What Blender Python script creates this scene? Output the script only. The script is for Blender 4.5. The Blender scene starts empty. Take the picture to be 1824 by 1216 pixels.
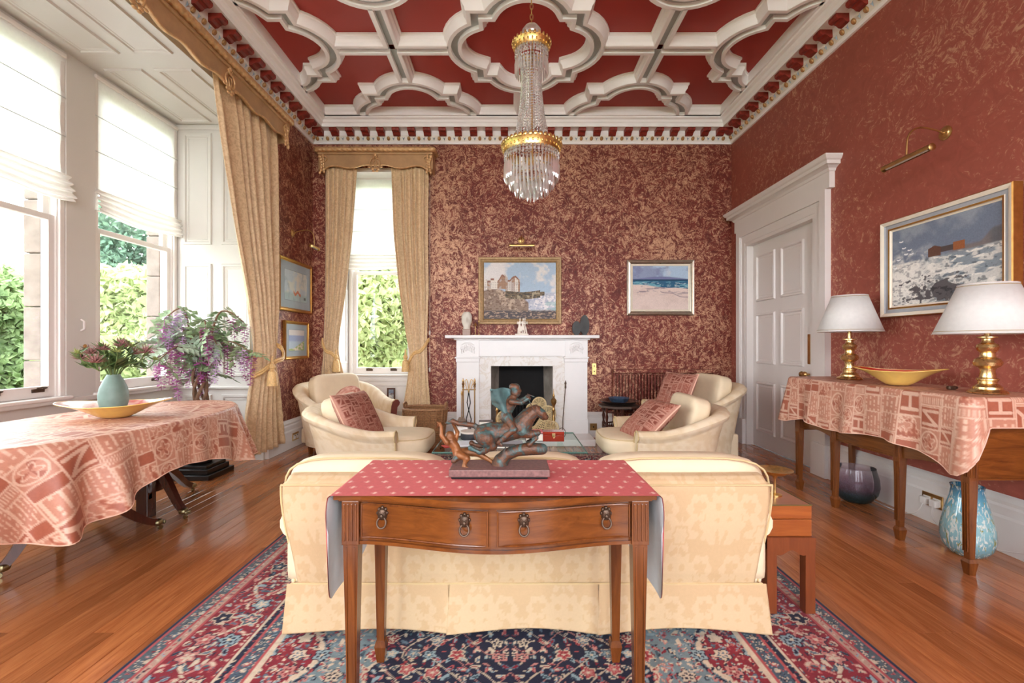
import bpy, bmesh, math, random
import numpy as np
from mathutils import Vector, Matrix, Euler
scene = bpy.context.scene
COL = scene.collection
PI = math.pi
random.seed(7)

# ------------------------------------------------------------------ camera
cd = bpy.data.cameras.new('camera'); cam = bpy.data.objects.new('camera', cd); COL.objects.link(cam)
cam.location = (0, 0, 1.2); cam.rotation_euler = (PI/2, 0, 0)
cd.sensor_width = 36.0; cd.lens = 811.0/1824*36; cd.shift_x = 3/1824; cd.shift_y = 6/1824
cd.clip_start = 0.05; cd.clip_end = 300
scene.camera = cam

# ------------------------------------------------------------------ overcast sky
w = bpy.data.worlds.new('overcast_sky'); scene.world = w; w.use_nodes = True
bgn = w.node_tree.nodes['Background']
bgn.inputs['Color'].default_value = (0.90, 0.955, 1.0, 1); bgn.inputs['Strength'].default_value = 7.6

# daylight arriving through the windows: portals guide the sky light. Three
# added fill lights at the unseen rear wall brighten the room
def area(name, loc, rot, sx, sy, power, color=(1, 1, 1), portal=False):
    ld = bpy.data.lights.new(name, 'AREA'); ld.shape = 'RECTANGLE'; ld.size = sx; ld.size_y = sy
    ld.energy = power; ld.color = color
    if portal: ld.cycles.is_portal = True
    o = bpy.data.objects.new(name, ld); COL.objects.link(o); o.location = loc; o.rotation_euler = rot
    return o
for k, yc in enumerate((0.7, 1.9, 3.1, 4.3)):
    area('bay_window_daylight_portal', (-3.66, yc, 1.62), (0, -PI/2, 0), 1.5, 1.0, 1, portal=True)
area('back_window_daylight_portal', (-1.75, 6.36, 1.7), (-PI/2, 0, 0), 0.9, 2.0, 1, portal=True)
for xc in (-1.6, 0.15, 1.9):
    area('rear_fill_light', (xc, -2.5, 2.95), (PI/2-0.12, 0, 0), 1.3, 1.5, 24, (0.98, 0.98, 1.0))

vs = scene.view_settings
vs.view_transform = 'Standard'; vs.look = 'None'; vs.gamma = 1.0; vs.exposure = 0.72
vs.use_curve_mapping = False

# ------------------------------------------------------------------ helpers
def lin(c):
    return tuple(((v/255)/12.92 if v/255 <= 0.04045 else ((v/255+0.055)/1.055)**2.4) for v in c)
def L4(c): return (*lin(c), 1.0)

class MB:
    """collects shapes, then links them as one mesh object"""
    def __init__(s): s.v = []; s.f = []; s.m = []
    def add(s, verts, faces, mi=0, M=None):
        b = len(s.v)
        if M is not None: verts = [M @ Vector(p) for p in verts]
        s.v.extend([tuple(p) for p in verts]); s.f.extend([tuple(i+b for i in f) for f in faces]); s.m.extend([mi]*len(faces)); return s
    def box(s, x0, x1, y0, y1, z0, z1, mi=0, M=None):
        v = [(x0,y0,z0),(x1,y0,z0),(x1,y1,z0),(x0,y1,z0),(x0,y0,z1),(x1,y0,z1),(x1,y1,z1),(x0,y1,z1)]
        return s.add(v, [(0,3,2,1),(4,5,6,7),(0,1,5,4),(1,2,6,5),(2,3,7,6),(3,0,4,7)], mi, M)
    def rbox(s, x0, x1, y0, y1, z0, z1, r=0.005, mi=0, M=None, seg=2):
        bm = bmesh.new(); bmesh.ops.create_cube(bm, size=1)
        for v in bm.verts:
            v.co = Vector(((x0+x1)/2+v.co.x*(x1-x0), (y0+y1)/2+v.co.y*(y1-y0), (z0+z1)/2+v.co.z*(z1-z0)))
        r = min(r, 0.45*min(abs(x1-x0), abs(y1-y0), abs(z1-z0)))
        bmesh.ops.bevel(bm, geom=list(bm.edges), offset=r, segments=seg, affect='EDGES', profile=0.5)
        bm.verts.ensure_lookup_table()
        s.add([v.co.copy() for v in bm.verts], [[v.index for v in f.verts] for f in bm.faces], mi, M); bm.free(); return s
    def frus(s, c, w0, w1, z0, z1, mi=0, M=None, d0=None, d1=None):
        d0 = w0 if d0 is None else d0; d1 = w1 if d1 is None else d1
        x, y = c
        v = [(x-w0,y-d0,z0),(x+w0,y-d0,z0),(x+w0,y+d0,z0),(x-w0,y+d0,z0),(x-w1,y-d1,z1),(x+w1,y-d1,z1),(x+w1,y+d1,z1),(x-w1,y+d1,z1)]
        return s.add(v, [(0,3,2,1),(4,5,6,7),(0,1,5,4),(1,2,6,5),(2,3,7,6),(3,0,4,7)], mi, M)
    def grid(s, P, close_u=False, close_v=False, mi=0, M=None, flip=False):
        """P: array (nu,nv,3)"""
        nu, nv = P.shape[:2]; fs = []
        for i in range(nu if close_u else nu-1):
            for j in range(nv if close_v else nv-1):
                a = i*nv+j; b = ((i+1) % nu)*nv+j; c = ((i+1) % nu)*nv+(j+1) % nv; d = i*nv+(j+1) % nv
                fs.append((a,d,c,b) if flip else (a,b,c,d))
        return s.add([tuple(p) for p in P.reshape(-1,3)], fs, mi, M)
    def lathe(s, prof, c=(0,0,0), n=24, mi=0, M=None, cap=True):
        """prof: list of (r,z)"""
        v = []; fs = []
        for r, z in prof:
            for k in range(n):
                a = 2*PI*k/n; v.append((c[0]+r*math.cos(a), c[1]+r*math.sin(a), c[2]+z))
        for i in range(len(prof)-1):
            for k in range(n):
                k2 = (k+1) % n; fs.append((i*n+k, i*n+k2, (i+1)*n+k2, (i+1)*n+k))
        if cap:
            if prof[0][0] > 1e-4: fs.append(tuple(reversed(range(n))))
            if prof[-1][0] > 1e-4: fs.append(tuple(range((len(prof)-1)*n, len(prof)*n)))
        return s.add(v, fs, mi, M)
    def tube(s, pts, r, n=8, closed=False, mi=0, M=None, caps=True):
        pts = [Vector(p) for p in pts]; N = len(pts)
        rs = r if isinstance(r, (list, tuple)) else [r]*N
        v = []; fs = []; up = None
        for i, p in enumerate(pts):
            if closed: t = pts[(i+1) % N]-pts[i-1]
            else: t = pts[min(i+1, N-1)]-pts[max(i-1, 0)]
            if t.length < 1e-9: t = Vector((0,0,1))
            t.normalize()
            if up is None:
                up = Vector((0,0,1)) if abs(t.z) < 0.9 else Vector((1,0,0))
            a = up-t*up.dot(t)
            if a.length < 1e-6: a = Vector((1,0,0))-t*t.x
            a.normalize(); up = a; b = t.cross(a)
            for k in range(n):
                an = 2*PI*k/n; v.append(p+(a*math.cos(an)+b*math.sin(an))*rs[i])
        for i in range(N if closed else N-1):
            i2 = (i+1) % N
            for k in range(n):
                k2 = (k+1) % n; fs.append((i*n+k, i*n+k2, i2*n+k2, i2*n+k))
        if caps and not closed:
            fs.append(tuple(reversed(range(n)))); fs.append(tuple(range((N-1)*n, N*n)))
        return s.add(v, fs, mi, M)
    def prism(s, poly, d, mi=0, M=None):
        """poly in xy, extruded along z from 0 to d"""
        n = len(poly)
        v = [(p[0],p[1],0) for p in poly]+[(p[0],p[1],d) for p in poly]
        fs = [tuple(reversed(range(n))), tuple(range(n,2*n))]+[(i,(i+1)%n,n+(i+1)%n,n+i) for i in range(n)]
        return s.add(v, fs, mi, M)
    def sball(s, c, r, e=2.0, n=6, mi=0, M=None):
        """rounded block / ellipsoid; e=2 sphere, larger e squarer"""
        rx, ry, rz = r if isinstance(r, (tuple, list)) else (r,r,r)
        for ax in range(3):
            for sg in (-1,1):
                P = np.zeros((n+1,n+1,3)); t = np.tan(np.linspace(-1,1,n+1)*PI/4)
                U, V = np.meshgrid(t, t, indexing='ij')
                P[...,ax] = sg; P[...,(ax+1)%3] = U; P[...,(ax+2)%3] = V
                q = (np.abs(P)**e).sum(-1)**(1/e); P = P/q[...,None]
                P = P*np.array([rx,ry,rz])+np.array(c)
                s.grid(P, mi=mi, M=M, flip=(sg < 0))
        return s
    def merge(s, dist=1e-5):
        s._merge = dist; return s
    def build(s, name, mat, parent=None, smooth=None, loc=None, rot=None, merge=None):
        me = bpy.data.meshes.new(name); me.from_pydata(s.v, [], s.f)
        mats = mat if isinstance(mat, (list, tuple)) else [mat]
        for m in mats: me.materials.append(m)
        if len(mats) > 1: me.polygons.foreach_set('material_index', s.m)
        if merge:
            bm = bmesh.new(); bm.from_mesh(me); bmesh.ops.remove_doubles(bm, verts=bm.verts, dist=merge)
            bmesh.ops.recalc_face_normals(bm, faces=bm.faces); bm.to_mesh(me); bm.free()
        if smooth:
            me.polygons.foreach_set('use_smooth', [True]*len(me.polygons))
            if smooth < 179: me.set_sharp_from_angle(angle=math.radians(smooth))
        me.update()
        return link(name, me, parent, loc, rot)

def link(name, me, parent=None, loc=None, rot=None):
    o = bpy.data.objects.new(name, me); COL.objects.link(o)
    if parent is not None: o.parent = parent
    if loc is not None: o.location = loc
    if rot is not None: o.rotation_euler = rot
    return o
def tag(o, label, cat, group=None, kind=None):
    o['label'] = label; o['category'] = cat
    if group: o['group'] = group
    if kind: o['kind'] = kind
    return o
def thing(name, label, cat, loc=(0,0,0), rz=0.0, group=None):
    o = bpy.data.objects.new(name, None); COL.objects.link(o)
    o.location = loc; o.rotation_euler = (0,0,rz); o.empty_display_size = 0.1
    return tag(o, label, cat, group)
def struct(o, label=None, cat=None):
    o['kind'] = 'structure'
    if label: o['label'] = label
    if cat: o['category'] = cat
    return o
def colorattr(o, cols, name='print'):
    """flat print: one colour per vertex (linear rgb)"""
    me = o.data
    a = me.color_attributes.new(name, 'FLOAT_COLOR', 'POINT')
    c = np.ones((len(me.vertices), 4), dtype=np.float32); c[:, :3] = cols
    a.data.foreach_set('color', c.ravel())
def npl(c): return np.array(lin(c))
def bez(p0, p1, p2, p3, n=12):
    out = []
    for i in range(n+1):
        t = i/n; out.append(Vector(p0)*(1-t)**3+Vector(p1)*3*t*(1-t)**2+Vector(p2)*3*t*t*(1-t)+Vector(p3)*t**3)
    return out
def spline(pts, n=8):
    """catmull-rom through pts"""
    P = [Vector(p) for p in pts]; out = []
    for i in range(len(P)-1):
        a = P[max(i-1,0)]; b = P[i]; c = P[i+1]; d = P[min(i+2,len(P)-1)]
        for k in range(n):
            t = k/n
            out.append(0.5*((2*b)+(c-a)*t+(2*a-5*b+4*c-d)*t*t+(3*b-a-3*c+d)*t**3))
    out.append(P[-1]); return out
def T(x=0, y=0, z=0, rz=0, rx=0, ry=0):
    return Matrix.Translation((x,y,z)) @ Euler((rx,ry,rz)).to_matrix().to_4x4()
# ------------------------------------------------------------------ materials
class NT:
    def __init__(s, name):
        s.mat = bpy.data.materials.new(name); s.mat.use_nodes = True
        s.t = s.mat.node_tree; s.p = s.t.nodes['Principled BSDF']; s.out = s.t.nodes['Material Output']
    def n(s, typ, **kw):
        nd = s.t.nodes.new(typ)
        for k, v in kw.items():
            if k.startswith('i_'):
                key = k[2:]; key = int(key) if key.isdigit() else key.replace('_', ' ')
                sock = nd.inputs[key]
                if hasattr(v, 'is_output') or isinstance(v, bpy.types.NodeSocket): s.t.links.new(v, sock)
                else: sock.default_value = v
            else: setattr(nd, k, v)
        return nd
    def l(s, a, b): s.t.links.new(a, b)
    def set(s, **kw):
        for k, v in kw.items():
            sock = s.p.inputs[k.replace('_', ' ')]
            if isinstance(v, bpy.types.NodeSocket): s.l(v, sock)
            else: sock.default_value = v
        return s
    def coord(s, scale=(1,1,1), rot=(0,0,0), kind='Object'):
        tc = s.n('ShaderNodeTexCoord'); mp = s.n('ShaderNodeMapping')
        if kind == 'Position':
            g = s.n('ShaderNodeNewGeometry'); s.l(g.outputs['Position'], mp.inputs['Vector'])
        else: s.l(tc.outputs[kind], mp.inputs['Vector'])
        mp.inputs['Scale'].default_value = scale; mp.inputs['Rotation'].default_value = rot
        return mp.outputs['Vector']
    def noise(s, vec, scale, detail=3, rough=0.55, dist=0.0):
        nd = s.n('ShaderNodeTexNoise'); s.l(vec, nd.inputs['Vector'])
        nd.inputs['Scale'].default_value = scale; nd.inputs['Detail'].default_value = detail
        nd.inputs['Roughness'].default_value = rough; nd.inputs['Distortion'].default_value = dist
        return nd.outputs['Fac']
    def ramp(s, fac, stops, interp='LINEAR'):
        nd = s.n('ShaderNodeValToRGB'); s.l(fac, nd.inputs['Fac']); nd.color_ramp.interpolation = interp
        el = nd.color_ramp.elements
        while len(el) < len(stops): el.new(0.5)
        for e, (p, c) in zip(el, stops):
            e.position = p; e.color = c if len(c) == 4 else (*c, 1)
        return nd.outputs['Color']
    def mix(s, fac, a, b, mode='MIX'):
        nd = s.n('ShaderNodeMix', data_type='RGBA', blend_type=mode)
        for v, k in ((fac, 0), (a, 6), (b, 7)):
            if isinstance(v, bpy.types.NodeSocket): s.l(v, nd.inputs[k])
            else: nd.inputs[k].default_value = v
        return nd.outputs[2]
    def math(s, op, a, b=0.0, clamp=False):
        nd = s.n('ShaderNodeMath', operation=op, use_clamp=clamp)
        for v, k in ((a, 0), (b, 1)):
            if isinstance(v, bpy.types.NodeSocket): s.l(v, nd.inputs[k])
            else: nd.inputs[k].default_value = v
        return nd.outputs[0]
    def bump(s, h, strength=0.2, dist=0.01):
        nd = s.n('ShaderNodeBump'); s.l(h, nd.inputs['Height'])
        nd.inputs['Strength'].default_value = strength; nd.inputs['Distance'].default_value = dist
        s.l(nd.outputs['Normal'], s.p.inputs['Normal']); return s

def plain(name, c, rough=0.5, metal=0.0, var=0.06, scale=14, bump=0.0, bscale=60, spec=0.5, coat=0.0, sheen=0.0):
    m = NT(name); v = m.coord()
    f = m.noise(v, scale, 4)
    a = tuple(max(0, x*(1-var)) for x in lin(c)); b = tuple(min(1, x*(1+var)) for x in lin(c))
    m.set(Base_Color=m.ramp(f, [(0.3, a), (0.7, b)]), Roughness=rough, Metallic=metal)
    m.p.inputs['Specular IOR Level'].default_value = spec
    if coat: m.p.inputs['Coat Weight'].default_value = coat; m.p.inputs['Coat Roughness'].default_value = 0.12
    if sheen: m.p.inputs['Sheen Weight'].default_value = sheen
    if bump: m.bump(m.noise(v, bscale, 3), bump, 0.004)
    return m.mat
def printed(name, rough=0.8, bump=0.0, bscale=250, sheen=0.0, spec=0.3, attr='print', var=0.08, vscale=90):
    m = NT(name); a = m.n('ShaderNodeAttribute', attribute_name=attr)
    v = m.coord(); f = m.noise(v, vscale, 2)
    col = m.mix(1.0, a.outputs['Color'], m.ramp(f, [(0.3, (1-var,)*3), (0.7, (1+var*0.4,)*3)]), 'MULTIPLY')
    m.set(Base_Color=col, Roughness=rough); m.p.inputs['Specular IOR Level'].default_value = spec
    if sheen: m.p.inputs['Sheen Weight'].default_value = sheen
    if bump: m.bump(m.noise(v, bscale, 2), bump, 0.002)
    return m.mat
def wood(name, c1, c2, rough=0.3, axis='Z', scale=6, coat=0.3, grain=14.0):
    m = NT(name)
    sc = {'X': (0.12,1,1), 'Y': (1,0.12,1), 'Z': (1,1,0.12)}[axis]
    v = m.coord(sc)
    f1 = m.noise(v, scale*grain/3, 5, 0.6, 1.2); f2 = m.noise(v, scale*0.5, 3, 0.5, 0.6)
    col = m.ramp(f1, [(0.25, lin(c1)), (0.75, lin(c2))])
    col = m.mix(m.math('MULTIPLY', f2, 0.55), col, L4(tuple(x*0.62 for x in c1)))
    m.set(Base_Color=col, Roughness=rough); m.p.inputs['Coat Weight'].default_value = coat
    m.p.inputs['Coat Roughness'].default_value = 0.1
    return m.mat
def metal(name, c, rough=0.25, var=0.12, scale=25):
    m = NT(name); v = m.coord(); f = m.noise(v, scale, 4)
    a = tuple(x*(1-var) for x in lin(c)); b = tuple(min(1, x*(1+var)) for x in lin(c))
    m.set(Base_Color=m.ramp(f, [(0.3, a), (0.7, b)]), Metallic=1.0)
    m.set(Roughness=m.math('ADD', m.math('MULTIPLY', f, 0.15), rough-0.07))
    return m.mat
def wallpaper(name, thr, base=(122, 44, 34), gold=(206, 150, 112), bump=0.1, scale=17, dist=1.9, bigw=0.16, tv=0.16):
    m = NT(name); v = m.coord(kind='Position')
    big = m.noise(v, 0.9, 2)
    warp = m.n('ShaderNodeTexNoise'); m.l(v, warp.inputs['Vector']); warp.inputs['Scale'].default_value = 5.0; warp.inputs['Detail'].default_value = 2
    va = m.n('ShaderNodeVectorMath', operation='MULTIPLY_ADD'); m.l(warp.outputs['Color'], va.inputs[0])
    va.inputs[1].default_value = (0.22, 0.22, 0.22); m.l(v, va.inputs[2])
    f1 = m.noise(va.outputs[0], scale, 5, 0.68, dist)
    f2 = m.noise(va.outputs[0], 7, 3, 0.6, 2.4)
    s = m.math('ADD', m.math('MULTIPLY', f1, 0.62), m.math('MULTIPLY', f2, 0.3))
    s = m.math('ADD', s, m.math('MULTIPLY', big, bigw))
    k = m.ramp(s, [(thr-0.015, (0,0,0)), (thr+0.02, (0.42,)*3), (thr+0.055, (0.85,)*3), (thr+0.12, (1,1,1))])
    redv = m.ramp(f2, [(0.3, lin(tuple(x*(1-tv) for x in base))), (0.7, lin(tuple(min(255, x*(1+tv)) for x in base)))])
    col = m.mix(k, redv, L4(gold))
    m.set(Base_Color=col, Metallic=m.math('MULTIPLY', k, 0.35), Roughness=m.math('SUBTRACT', 0.52, m.math('MULTIPLY', k, 0.12)))
    m.p.inputs['Specular IOR Level'].default_value = 0.35
    m.bump(s, bump, 0.004)
    return m.mat
def glass(name, c=(1,1,1), rough=0.0, ior=1.5, thin=False):
    m = NT(name); m.set(Base_Color=(*c, 1), Roughness=rough, IOR=ior); m.p.inputs['Transmission Weight'].default_value = 1.0
    if thin:
        # window pane: mostly clear with a faint reflection
        tr = m.n('ShaderNodeBsdfTransparent'); gl = m.n('ShaderNodeBsdfGlossy'); gl.inputs['Roughness'].default_value = 0.02
        tr.inputs['Color'].default_value = (*c, 1)
        mx = m.n('ShaderNodeMixShader'); mx.inputs[0].default_value = 0.03; m.l(tr.outputs[0], mx.inputs[1]); m.l(gl.outputs[0], mx.inputs[2])
        m.l(mx.outputs[0], m.out.inputs['Surface'])
    return m.mat
def translucent(name, c, fac=0.5, c2=None, scale=40):
    m = NT(name); v = m.coord(); f = m.noise(v, scale, 2)
    col = m.ramp(f, [(0.3, tuple(x*0.95 for x in lin(c))), (0.7, lin(c))])
    d = m.n('ShaderNodeBsdfDiffuse'); t = m.n('ShaderNodeBsdfTranslucent'); m.l(col, d.inputs[0])
    if c2 is None: m.l(col, t.inputs[0])
    else: t.inputs[0].default_value = L4(c2)
    mx = m.n('ShaderNodeMixShader'); mx.inputs[0].default_value = fac
    m.l(d.outputs[0], mx.inputs[1]); m.l(t.outputs[0], mx.inputs[2]); m.l(mx.outputs[0], m.out.inputs['Surface'])
    return m.mat

M_paper = wallpaper('red_gold_wallpaper', 0.543, base=(114, 44, 34), gold=(206, 160, 128), scale=29)
M_paper_r = wallpaper('red_gold_wallpaper_sparse', 0.648, base=(156, 82, 68), gold=(200, 152, 124), bump=0.03, dist=1.2, bigw=0.30, scale=30, tv=0.05)
M_ceil_red = plain('ceiling_red_paint', (166, 50, 40), 0.55, var=0.05, scale=1.2)
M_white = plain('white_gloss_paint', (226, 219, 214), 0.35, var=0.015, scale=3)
M_white_bay_dimmed = plain('white_paint_dimmed_bay', (206, 200, 194), 0.4, var=0.015, scale=3)  # same white paint, greyed to tone down the bright sky light in the bay
M_plaster = plain('white_plaster', (246, 242, 240), 0.6, var=0.02, scale=4)
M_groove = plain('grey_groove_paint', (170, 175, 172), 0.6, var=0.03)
M_modill = plain('modillion_red_gold_paint', (136, 44, 32), 0.45, var=0.35, scale=22)
M_eggs = plain('gilt_egg_paint', (178, 132, 82), 0.4, 0.3, var=0.2, scale=40)
M_blueleaf = plain('blue_leaf_paint', (150, 164, 176), 0.6, var=0.15, scale=40)
M_cream_band = plain('cream_cornice_paint', (236, 230, 220), 0.6, var=0.04, scale=30)
M_gilt = plain('gilt_pelmet_paint', (186, 148, 106), 0.42, 0.25, var=0.12, scale=9, bump=0.1)
M_gilt_hi = plain('gilt_carving', (206, 164, 116), 0.38, 0.35, var=0.22, scale=30, bump=0.2)
def curtain_mat():
    m = NT('gold_damask_curtain'); v = m.coord(kind='Position')
    f = m.noise(v, 22, 4, 0.6, 1.6); f2 = m.noise(m.coord((1,1,0.12), kind='Position'), 120, 2)
    col = m.ramp(f, [(0.42, lin((204, 172, 132))), (0.56, lin((222, 193, 152)))])
    m.set(Base_Color=col, Roughness=0.55); m.p.inputs['Sheen Weight'].default_value = 0.25
    m.bump(f2, 0.12, 0.003); return m.mat
M_curtain = curtain_mat()
M_tassel = plain('gold_tassel_silk', (222, 182, 122), 0.55, var=0.2, scale=80, bump=0.5, bscale=160)
M_blind = translucent('white_sheer_blind', (240, 238, 234), 0.40)
M_glass = glass('window_glass', (0.97, 0.99, 0.98), thin=True)
M_stone = plain('sandstone', (124, 108, 100), 0.85, var=0.2, scale=9, bump=0.4, bscale=30)
M_brass = metal('polished_brass', (224, 194, 138), 0.27)
M_brass_soft = metal('aged_brass', (196, 160, 104), 0.32)
M_gold = metal('gilt_metal', (226, 194, 126), 0.32, 0.25, 50)
M_bronze_dk = plain('dark_bronze_fitting', (84, 64, 50), 0.42, 0.6, var=0.3, scale=60)
M_iron = plain('black_iron', (32, 30, 30), 0.45, 0.6)
M_mahog = wood('mahogany', (92, 46, 18), (142, 80, 34), 0.24, coat=0.15)
M_mahog_x = wood('mahogany_crosswise', (90, 44, 14), (150, 84, 32), 0.22, 'X', coat=0.15)
M_mahog_y = wood('mahogany_lengthwise', (92, 48, 18), (144, 84, 36), 0.24, 'Y', coat=0.15)
M_walnutd = wood('dark_mahogany', (64, 28, 20), (92, 44, 30), 0.25)
M_cherry = wood('cherry_box_wood', (150, 74, 28), (186, 104, 48), 0.3, 'X')
M_stand = wood('chestnut_stand_wood', (118, 56, 26), (148, 78, 40), 0.35)
M_floor = None
def floor_mat():
    m = NT('polished_oak_boards')
    oi = m.n('ShaderNodeObjectInfo'); v = m.coord((1, 0.07, 1), kind='Position')
    off = m.n('ShaderNodeVectorMath', operation='ADD'); m.l(v, off.inputs[0])
    sc = m.n('ShaderNodeVectorMath', operation='SCALE'); sc.inputs[0].default_value = (7, 3, 5); m.l(oi.outputs['Random'], sc.inputs[3]); m.l(sc.outputs[0], off.inputs[1])
    f = m.noise(off.outputs[0], 34, 5, 0.6, 1.5); f2 = m.noise(off.outputs[0], 9, 3, 0.5, 0.8)
    col = m.ramp(f, [(0.28, lin((150, 88, 50))), (0.72, lin((200, 130, 80)))])
    tone = m.ramp(oi.outputs['Random'], [(0.0, (0.66, 0.62, 0.6)), (0.5, (1.0, 1.0, 1.0)), (1.0, (1.22, 1.16, 1.08))])
    col = m.mix(1.0, col, tone, 'MULTIPLY')
    col = m.mix(m.math('MULTIPLY', f2, 0.5), col, L4((150, 82, 42)))
    big = m.noise(m.coord(kind='Position'), 2.2, 3)
    m.set(Base_Color=col, Roughness=m.math('ADD', m.math('MULTIPLY', big, 0.16), 0.12))
    m.p.inputs['Coat Weight'].default_value = 0.35; m.p.inputs['Coat Roughness'].default_value = 0.1
    m.bump(m.math('ADD', m.math('MULTIPLY', f, 0.3), big), 0.06, 0.004); return m.mat
M_floor = floor_mat()
M_cloth = printed('terracotta_letter_print', 0.5, 0.1, spec=0.5)
M_cushionprint = printed('terracotta_cushion_print', 0.8, 0.15)
M_runner = printed('pink_fleur_runner', 0.7, 0.1)
M_lining = plain('blue_grey_lining', (220, 227, 230), 0.7, var=0.04, scale=20)
M_damask = printed('cream_damask', 0.6, 0.12, 300, var=0.03)
M_cream = plain('cream_upholstery', (227, 207, 175), 0.62, var=0.035, scale=12, bump=0.12, bscale=300)
M_piping = plain('cream_piping', (206, 180, 134), 0.65)
M_rug = printed('persian_rug_pile', 0.95, 0.5, 260, 0.1, 0.1, var=0.14, vscale=260)
M_canvas = printed('painted_canvas', 0.5, 0.25, 180, var=0.12, vscale=120)
M_paper_art = printed('watercolour_paper', 0.6, 0.05, var=0.05)
M_framegilt = metal('gilt_frame', (196, 150, 84), 0.35)
M_framesilver = metal('silver_frame', (196, 186, 172), 0.3)
M_framebronze = plain('bronze_gold_frame', (168, 138, 98), 0.5, 0.3, var=0.2, scale=40, bump=0.3)
M_framewhite = plain('ivory_frame', (232, 220, 200), 0.5)
M_framegrey = plain('grey_frame_slip', (164, 166, 170), 0.6)
M_mat_board = plain('grey_mount_board', (166, 178, 186), 0.85, var=0.03)
def marble_mat():
    m = NT('white_veined_marble'); v = m.coord(kind='Position')
    f = m.noise(v, 3.5, 6, 0.6, 2.5)
    r = m.ramp(f, [(0.46, lin((230, 225, 220))), (0.5, lin((214, 203, 190))), (0.53, lin((228, 222, 216))), (0.62, lin((230, 226, 222)))])
    m.set(Base_Color=r, Roughness=0.3); return m.mat
M_marble = marble_mat()
M_marble_w = plain('white_marble', (236, 233, 231), 0.35, var=0.02, scale=3)
M_soot = plain('sooty_firebox', (14, 12, 12), 0.9, var=0.5, scale=6)
M_firebrick = plain('smoked_marble_jamb', (150, 140, 130), 0.7, var=0.4, scale=5)
M_wicker = plain('brown_wicker', (150, 108, 72), 0.6, var=0.3, scale=60, bump=0.3)
M_rattan = plain('pale_rattan', (214, 192, 146), 0.55, var=0.15, scale=50)
M_shade = translucent('white_lampshade', (240, 238, 234), 0.25)
M_gilttrim = plain('shade_gold_trim', (178, 150, 100), 0.5)
M_crystal = None
def crystal_mat():
    m = NT('cut_crystal'); g = m.n('ShaderNodeBsdfGlass'); g.inputs['IOR'].default_value = 1.5; g.inputs['Roughness'].default_value = 0.03
    gl = m.n('ShaderNodeBsdfGlossy'); gl.inputs['Roughness'].default_value = 0.12; gl.inputs['Color'].default_value = (1,1,1,1)
    d = m.n('ShaderNodeBsdfTranslucent'); d.inputs['Color'].default_value = (0.95, 0.95, 0.95, 1)
    m1 = m.n('ShaderNodeMixShader'); m1.inputs[0].default_value = 0.45; m.l(g.outputs[0], m1.inputs[1]); m.l(gl.outputs[0], m1.inputs[2])
    m2 = m.n('ShaderNodeMixShader'); m2.inputs[0].default_value = 0.42; m.l(m1.outputs[0], m2.inputs[1]); m.l(d.outputs[0], m2.inputs[2])
    m.l(m2.outputs[0], m.out.inputs['Surface']); return m.mat
M_crystal = crystal_mat()
def bowl_mat(name, c, c2):
    m = NT(name); v = m.coord(); f = m.noise(v, 7, 4, 0.6, 0.8)
    m.set(Base_Color=m.ramp(f, [(0.35, lin(c)), (0.7, lin(c2))]), Roughness=0.22); m.p.inputs['Coat Weight'].default_value = 0.6; return m.mat
M_yellowglaze = bowl_mat('yellow_glaze', (236, 200, 104), (222, 184, 104))
M_redglaze = bowl_mat('red_glaze', (190, 40, 26), (206, 60, 36))
M_teal = plain('teal_ceramic', (112, 134, 124), 0.5, var=0.2, scale=9)
M_tealvase = None
# ------------------------------------------------------------------ room shell
XL, XR, YB, YR, ZC = -2.575, 2.88, 5.93, -2.6, 4.15
BX = -3.5                                    # inner face of the bay window wall
BAY0, BAY1, SOF = 0.0, 4.78, 3.506
def rect_rings(mb, O, U, V, N, w, h, prof, fill=True, mi=0, fill_mi=None):
    """moulded rectangle: prof = [(inset, height)], rings joined, optional infill"""
    O, U, V, N = Vector(O), Vector(U), Vector(V), Vector(N); vs = []
    for t, n in prof:
        for a, b in ((t,t),(w-t,t),(w-t,h-t),(t,h-t)): vs.append(O+U*a+V*b+N*n)
    fs = []
    for i in range(len(prof)-1):
        for k in range(4):
            k2 = (k+1) % 4; fs.append((i*4+k, i*4+k2, (i+1)*4+k2, (i+1)*4+k))
    mb.add(vs, fs, mi)
    if fill:
        mb.add(vs[-4:], [(0,1,2,3)], mi if fill_mi is None else fill_mi)
    return mb
X3, Y3, Z3 = Vector((1,0,0)), Vector((0,1,0)), Vector((0,0,1))

# floor: a slab with loose boards laid over the part in view
fl = struct(MB().box(-3.9, 3.2, -2.9, 6.33, -0.12, -0.02).build('floor', M_walnutd), 'polished oak strip floor of the drawing room', 'floor')
PW = 0.088; lens = {}
def plank_mesh(Ln):
    if Ln in lens: return lens[Ln]
    g = 0.0007; b = 0.0016; mb = MB(); wv = PW/2-g; l = Ln/2-g
    v = []
    for z, i in ((-0.02, 0), (-b, 0), (0, b)):
        v += [(-wv+i,-l,z),(wv-i,-l,z),(wv-i,l,z),(-wv+i,l,z)]
    f = [(3,2,1,0),(8,9,10,11)]
    for r in (0,4):
        for k in range(4):
            k2 = (k+1) % 4; f.append((r+k, r+k2, r+4+k2, r+4+k))
    me = bpy.data.meshes.new('plank'); me.from_pydata(v, [], f); me.materials.append(M_floor); lens[Ln] = me; return me
rp = random.Random(3)
nx = int((XR+3.5)/PW)+1
for i in range(nx):
    x = -3.5+PW*(i+0.5); y = 0.9-rp.choice((0.2, 0.6, 1.0, 1.4))
    yend = 5.93 if x > XL else 4.80
    if x > 3.0: continue
    while y < yend-0.05:
        Ln = rp.choice((1.6, 2.0, 2.4)); Ln = min(Ln, round(yend-y, 2))
        if yend-(y+Ln) < 0.3: Ln = round(yend-y, 3)
        link('plank', plank_mesh(Ln), fl, (x, y+Ln/2, 0)); y += Ln
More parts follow.
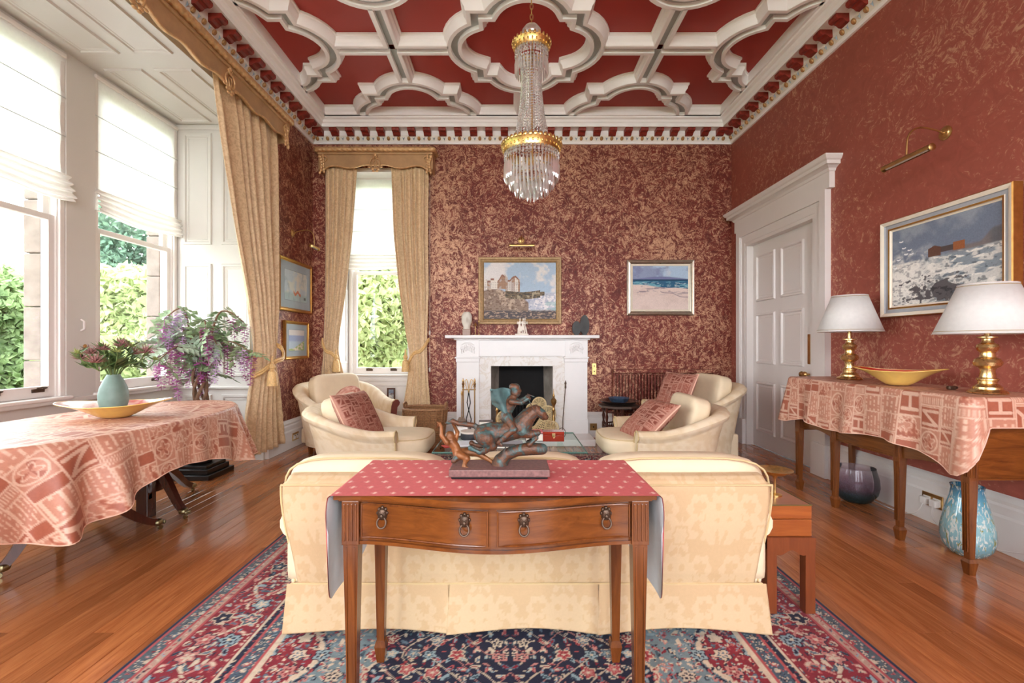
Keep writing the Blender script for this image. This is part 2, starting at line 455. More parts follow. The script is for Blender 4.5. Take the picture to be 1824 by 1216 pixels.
struct(MB().box(-3.5, XR, YR, 0.9, -0.02, -0.004).build('floor', M_floor), 'polished floor behind the viewer', 'floor')

# walls
WX0, WX1, WZ1 = -2.30, -1.20, 3.50           # back window opening
FX0, FX1, FZ1 = -0.262, 0.558, 0.945         # fire opening
mb = MB()
mb.box(-2.9, WX0, YB, YB+0.36, 0, ZC).box(WX0, WX1, YB, YB+0.36, WZ1, ZC).box(WX1, FX0, YB, YB+0.36, 0, ZC)
mb.box(FX0, FX1, YB, YB+0.36, FZ1, ZC).box(FX1, XR+0.3, YB, YB+0.36, 0, ZC)
struct(mb.build('wall_back', M_paper), 'back wall in dark red paper with bronze gold swirls', 'wall')
DY0, DY1, DZ = 4.29, 5.50, 2.40
mb = MB().box(XR, XR+0.3, YR, DY0, 0, ZC).box(XR, XR+0.3, DY1, YB, 0, ZC).box(XR, XR+0.3, DY0, DY1, DZ, ZC).box(XR+0.12, XR+0.3, DY0, DY1, 0, DZ)  # last box: unseen backing added behind the door to block light leaking under it
struct(mb.build('wall_right', M_paper_r), 'right wall in red paper with sparse gold swirls around the door', 'wall')
mb = MB().box(XL-0.3, XL, BAY1+0.2, YB, 0, ZC).box(XL-0.2, XL, BAY0-0.2, BAY1+0.2, SOF+0.1005, ZC).box(XL-0.3, XL, YR, BAY0-0.2, 0, ZC)
struct(mb.build('wall_left', M_paper), 'left wall in dark red paper beside and over the window bay', 'wall')
mb = MB()
xs = [XL-0.3, -2.25, -0.95, -0.5, 0.8, 1.25, 2.55, XR+0.3]
for a in range(0, 7, 2): mb.box(xs[a], xs[a+1], YR-0.2, YR, 0, ZC)
for a in range(1, 7, 2): mb.box(xs[a], xs[a+1], YR-0.2, YR, 0, 0.75).box(xs[a], xs[a+1], YR-0.2, YR, 3.25, ZC)  # openings made up for the fill lights
struct(mb.build('wall_rear', M_paper_r), 'rear wall behind the viewer with three openings added for fill light', 'wall')

# ceiling and its plaster ribs
cl = struct(MB().box(XL-0.3, XR+0.3, YR-0.2, YB+0.36, ZC, ZC+0.12).build('ceiling', M_ceil_red), 'dark red ceiling crossed by white plaster quatrefoil ribs', 'ceiling')
ZR = 4.045
RP = [(-0.112,ZC+0.002),(-0.112,ZC-0.02),(-0.100,ZC-0.028),(-0.097,ZC-0.055),(-0.080,ZR+0.03),(-0.074,ZR+0.006),(-0.068,ZR),(-0.033,ZR),(-0.033,ZR+0.04)]
RP = RP+[(-u, z) for u, z in reversed(RP)]
GI = 8                                        # groove floor segment
def sweep_rib(mb, pts, closed):
    pts = [Vector((p[0], p[1], 0)) for p in pts]; N = len(pts); m = []
    for i in range(N):
        d = []
        if closed or i > 0: d.append((pts[i]-pts[i-1]).normalized())
        if closed or i < N-1: d.append((pts[(i+1) % N]-pts[i]).normalized())
        ns = [Vector((t.y, -t.x, 0)) for t in d]
        if len(ns) == 2:
            s = ns[0]+ns[1]; q = 1+ns[0].dot(ns[1]); m.append(s/max(q, 0.35))
        else: m.append(ns[0])
    P = np.array([[(pts[i].x+m[i].x*u, pts[i].y+m[i].y*u, z) for u, z in RP] for i in range(N)])
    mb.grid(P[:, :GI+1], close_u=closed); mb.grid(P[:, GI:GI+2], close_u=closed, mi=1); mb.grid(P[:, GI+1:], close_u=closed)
def quatrefoil(cx, cy, a=0.465, c=0.336, r=0.354, nseg=14):
    ph = math.asin(0.33/r); out = []
    for q in range(4):
        b = q*PI/2
        for k in range(nseg+1):
            t = b-ph+2*ph*k/nseg
            out.append((cx+c*math.cos(b)+r*math.cos(t), cy+c*math.sin(b)+r*math.sin(t)))
        t = b+PI/4; out.append((cx+a*math.sqrt(2)*math.cos(t), cy+a*math.sqrt(2)*math.sin(t)))
    return out
CX, CY, CP = 0.15, 4.41, 1.29
bx0, bx1, by1 = XL+0.2, XR-0.2, YB-0.2
for i in range(-2, 3):
    for j in range(-2, 2):
        x, y = CX+CP*i, CY+CP*j
        if (i+j) % 2 == 0:
            q = quatrefoil(x, y); inside = [bx0 <= p[0] <= bx1 and p[1] <= by1 for p in q]
            mb = MB()
            if all(inside): sweep_rib(mb, q, True)
            else:
                n = len(q); st = next(k for k in range(n) if inside[k] and not inside[k-1])
                run = [q[st-1]]; k = st
                while inside[k % n] and k < st+n: run.append(q[k % n]); k += 1
                run.append(q[k % n]); sweep_rib(mb, run, False)
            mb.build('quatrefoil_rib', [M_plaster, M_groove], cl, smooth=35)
        else:
            for dx, dy in ((1,0),(-1,0),(0,1),(0,-1)):
                L1 = CP-0.69-0.055
                ex = x+dx*L1; ey = y+dy*L1
                if dy > 0 and y > by1-0.1: continue
                if not (bx0 <= x <= bx1) and dx*(x-CX) > 0: continue
                ends = []
                for u, z in RP:
                    nxv, nyv = dy, -dx
                    s = abs(u)
                    ends.append(((x+dx*s+nxv*u, y+dy*s+nyv*u, z), (min(max(ex, bx0), bx1)+nxv*u, min(ey, by1)+nyv*u, z)))
                P = np.array([[e[0] for e in ends], [e[1] for e in ends]])
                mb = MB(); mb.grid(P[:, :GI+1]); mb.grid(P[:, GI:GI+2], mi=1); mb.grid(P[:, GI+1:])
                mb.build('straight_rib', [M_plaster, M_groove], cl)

# cornice on three walls: swept profile, painted modillions, egg and leaf band
CPROF = [(0,3.805),(0.022,3.805),(0.026,3.820),(0.032,3.826),(0.034,3.832),(0.064,3.895),(0.066,3.955),(0.195,3.955),(0.195,3.945),(0.203,3.945),(0.206,3.985),
         (0.222,3.995),(0.232,4.02),(0.262,4.03),(0.268,4.045),(0.292,4.045),(0.292,ZC)]
MOD = [(0.064,3.956),(0.176,3.956),(0.178,3.934),(0.170,3.918),(0.152,3.910),(0.132,3.914),(0.112,3.906),(0.092,3.888),(0.064,3.884)]
mod_me = None
def cornice(name, O, U, N, L, m0, m1, step, off, label):
    """O at wall start, U along wall, N into room; m0/m1 = mitre at start/end"""
    global mod_me
    O, U, N = Vector(O), Vector(U), Vector(N)
    P = np.array([[tuple(O+U*(p*m0)+N*p+Z3*z) for p, z in CPROF], [tuple(O+U*(L-p*m1)+N*p+Z3*z) for p, z in CPROF]])
    mb = MB(); mb.grid(P[:, :5]); mb.grid(P[:, 4:6], mi=1); mb.grid(P[:, 5:])
    c = struct(mb.build(name, [M_plaster, M_cream_band], None), label, 'cornice')
    if mod_me is None:
        b = MB(); hw = 0.045
        n = len(MOD); v = [(-hw, p, z) for p, z in MOD]+[(hw, p, z) for p, z in MOD]
        b.add(v, [tuple(range(n)), tuple(reversed(range(n, 2*n)))]+[(i, n+i, n+(i+1) % n, (i+1) % n) for i in range(n)])
        mo = b.build('modillion', M_modill); mod_me = mo.data; bpy.data.objects.remove(mo)
    rz = math.atan2(U.y, U.x) if N.dot(Vector((-U.y, U.x, 0))) > 0 else math.atan2(-U.y, -U.x)
    eg = MB(); lf = MB(); s = off
    while s < L-0.12:
        o = link('modillion', mod_me, c, O+U*s, (0,0,rz)); s += step
    e = off*0.5+0.02; k = 0
    Mrot = Matrix.Rotation(rz, 4, 'Z')
    while e < L-0.07:
        q = O+U*e+N*0.052+Z3*3.862; M = Matrix.Translation(q) @ Mrot @ Matrix.Rotation(math.radians(-35), 4, 'X')
        if k % 2 == 0: eg.sball((0,0,0), (0.021, 0.016, 0.026), 2.2, 3, M=M)
        else: lf.add([(-0.016,0.004,0.018),(0,0.012,0.006),(0.016,0.004,0.018),(0,0.006,-0.024),(0,0.016,0.0)], [(0,1,4),(1,2,4),(2,3,4),(3,0,4)], M=M)
        e += 0.0655; k += 1
    o = eg.build('egg_moulding', M_eggs, c, smooth=60); o['kind'] = 'stuff'
    o = lf.build('leaf_moulding', M_blueleaf, c); o['kind'] = 'stuff'
    return c
cornice('trim_1', (XL,YB,0), (1,0,0), (0,-1,0), XR-XL, 1, 1, 0.1975, 0.13, 'white cornice of the back wall with red modillions')
cornice('trim_2', (XR,YB,0), (0,-1,0), (-1,0,0), YB-YR, 1, 1, 0.1975, 0.13, 'white cornice of the right wall with red modillions')
cornice('trim_3', (XL,YB,0), (0,-1,0), (1,0,0), YB-YR, 1, 1, 0.1975, 0.13, 'white cornice of the left wall with red modillions')

# baseboards
BP = [(0,0.0),(0.038,0.0),(0.038,0.20),(0.030,0.215),(0.030,0.262),(0.020,0.275),(0.024,0.295),(0.012,0.318),(0,0.33)]
def baseboard(name, O, U, N, L, label, m0=0, m1=0):
    O, U, N = Vector(O), Vector(U), Vector(N)
    P = np.array([[tuple(O+U*(p*m0)+N*p+Z3*z) for p, z in BP], [tuple(O+U*(L-p*m1)+N*p+Z3*z) for p, z in BP]])
    mb = MB(); mb.grid(P)
    for k in (0, 1): mb.add([tuple(q) for q in P[k]], [tuple(range(len(BP)))])
    return struct(mb.build(name, M_white), label, 'baseboard')
baseboard('baseboard_back', (-1.15,YB,0), (1,0,0), (0,-1,0), 0.47, 'tall white baseboard left of the fireplace')
baseboard('baseboard_back', (0.985,YB,0), (1,0,0), (0,-1,0), XR-0.985, 'tall white baseboard right of the fireplace', 0, 1)
baseboard('baseboard_right', (XR,YB,0), (0,-1,0), (-1,0,0), YB-5.72, 'short white baseboard between door and back corner', 1, 0)
baseboard('baseboard_right', (XR,4.07,0), (0,-1,0), (-1,0,0), 4.07-YR, 'long white baseboard along the right wall', 0, 0)
baseboard('baseboard_left', (XL,YB,0), (0,-1,0), (1,0,0), YB-BAY1, 'tall white baseboard under the left wall pictures', 1, 0)

# ---------------------------------------------------------------- window bay
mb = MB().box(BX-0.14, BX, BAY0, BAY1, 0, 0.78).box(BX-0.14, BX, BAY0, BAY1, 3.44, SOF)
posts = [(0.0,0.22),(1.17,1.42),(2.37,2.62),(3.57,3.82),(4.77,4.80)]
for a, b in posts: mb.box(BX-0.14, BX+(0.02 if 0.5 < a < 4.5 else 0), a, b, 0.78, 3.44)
wl = struct(mb.build('wall_bay', M_white_bay_dimmed), 'white panelled window wall of the bay with square posts', 'wall')
for k in range(4):
    y0 = 0.22+1.2*k
    m2 = MB(); rect_rings(m2, (BX+0.001, y0+0.06, 0.30), Y3, Z3, X3, 0.83, 0.36, [(0,0),(0.008,0.014),(0.03,0.012),(0.036,0.0)], False)
    m2.build('panel_moulding', M_white_bay_dimmed, wl)
m2 = MB().box(BX-0.01, BX+0.035, BAY0, BAY1, 0.0, 0.22).rbox(BX-0.01, BX+0.05, BAY0, BAY1, 0.745, 0.785, 0.008); m2.build('skirting', M_white_bay_dimmed, wl)
# sandstone piers outside
for a, b in posts[1:]:
    pier = thing('trim_4', 'sandstone pier standing outside between the bay windows', 'stone pier', (BX-0.23, (a+b)/2, -0.6)); pier['kind'] = 'structure'
    hb = (b-a)/2+0.02; ext = 0.3 if a > 4.5 else 0
    for i in range(10): MB().rbox(-0.07, 0.07, -hb, hb+ext, i*0.42, i*0.42+0.414, 0.01).build('stone_block', M_stone, pier)
# soffit with long panels
sf = struct(MB().box(-3.9, XL-0.004, BAY0-0.2, BAY1+0.2, SOF, SOF+0.1).build('ceiling_bay', M_white_bay_dimmed), 'white panelled soffit over the window bay', 'ceiling')
for (ya, yb) in ((3.80,4.70),(1.35,3.60),(0.1,1.15)):
    for (xa, xb) in ((-3.40,-3.08),(-2.98,-2.66)):
        m2 = MB(); rect_rings(m2, (xa, ya, SOF+0.0005), X3, Y3, -Z3, xb-xa, yb-ya, [(0,0),(0.008,0.016),(0.028,0.014),(0.036,0.004),(0.05,0.004),(0.056,0.0)], False)
        m2.build('panel_moulding', M_white_bay_dimmed, sf)
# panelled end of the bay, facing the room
we = struct(MB().box(-3.64, XL, BAY1, BAY1+0.2, 0, SOF-0.001).build('wall_bay_end', M_white_bay_dimmed), 'white panelled shutter wall closing the far end of the bay', 'wall')
for xa, xb in ((-3.43,-3.13),(-3.03,-2.72)):
    for za, zb in ((2.25,3.42),(0.87,2.05),(0.31,0.68)):
        m2 = MB(); rect_rings(m2, (xa, BAY1-0.0005, za), X3, Z3, -Y3, xb-xa, zb-za, [(0,0),(0.007,0.016),(0.026,0.014),(0.033,0.002),(0.045,0.002),(0.05,0.005),(0.062,0.001)], False)
        m2.build('panel_moulding', M_white_bay_dimmed, we)
MB().rbox(-3.5, XL, BAY1-0.025, BAY1+0.01, 0.74, 0.765, 0.006).box(-3.5, XL, BAY1-0.03, BAY1+0.01, 0, 0.2).rbox(-3.5, XL, BAY1-0.02, BAY1+0.01, 3.455, SOF, 0.006).build('dado_rail', M_white_bay_dimmed, we)
struct(MB().box(-3.64, XL, BAY0-0.2, BAY0, 0, SOF-0.001).build('wall_bay_end', M_white_bay_dimmed), 'white near end of the bay out of view', 'wall')

# ---------------------------------------------------------------- sash windows (local x width, z up, y outwards)
def sash_window(name, loc, rz, W, label, lifts):
    e = thing(name, label, 'window', loc, rz); e['kind'] = 'structure'
    h = W/2
    f = MB().box(-h, -h+0.05, 0.0, 0.12, 0.80, 3.45).box(h-0.05, h, 0.0, 0.12, 0.80, 3.45).box(-h, h, 0.0, 0.12, 3.40, 3.45)
    for s in (-1, 1): f.rbox(s*(h-0.02)-0.02, s*(h-0.02)+0.02, -0.02, 0.012, 0.80, 3.45, 0.006)
    f.build('window_frame', M_white, e)
    MB().rbox(-h-0.02, h+0.02, -0.07, 0.13, 0.775, 0.802, 0.008).build('window_sill', M_white, e)
    def sash(nm, z0, z1, y, br, tr):
        m = MB(); a = h-0.045; st = 0.05
        for s in (-1, 1): m.rbox(s*(a-st/2)-st/2, s*(a-st/2)+st/2, y-0.02, y+0.02, z0, z1, 0.004)
        m.rbox(-a, a, y-0.019, y+0.019, z0, z0+br, 0.004).rbox(-a, a, y-0.019, y+0.019, z1-tr, z1, 0.004)
        o = m.build(nm, M_white, e)
        MB().box(-a+st-0.005, a-st+0.005, y-0.003, y+0.003, z0+br-0.005, z1-tr+0.005).build('glass_pane', M_glass, o)
        return o
    lo = sash('lower_sash', 0.803, 2.20, 0.035, 0.085, 0.045); sash('upper_sash', 2.165, 3.40, 0.08, 0.045, 0.06)
    for x in lifts:
        m = MB().rbox(x-0.045, x+0.045, 0.005, 0.016, 0.845, 0.872, 0.003)
        m.tube([(x-0.035,0.008,0.868),(x-0.035,-0.018,0.878),(x,-0.022,0.882),(x+0.035,-0.018,0.878),(x+0.035,0.008,0.868)], 0.006, 6)
        m.build('sash_lift', M_bronze_dk, lo)
    return e
for k in range(4):
    y0 = 0.22+1.2*k
    sash_window('window_%d' % (k+1), (BX-0.01, y0+0.475, 0), PI/2, 0.95, ['tall white sash window near the viewer in the bay', 'tall white sash window second from the viewer in the bay',
        'leftmost visible white sash window in the bay', 'white sash window in the bay beside the panelled shutter wall'][k], (-0.22, 0.22) if k != 2 else (0.0, 0.30))
BWX = -1.75; BWY = 6.20
sash_window('window_5', (BWX, BWY, 0), 0, 0.88, 'white sash window in the back wall between gold curtains', (-0.17, 0.16))
# its splayed white reveal, head and panel below
m = MB(); xa, xb = BWX-0.44, BWX+0.44
m.add([(WX0,YB-0.004,0),(xa,BWY+0.02,0),(xa,BWY+0.02,3.5),(WX0,YB-0.004,3.5)], [(0,1,2,3)])
m.add([(WX1,YB-0.004,0),(xb,BWY+0.02,0),(xb,BWY+0.02,3.5),(WX1,YB-0.004,3.5)], [(3,2,1,0)])
m.box(WX0, WX1, YB+0.0, BWY+0.1, 3.45, 3.505).box(xa, xb, BWY-0.01, BWY+0.1, 0, 0.79)
rv = struct(m.build('trim_5', M_white), 'white splayed reveal of the back window', 'window reveal')
for s in (-1, 1):
    A = Vector((WX0 if s < 0 else WX1, YB-0.004, 0)); B = Vector((xa if s < 0 else xb, BWY+0.02, 0))
    U = (B-A).normalized(); N = Vector((-s*U.y, s*U.x, 0)); L0 = (B-A).length
    for za, zb in ((0.95,1.95),(2.08,3.38),(0.25,0.75)):
        m = MB(); rect_rings(m, A+U*0.06+Z3*za, U, Z3, N, L0-0.12, zb-za, [(0,0),(0.006,0.012),(0.022,0.010),(0.028,0.001)], False); m.build('panel_moulding', M_white, rv)
m = MB(); rect_rings(m, (xa+0.08, BWY-0.0105, 0.28), X3, Z3, -Y3, xb-xa-0.16, 0.38, [(0,0),(0.006,0.012),(0.022,0.010),(0.028,0.001)], False)
m.rbox(xa, xb, BWY-0.03, BWY, 0.70, 0.725, 0.006).box(xa, xb, BWY-0.03, BWY, 0, 0.2); m.build('panel_moulding', M_white, rv)
m = MB()
for xx in (WX0, WX1): m.rbox(xx-0.05, xx+0.05, YB-0.022, YB+0.01, 0, 3.5, 0.008)
m.build('architrave', M_white, rv)

# ---------------------------------------------------------------- door in the right wall
d = thing('door_1', 'white six-panel door with brass push plate in the right wall', 'door', (XR, 0, 0)); d['kind'] = 'structure'
lx = 0.05
leaf = MB().box(lx, lx+0.045, DY0, DY1, 0.008, DZ).build('door_leaf', M_white, d)
for ya, yb in ((4.535,4.92),(5.03,5.41)):
    for za, zb in ((1.71,2.26),(0.98,1.57),(0.18,0.77)):
        m = MB(); rect_rings(m, (lx-0.0005, yb, za), -Y3, Z3, -X3, yb-ya, zb-za, [(0,0),(0.006,0.018),(0.02,0.02),(0.028,0.012),(0.034,0.002),(0.05,0.002),(0.056,0.006),(0.066,0.004)], True)
        m.build('door_panel', M_white, leaf)
m = MB().rbox(lx-0.004, lx+0.002, 4.445, 4.485, 1.01, 1.305, 0.018); m.build('push_plate', M_brass_soft, leaf)
for yy in (4.455, 4.50):
    MB().lathe([(0.008,0),(0.008,0.03),(0.026,0.036),(0.03,0.052),(0.022,0.066),(0,0.07)], (0,0,0), 16, M=T(lx-0.001, yy, 0.91, ry=-PI/2)).build('door_knob', M_brass_soft, leaf, smooth=40)
m = MB().tube([(lx-0.004,DY1-0.004,0.3),(lx-0.004,DY1-0.004,0.42)], 0.009, 8).tube([(lx-0.004,DY1-0.004,1.9),(lx-0.004,DY1-0.004,2.02)], 0.009, 8); m.build('hinge', M_white, leaf)
ar = MB()
for s, yy in ((1, DY1), (-1, DY0)):
    a, b = (yy, yy+0.20) if s > 0 else (yy-0.26, yy)
    ar.box(-0.03, 0.10, min(yy-s*0.008, yy+s*0.03), max(yy-s*0.008, yy+s*0.03), 0.0, DZ-0.008)
    ar.box(-0.035, 0.01, min(yy+s*0.03, yy+s*0.12), max(yy+s*0.03, yy+s*0.12), 0.3, DZ+0.03)
    ar.box(-0.055, 0.01, min(yy+s*0.12, yy+s*0.2), max(yy+s*0.12, yy+s*0.2), 0.3, DZ+0.12)
    ar.rbox(-0.045, 0.009, min(yy+s*0.10, yy+s*0.14), max(yy+s*0.10, yy+s*0.14), 0.3, DZ+0.11, 0.01)
    ar.rbox(-0.07, 0.008, min(yy+s*0.02, yy+s*0.22), max(yy+s*0.02, yy+s*0.22), 0.0, 0.30, 0.006)
ar.box(-0.03, 0.10, DY0-0.03, DY1+0.03, DZ-0.008, DZ+0.03).box(-0.035, 0.01, DY0-0.12, DY1+0.12, DZ+0.03, DZ+0.12).box(-0.055, 0.01, DY0-0.2, DY1+0.2, DZ+0.12, DZ+0.2)
ar.build('architrave', M_white, d)
hp = [(0,DZ+0.2),(0.05,DZ+0.2),(0.05,DZ+0.34),(0.06,DZ+0.345),(0.07,DZ+0.365),(0.10,DZ+0.38),(0.12,DZ+0.385),(0.12,DZ+0.415),(0.135,DZ+0.425),(0.15,DZ+0.45),(0.15,DZ+0.462),(0,DZ+0.462)]
m = MB(); n = len(hp)
P = np.array([[(0 if p == 0 else -p, DY0-0.2-p, z) for p, z in hp], [(-p, DY0-0.2-p, z) for p, z in hp], [(-p, DY1+0.2+p, z) for p, z in hp], [(0, DY1+0.2+p, z) for p, z in hp]])
P[0, :, 0] = 0; m.grid(P, flip=True); m.add([(0,DY0-0.35,DZ+0.462),(-0.15,DY0-0.35,DZ+0.462),(-0.15,DY1+0.35,DZ+0.462),(0,DY1+0.35,DZ+0.462)], [(0,1,2,3)])
m.build('door_entablature', M_white, d)

# ---------------------------------------------------------------- garden outside
struct(MB().box(-40, 30, -20, 45, -0.62, -0.6).build('ground', plain('lawn', (96, 120, 62), 0.9, var=0.3, scale=2)), 'green lawn outside the windows', 'ground')
M_bounce_ground = plain('pale_bounce_ground', (206, 202, 198), 0.9, var=0.12, scale=40)  # unseen pale ground added to bounce neutral light up to the ceiling
struct(MB().box(-7.0, -3.66, -8, 7.4, -0.6, -0.585).build('ground', M_bounce_ground), 'unseen pale bounce surface added outside the bay', 'ground')
struct(MB().box(-3.6, 4, 6.4, 8.3, -0.6, -0.585).build('ground', M_bounce_ground), 'unseen pale bounce surface added outside the back window', 'ground')
def foliage_mat(name, c1, c2):
    m = NT(name); v = m.coord(kind='Position'); f = m.noise(v, 2.2, 3, 0.6); f2 = m.noise(v, 9, 2)
    col = m.ramp(m.math('ADD', m.math('MULTIPLY', f, 0.6), m.math('MULTIPLY', f2, 0.4)), [(0.35, lin(c1)), (0.65, lin(c2))])
    d = m.n('ShaderNodeBsdfDiffuse'); t = m.n('ShaderNodeBsdfTranslucent'); m.l(col, d.inputs[0]); m.l(col, t.inputs[0])
    mx = m.n('ShaderNodeMixShader'); mx.inputs[0].default_value = 0.35; m.l(d.outputs[0], mx.inputs[1]); m.l(t.outputs[0], mx.inputs[2]); m.l(mx.outputs[0], m.out.inputs['Surface'])
    return m.mat
FOL = [foliage_mat('yellow_green_leaves', (146, 160, 108), (204, 212, 160)), foliage_mat('mid_green_leaves', (116, 138, 98), (174, 192, 140)), foliage_mat('dark_conifer_leaves', (82, 106, 92), (128, 154, 130))]
M_bark = plain('garden_bark', (92, 78, 66), 0.9, var=0.3, scale=12)
def garden_tree(name, label, x, y, z0, rx, rz, n, mi, seed, leaf=0.10):
    r = np.random.RandomState(seed); e = thing(name, label, 'tree', (x, y, -0.6))
    MB().tube([(0,0,0),(0.05,0,1.2),(0.0,0.05,z0+rz*0.9)], [0.14,0.11,0.04], 8).build('trunk', M_bark, e)
    u = r.normal(size=(n,3)); u /= np.linalg.norm(u, axis=1)[:, None]; rad = 0.72+0.28*r.rand(n)
    lump = (1+0.16*np.sin(u[:,0]*5+seed)+0.14*np.sin(u[:,2]*6+2*seed)+0.1*np.sin(u[:,1]*9))/1.32
    c = u*(rad*lump)[:, None]*np.array([rx, rx, rz])+np.array([0, 0, z0+rz]); c[:, 2] = np.maximum(c[:, 2], 0.15)
    a = r.normal(size=(n,3)); a /= np.linalg.norm(a, axis=1)[:, None]; b = np.cross(a, r.normal(size=(n,3))); b /= np.linalg.norm(b, axis=1)[:, None]
    s = leaf*(0.6+0.8*r.rand(n))[:, None]
    V = np.stack([c-a*s, c+b*s*0.5, c+a*s, c-b*s*0.5], 1).reshape(-1, 3)
    me = bpy.data.meshes.new('foliage'); me.from_pydata([tuple(p) for p in V], [], [(4*i,4*i+1,4*i+2,4*i+3) for i in range(n)]); me.materials.append(FOL[mi])
    o = link('foliage', me, e); o['kind'] = 'stuff'
trees = [(-7.3,9.5,-0.2,1.95,2.0,26000,0,'yellow-green shrub outside seen beyond the potted wisteria'),(-11.3,9.3,0.1,1.95,1.9,24000,1,'green shrub outside the leftmost bay window'),(-3.2,10.3,-0.3,1.85,2.5,30000,0,'bright leafy shrub filling the back window view'),
         (-11.7,14.7,0.8,2.6,3.0,20000,2,'dark conifer standing far behind the bay shrubs'),(-6.2,15.3,0.6,2.5,3.0,20000,1,'tall green tree far behind the back window shrub'),(-9.4,5.2,-0.1,1.7,1.2,14000,0,'low shrub outside at the left edge of the bay view')]
for k, (x, y, z0, rx, rz, n, mi, lb) in enumerate(trees):
    garden_tree('garden_tree' if rz > 2.5 else 'garden_shrub', lb, x, y, z0, rx, rz, n, mi, 11+k)
def hsh(i, j, k=0):
    x = np.sin(np.asarray(i)*127.1+np.asarray(j)*311.7+k*74.7)*43758.5453; return x-np.floor(x)
def vnoise(x, y, k=0):
    i = np.floor(x); j = np.floor(y); fx = x-i; fy = y-j; fx = fx*fx*(3-2*fx); fy = fy*fy*(3-2*fy)
    return (hsh(i,j,k)*(1-fx)+hsh(i+1,j,k)*fx)*(1-fy)+(hsh(i,j+1,k)*(1-fx)+hsh(i+1,j+1,k)*fx)*fy
def fbm(x, y, k=0, o=4):
    s = 0; a = 0.5
    for n in range(o): s = s+a*vnoise(x*2**n, y*2**n, k+n*13); a *= 0.5
    return s/(1-0.5**o)
def sstep(a, b, x): t = np.clip((x-a)/(b-a), 0, 1); return t*t*(3-2*t)
# ------------------------------------------------------------------ roman blinds
def roman_blind(label, loc, rz, W, zb, battens, seed):
    e = thing('roman_blind', label, 'blind', loc, rz, 'white roman blinds'); h = W/2; r = np.random.RandomState(seed)
    def sheet(z0, z1, n=10):
        u = np.linspace(-h, h, 15); z = np.linspace(z0, z1, n)
        P = np.zeros((15, n, 3)); P[..., 0] = u[:, None]; P[..., 2] = z[None, :]
        t = (z-z0)/(z1-z0); P[..., 1] = 0.006*np.sin(t*PI)[None, :]+0.002*np.sin(u*9+seed)[:, None]
        return P
    zs = [3.45]+list(battens)+[zb+0.20]
    mb = MB()
    for a, b in zip(zs[:-1], zs[1:]): mb.grid(sheet(b, a))
    mb.build('blind_fabric', M_blind, e, smooth=60)
    for z in battens: MB().tube([(-h,-0.004,z),(h,-0.004,z)], 0.004, 6).build('batten', M_piping_w, e)
    # gathered folds at the bottom
    u = np.linspace(-h-0.01, h+0.01, 25); t = np.linspace(0, 1, 40)
    P = np.zeros((25, 40, 3)); P[..., 0] = u[:, None]
    zz = zb+0.20*(1-t)-0.012*np.sin(t*PI*8)*t
    P[..., 2] = zz[None, :]+0.012*np.sin(u*7+seed)[:, None]*t[None, :]-0.02*(1-(u/h)**2)[:, None]*t[None, :]
    P[..., 1] = -(0.02+0.05*t+0.018*np.sin(t*PI*8))[None, :]-0.008*np.sin(u*13+seed)[:, None]*t[None, :]
    mb = MB().grid(P); Q = P[:, -1:, :].copy(); Q2 = Q.copy(); Q2[..., 1] = 0.0; Q2[..., 2] += 0.01
    mb.grid(np.concatenate([Q, Q2], 1)); mb.build('gathered_folds', M_blind_fold, e, smooth=60)
    MB().rbox(-h, h, -0.015, 0.01, 3.44, 3.475, 0.006).build('headrail', M_white, e)
    return e
M_piping_w = plain('white_batten_tape', (196, 194, 190), 0.7)
M_blind_fold = translucent('white_sheer_folds', (238, 232, 226), 0.18)
roman_blind('white roman blind of the leftmost visible bay window', (BX+0.012, 3.095, 0), PI/2, 0.95, 2.33, (3.13, 2.83), 2)
roman_blind('white roman blind of the bay window beside the shutter panels', (BX+0.012, 4.295, 0), PI/2, 0.95, 2.31, (3.13, 2.83), 5)
roman_blind('white roman blind of the bay window nearest the viewer', (BX+0.012, 1.895, 0), PI/2, 0.95, 2.33, (3.13, 2.83), 3)
roman_blind('white roman blind in the back wall window', (BWX, BWY-0.03, 0), 0, 0.84, 2.22, (3.03, 2.73), 7)
# blind cords with acorns
def cord(label, pts, acorns):
    e = thing('blind_cord', label, 'cord', pts[-1])
    o = Vector(pts[-1])
    MB().tube([Vector(p)-o for p in pts], 0.0025, 6).build('cord', M_white, e)
    for a in acorns: MB().lathe([(0.004,-0.03),(0.011,-0.026),(0.012,0.015),(0.005,0.026)], Vector(a)-o, 10).build('cord_acorn', M_white, e, smooth=40)
cord('white blind cord hanging on the wall right of the back window', [(-1.045,5.905,3.3),(-1.045,5.905,1.36),(-1.045,5.905,0.86)], [(-1.045,5.905,1.36),(-1.045,5.905,0.88)])
e = thing('cord_cleat', 'small white cleat with brass knob on the bay window post', 'cleat', (BX+0.022, 3.69, 1.36))
MB().tube([(0.0,0,-0.045),(0.025,0,-0.03),(0.025,0,0.03),(0.0,0,0.045)], 0.008, 8).build('hook', M_white, e)
MB().lathe([(0.014,0),(0.016,0.006),(0.008,0.014),(0,0.016)], (0,0,0), 12, M=T(0.0,0.03,-0.17, ry=PI/2)).build('knob', M_brass_soft, e, smooth=40)

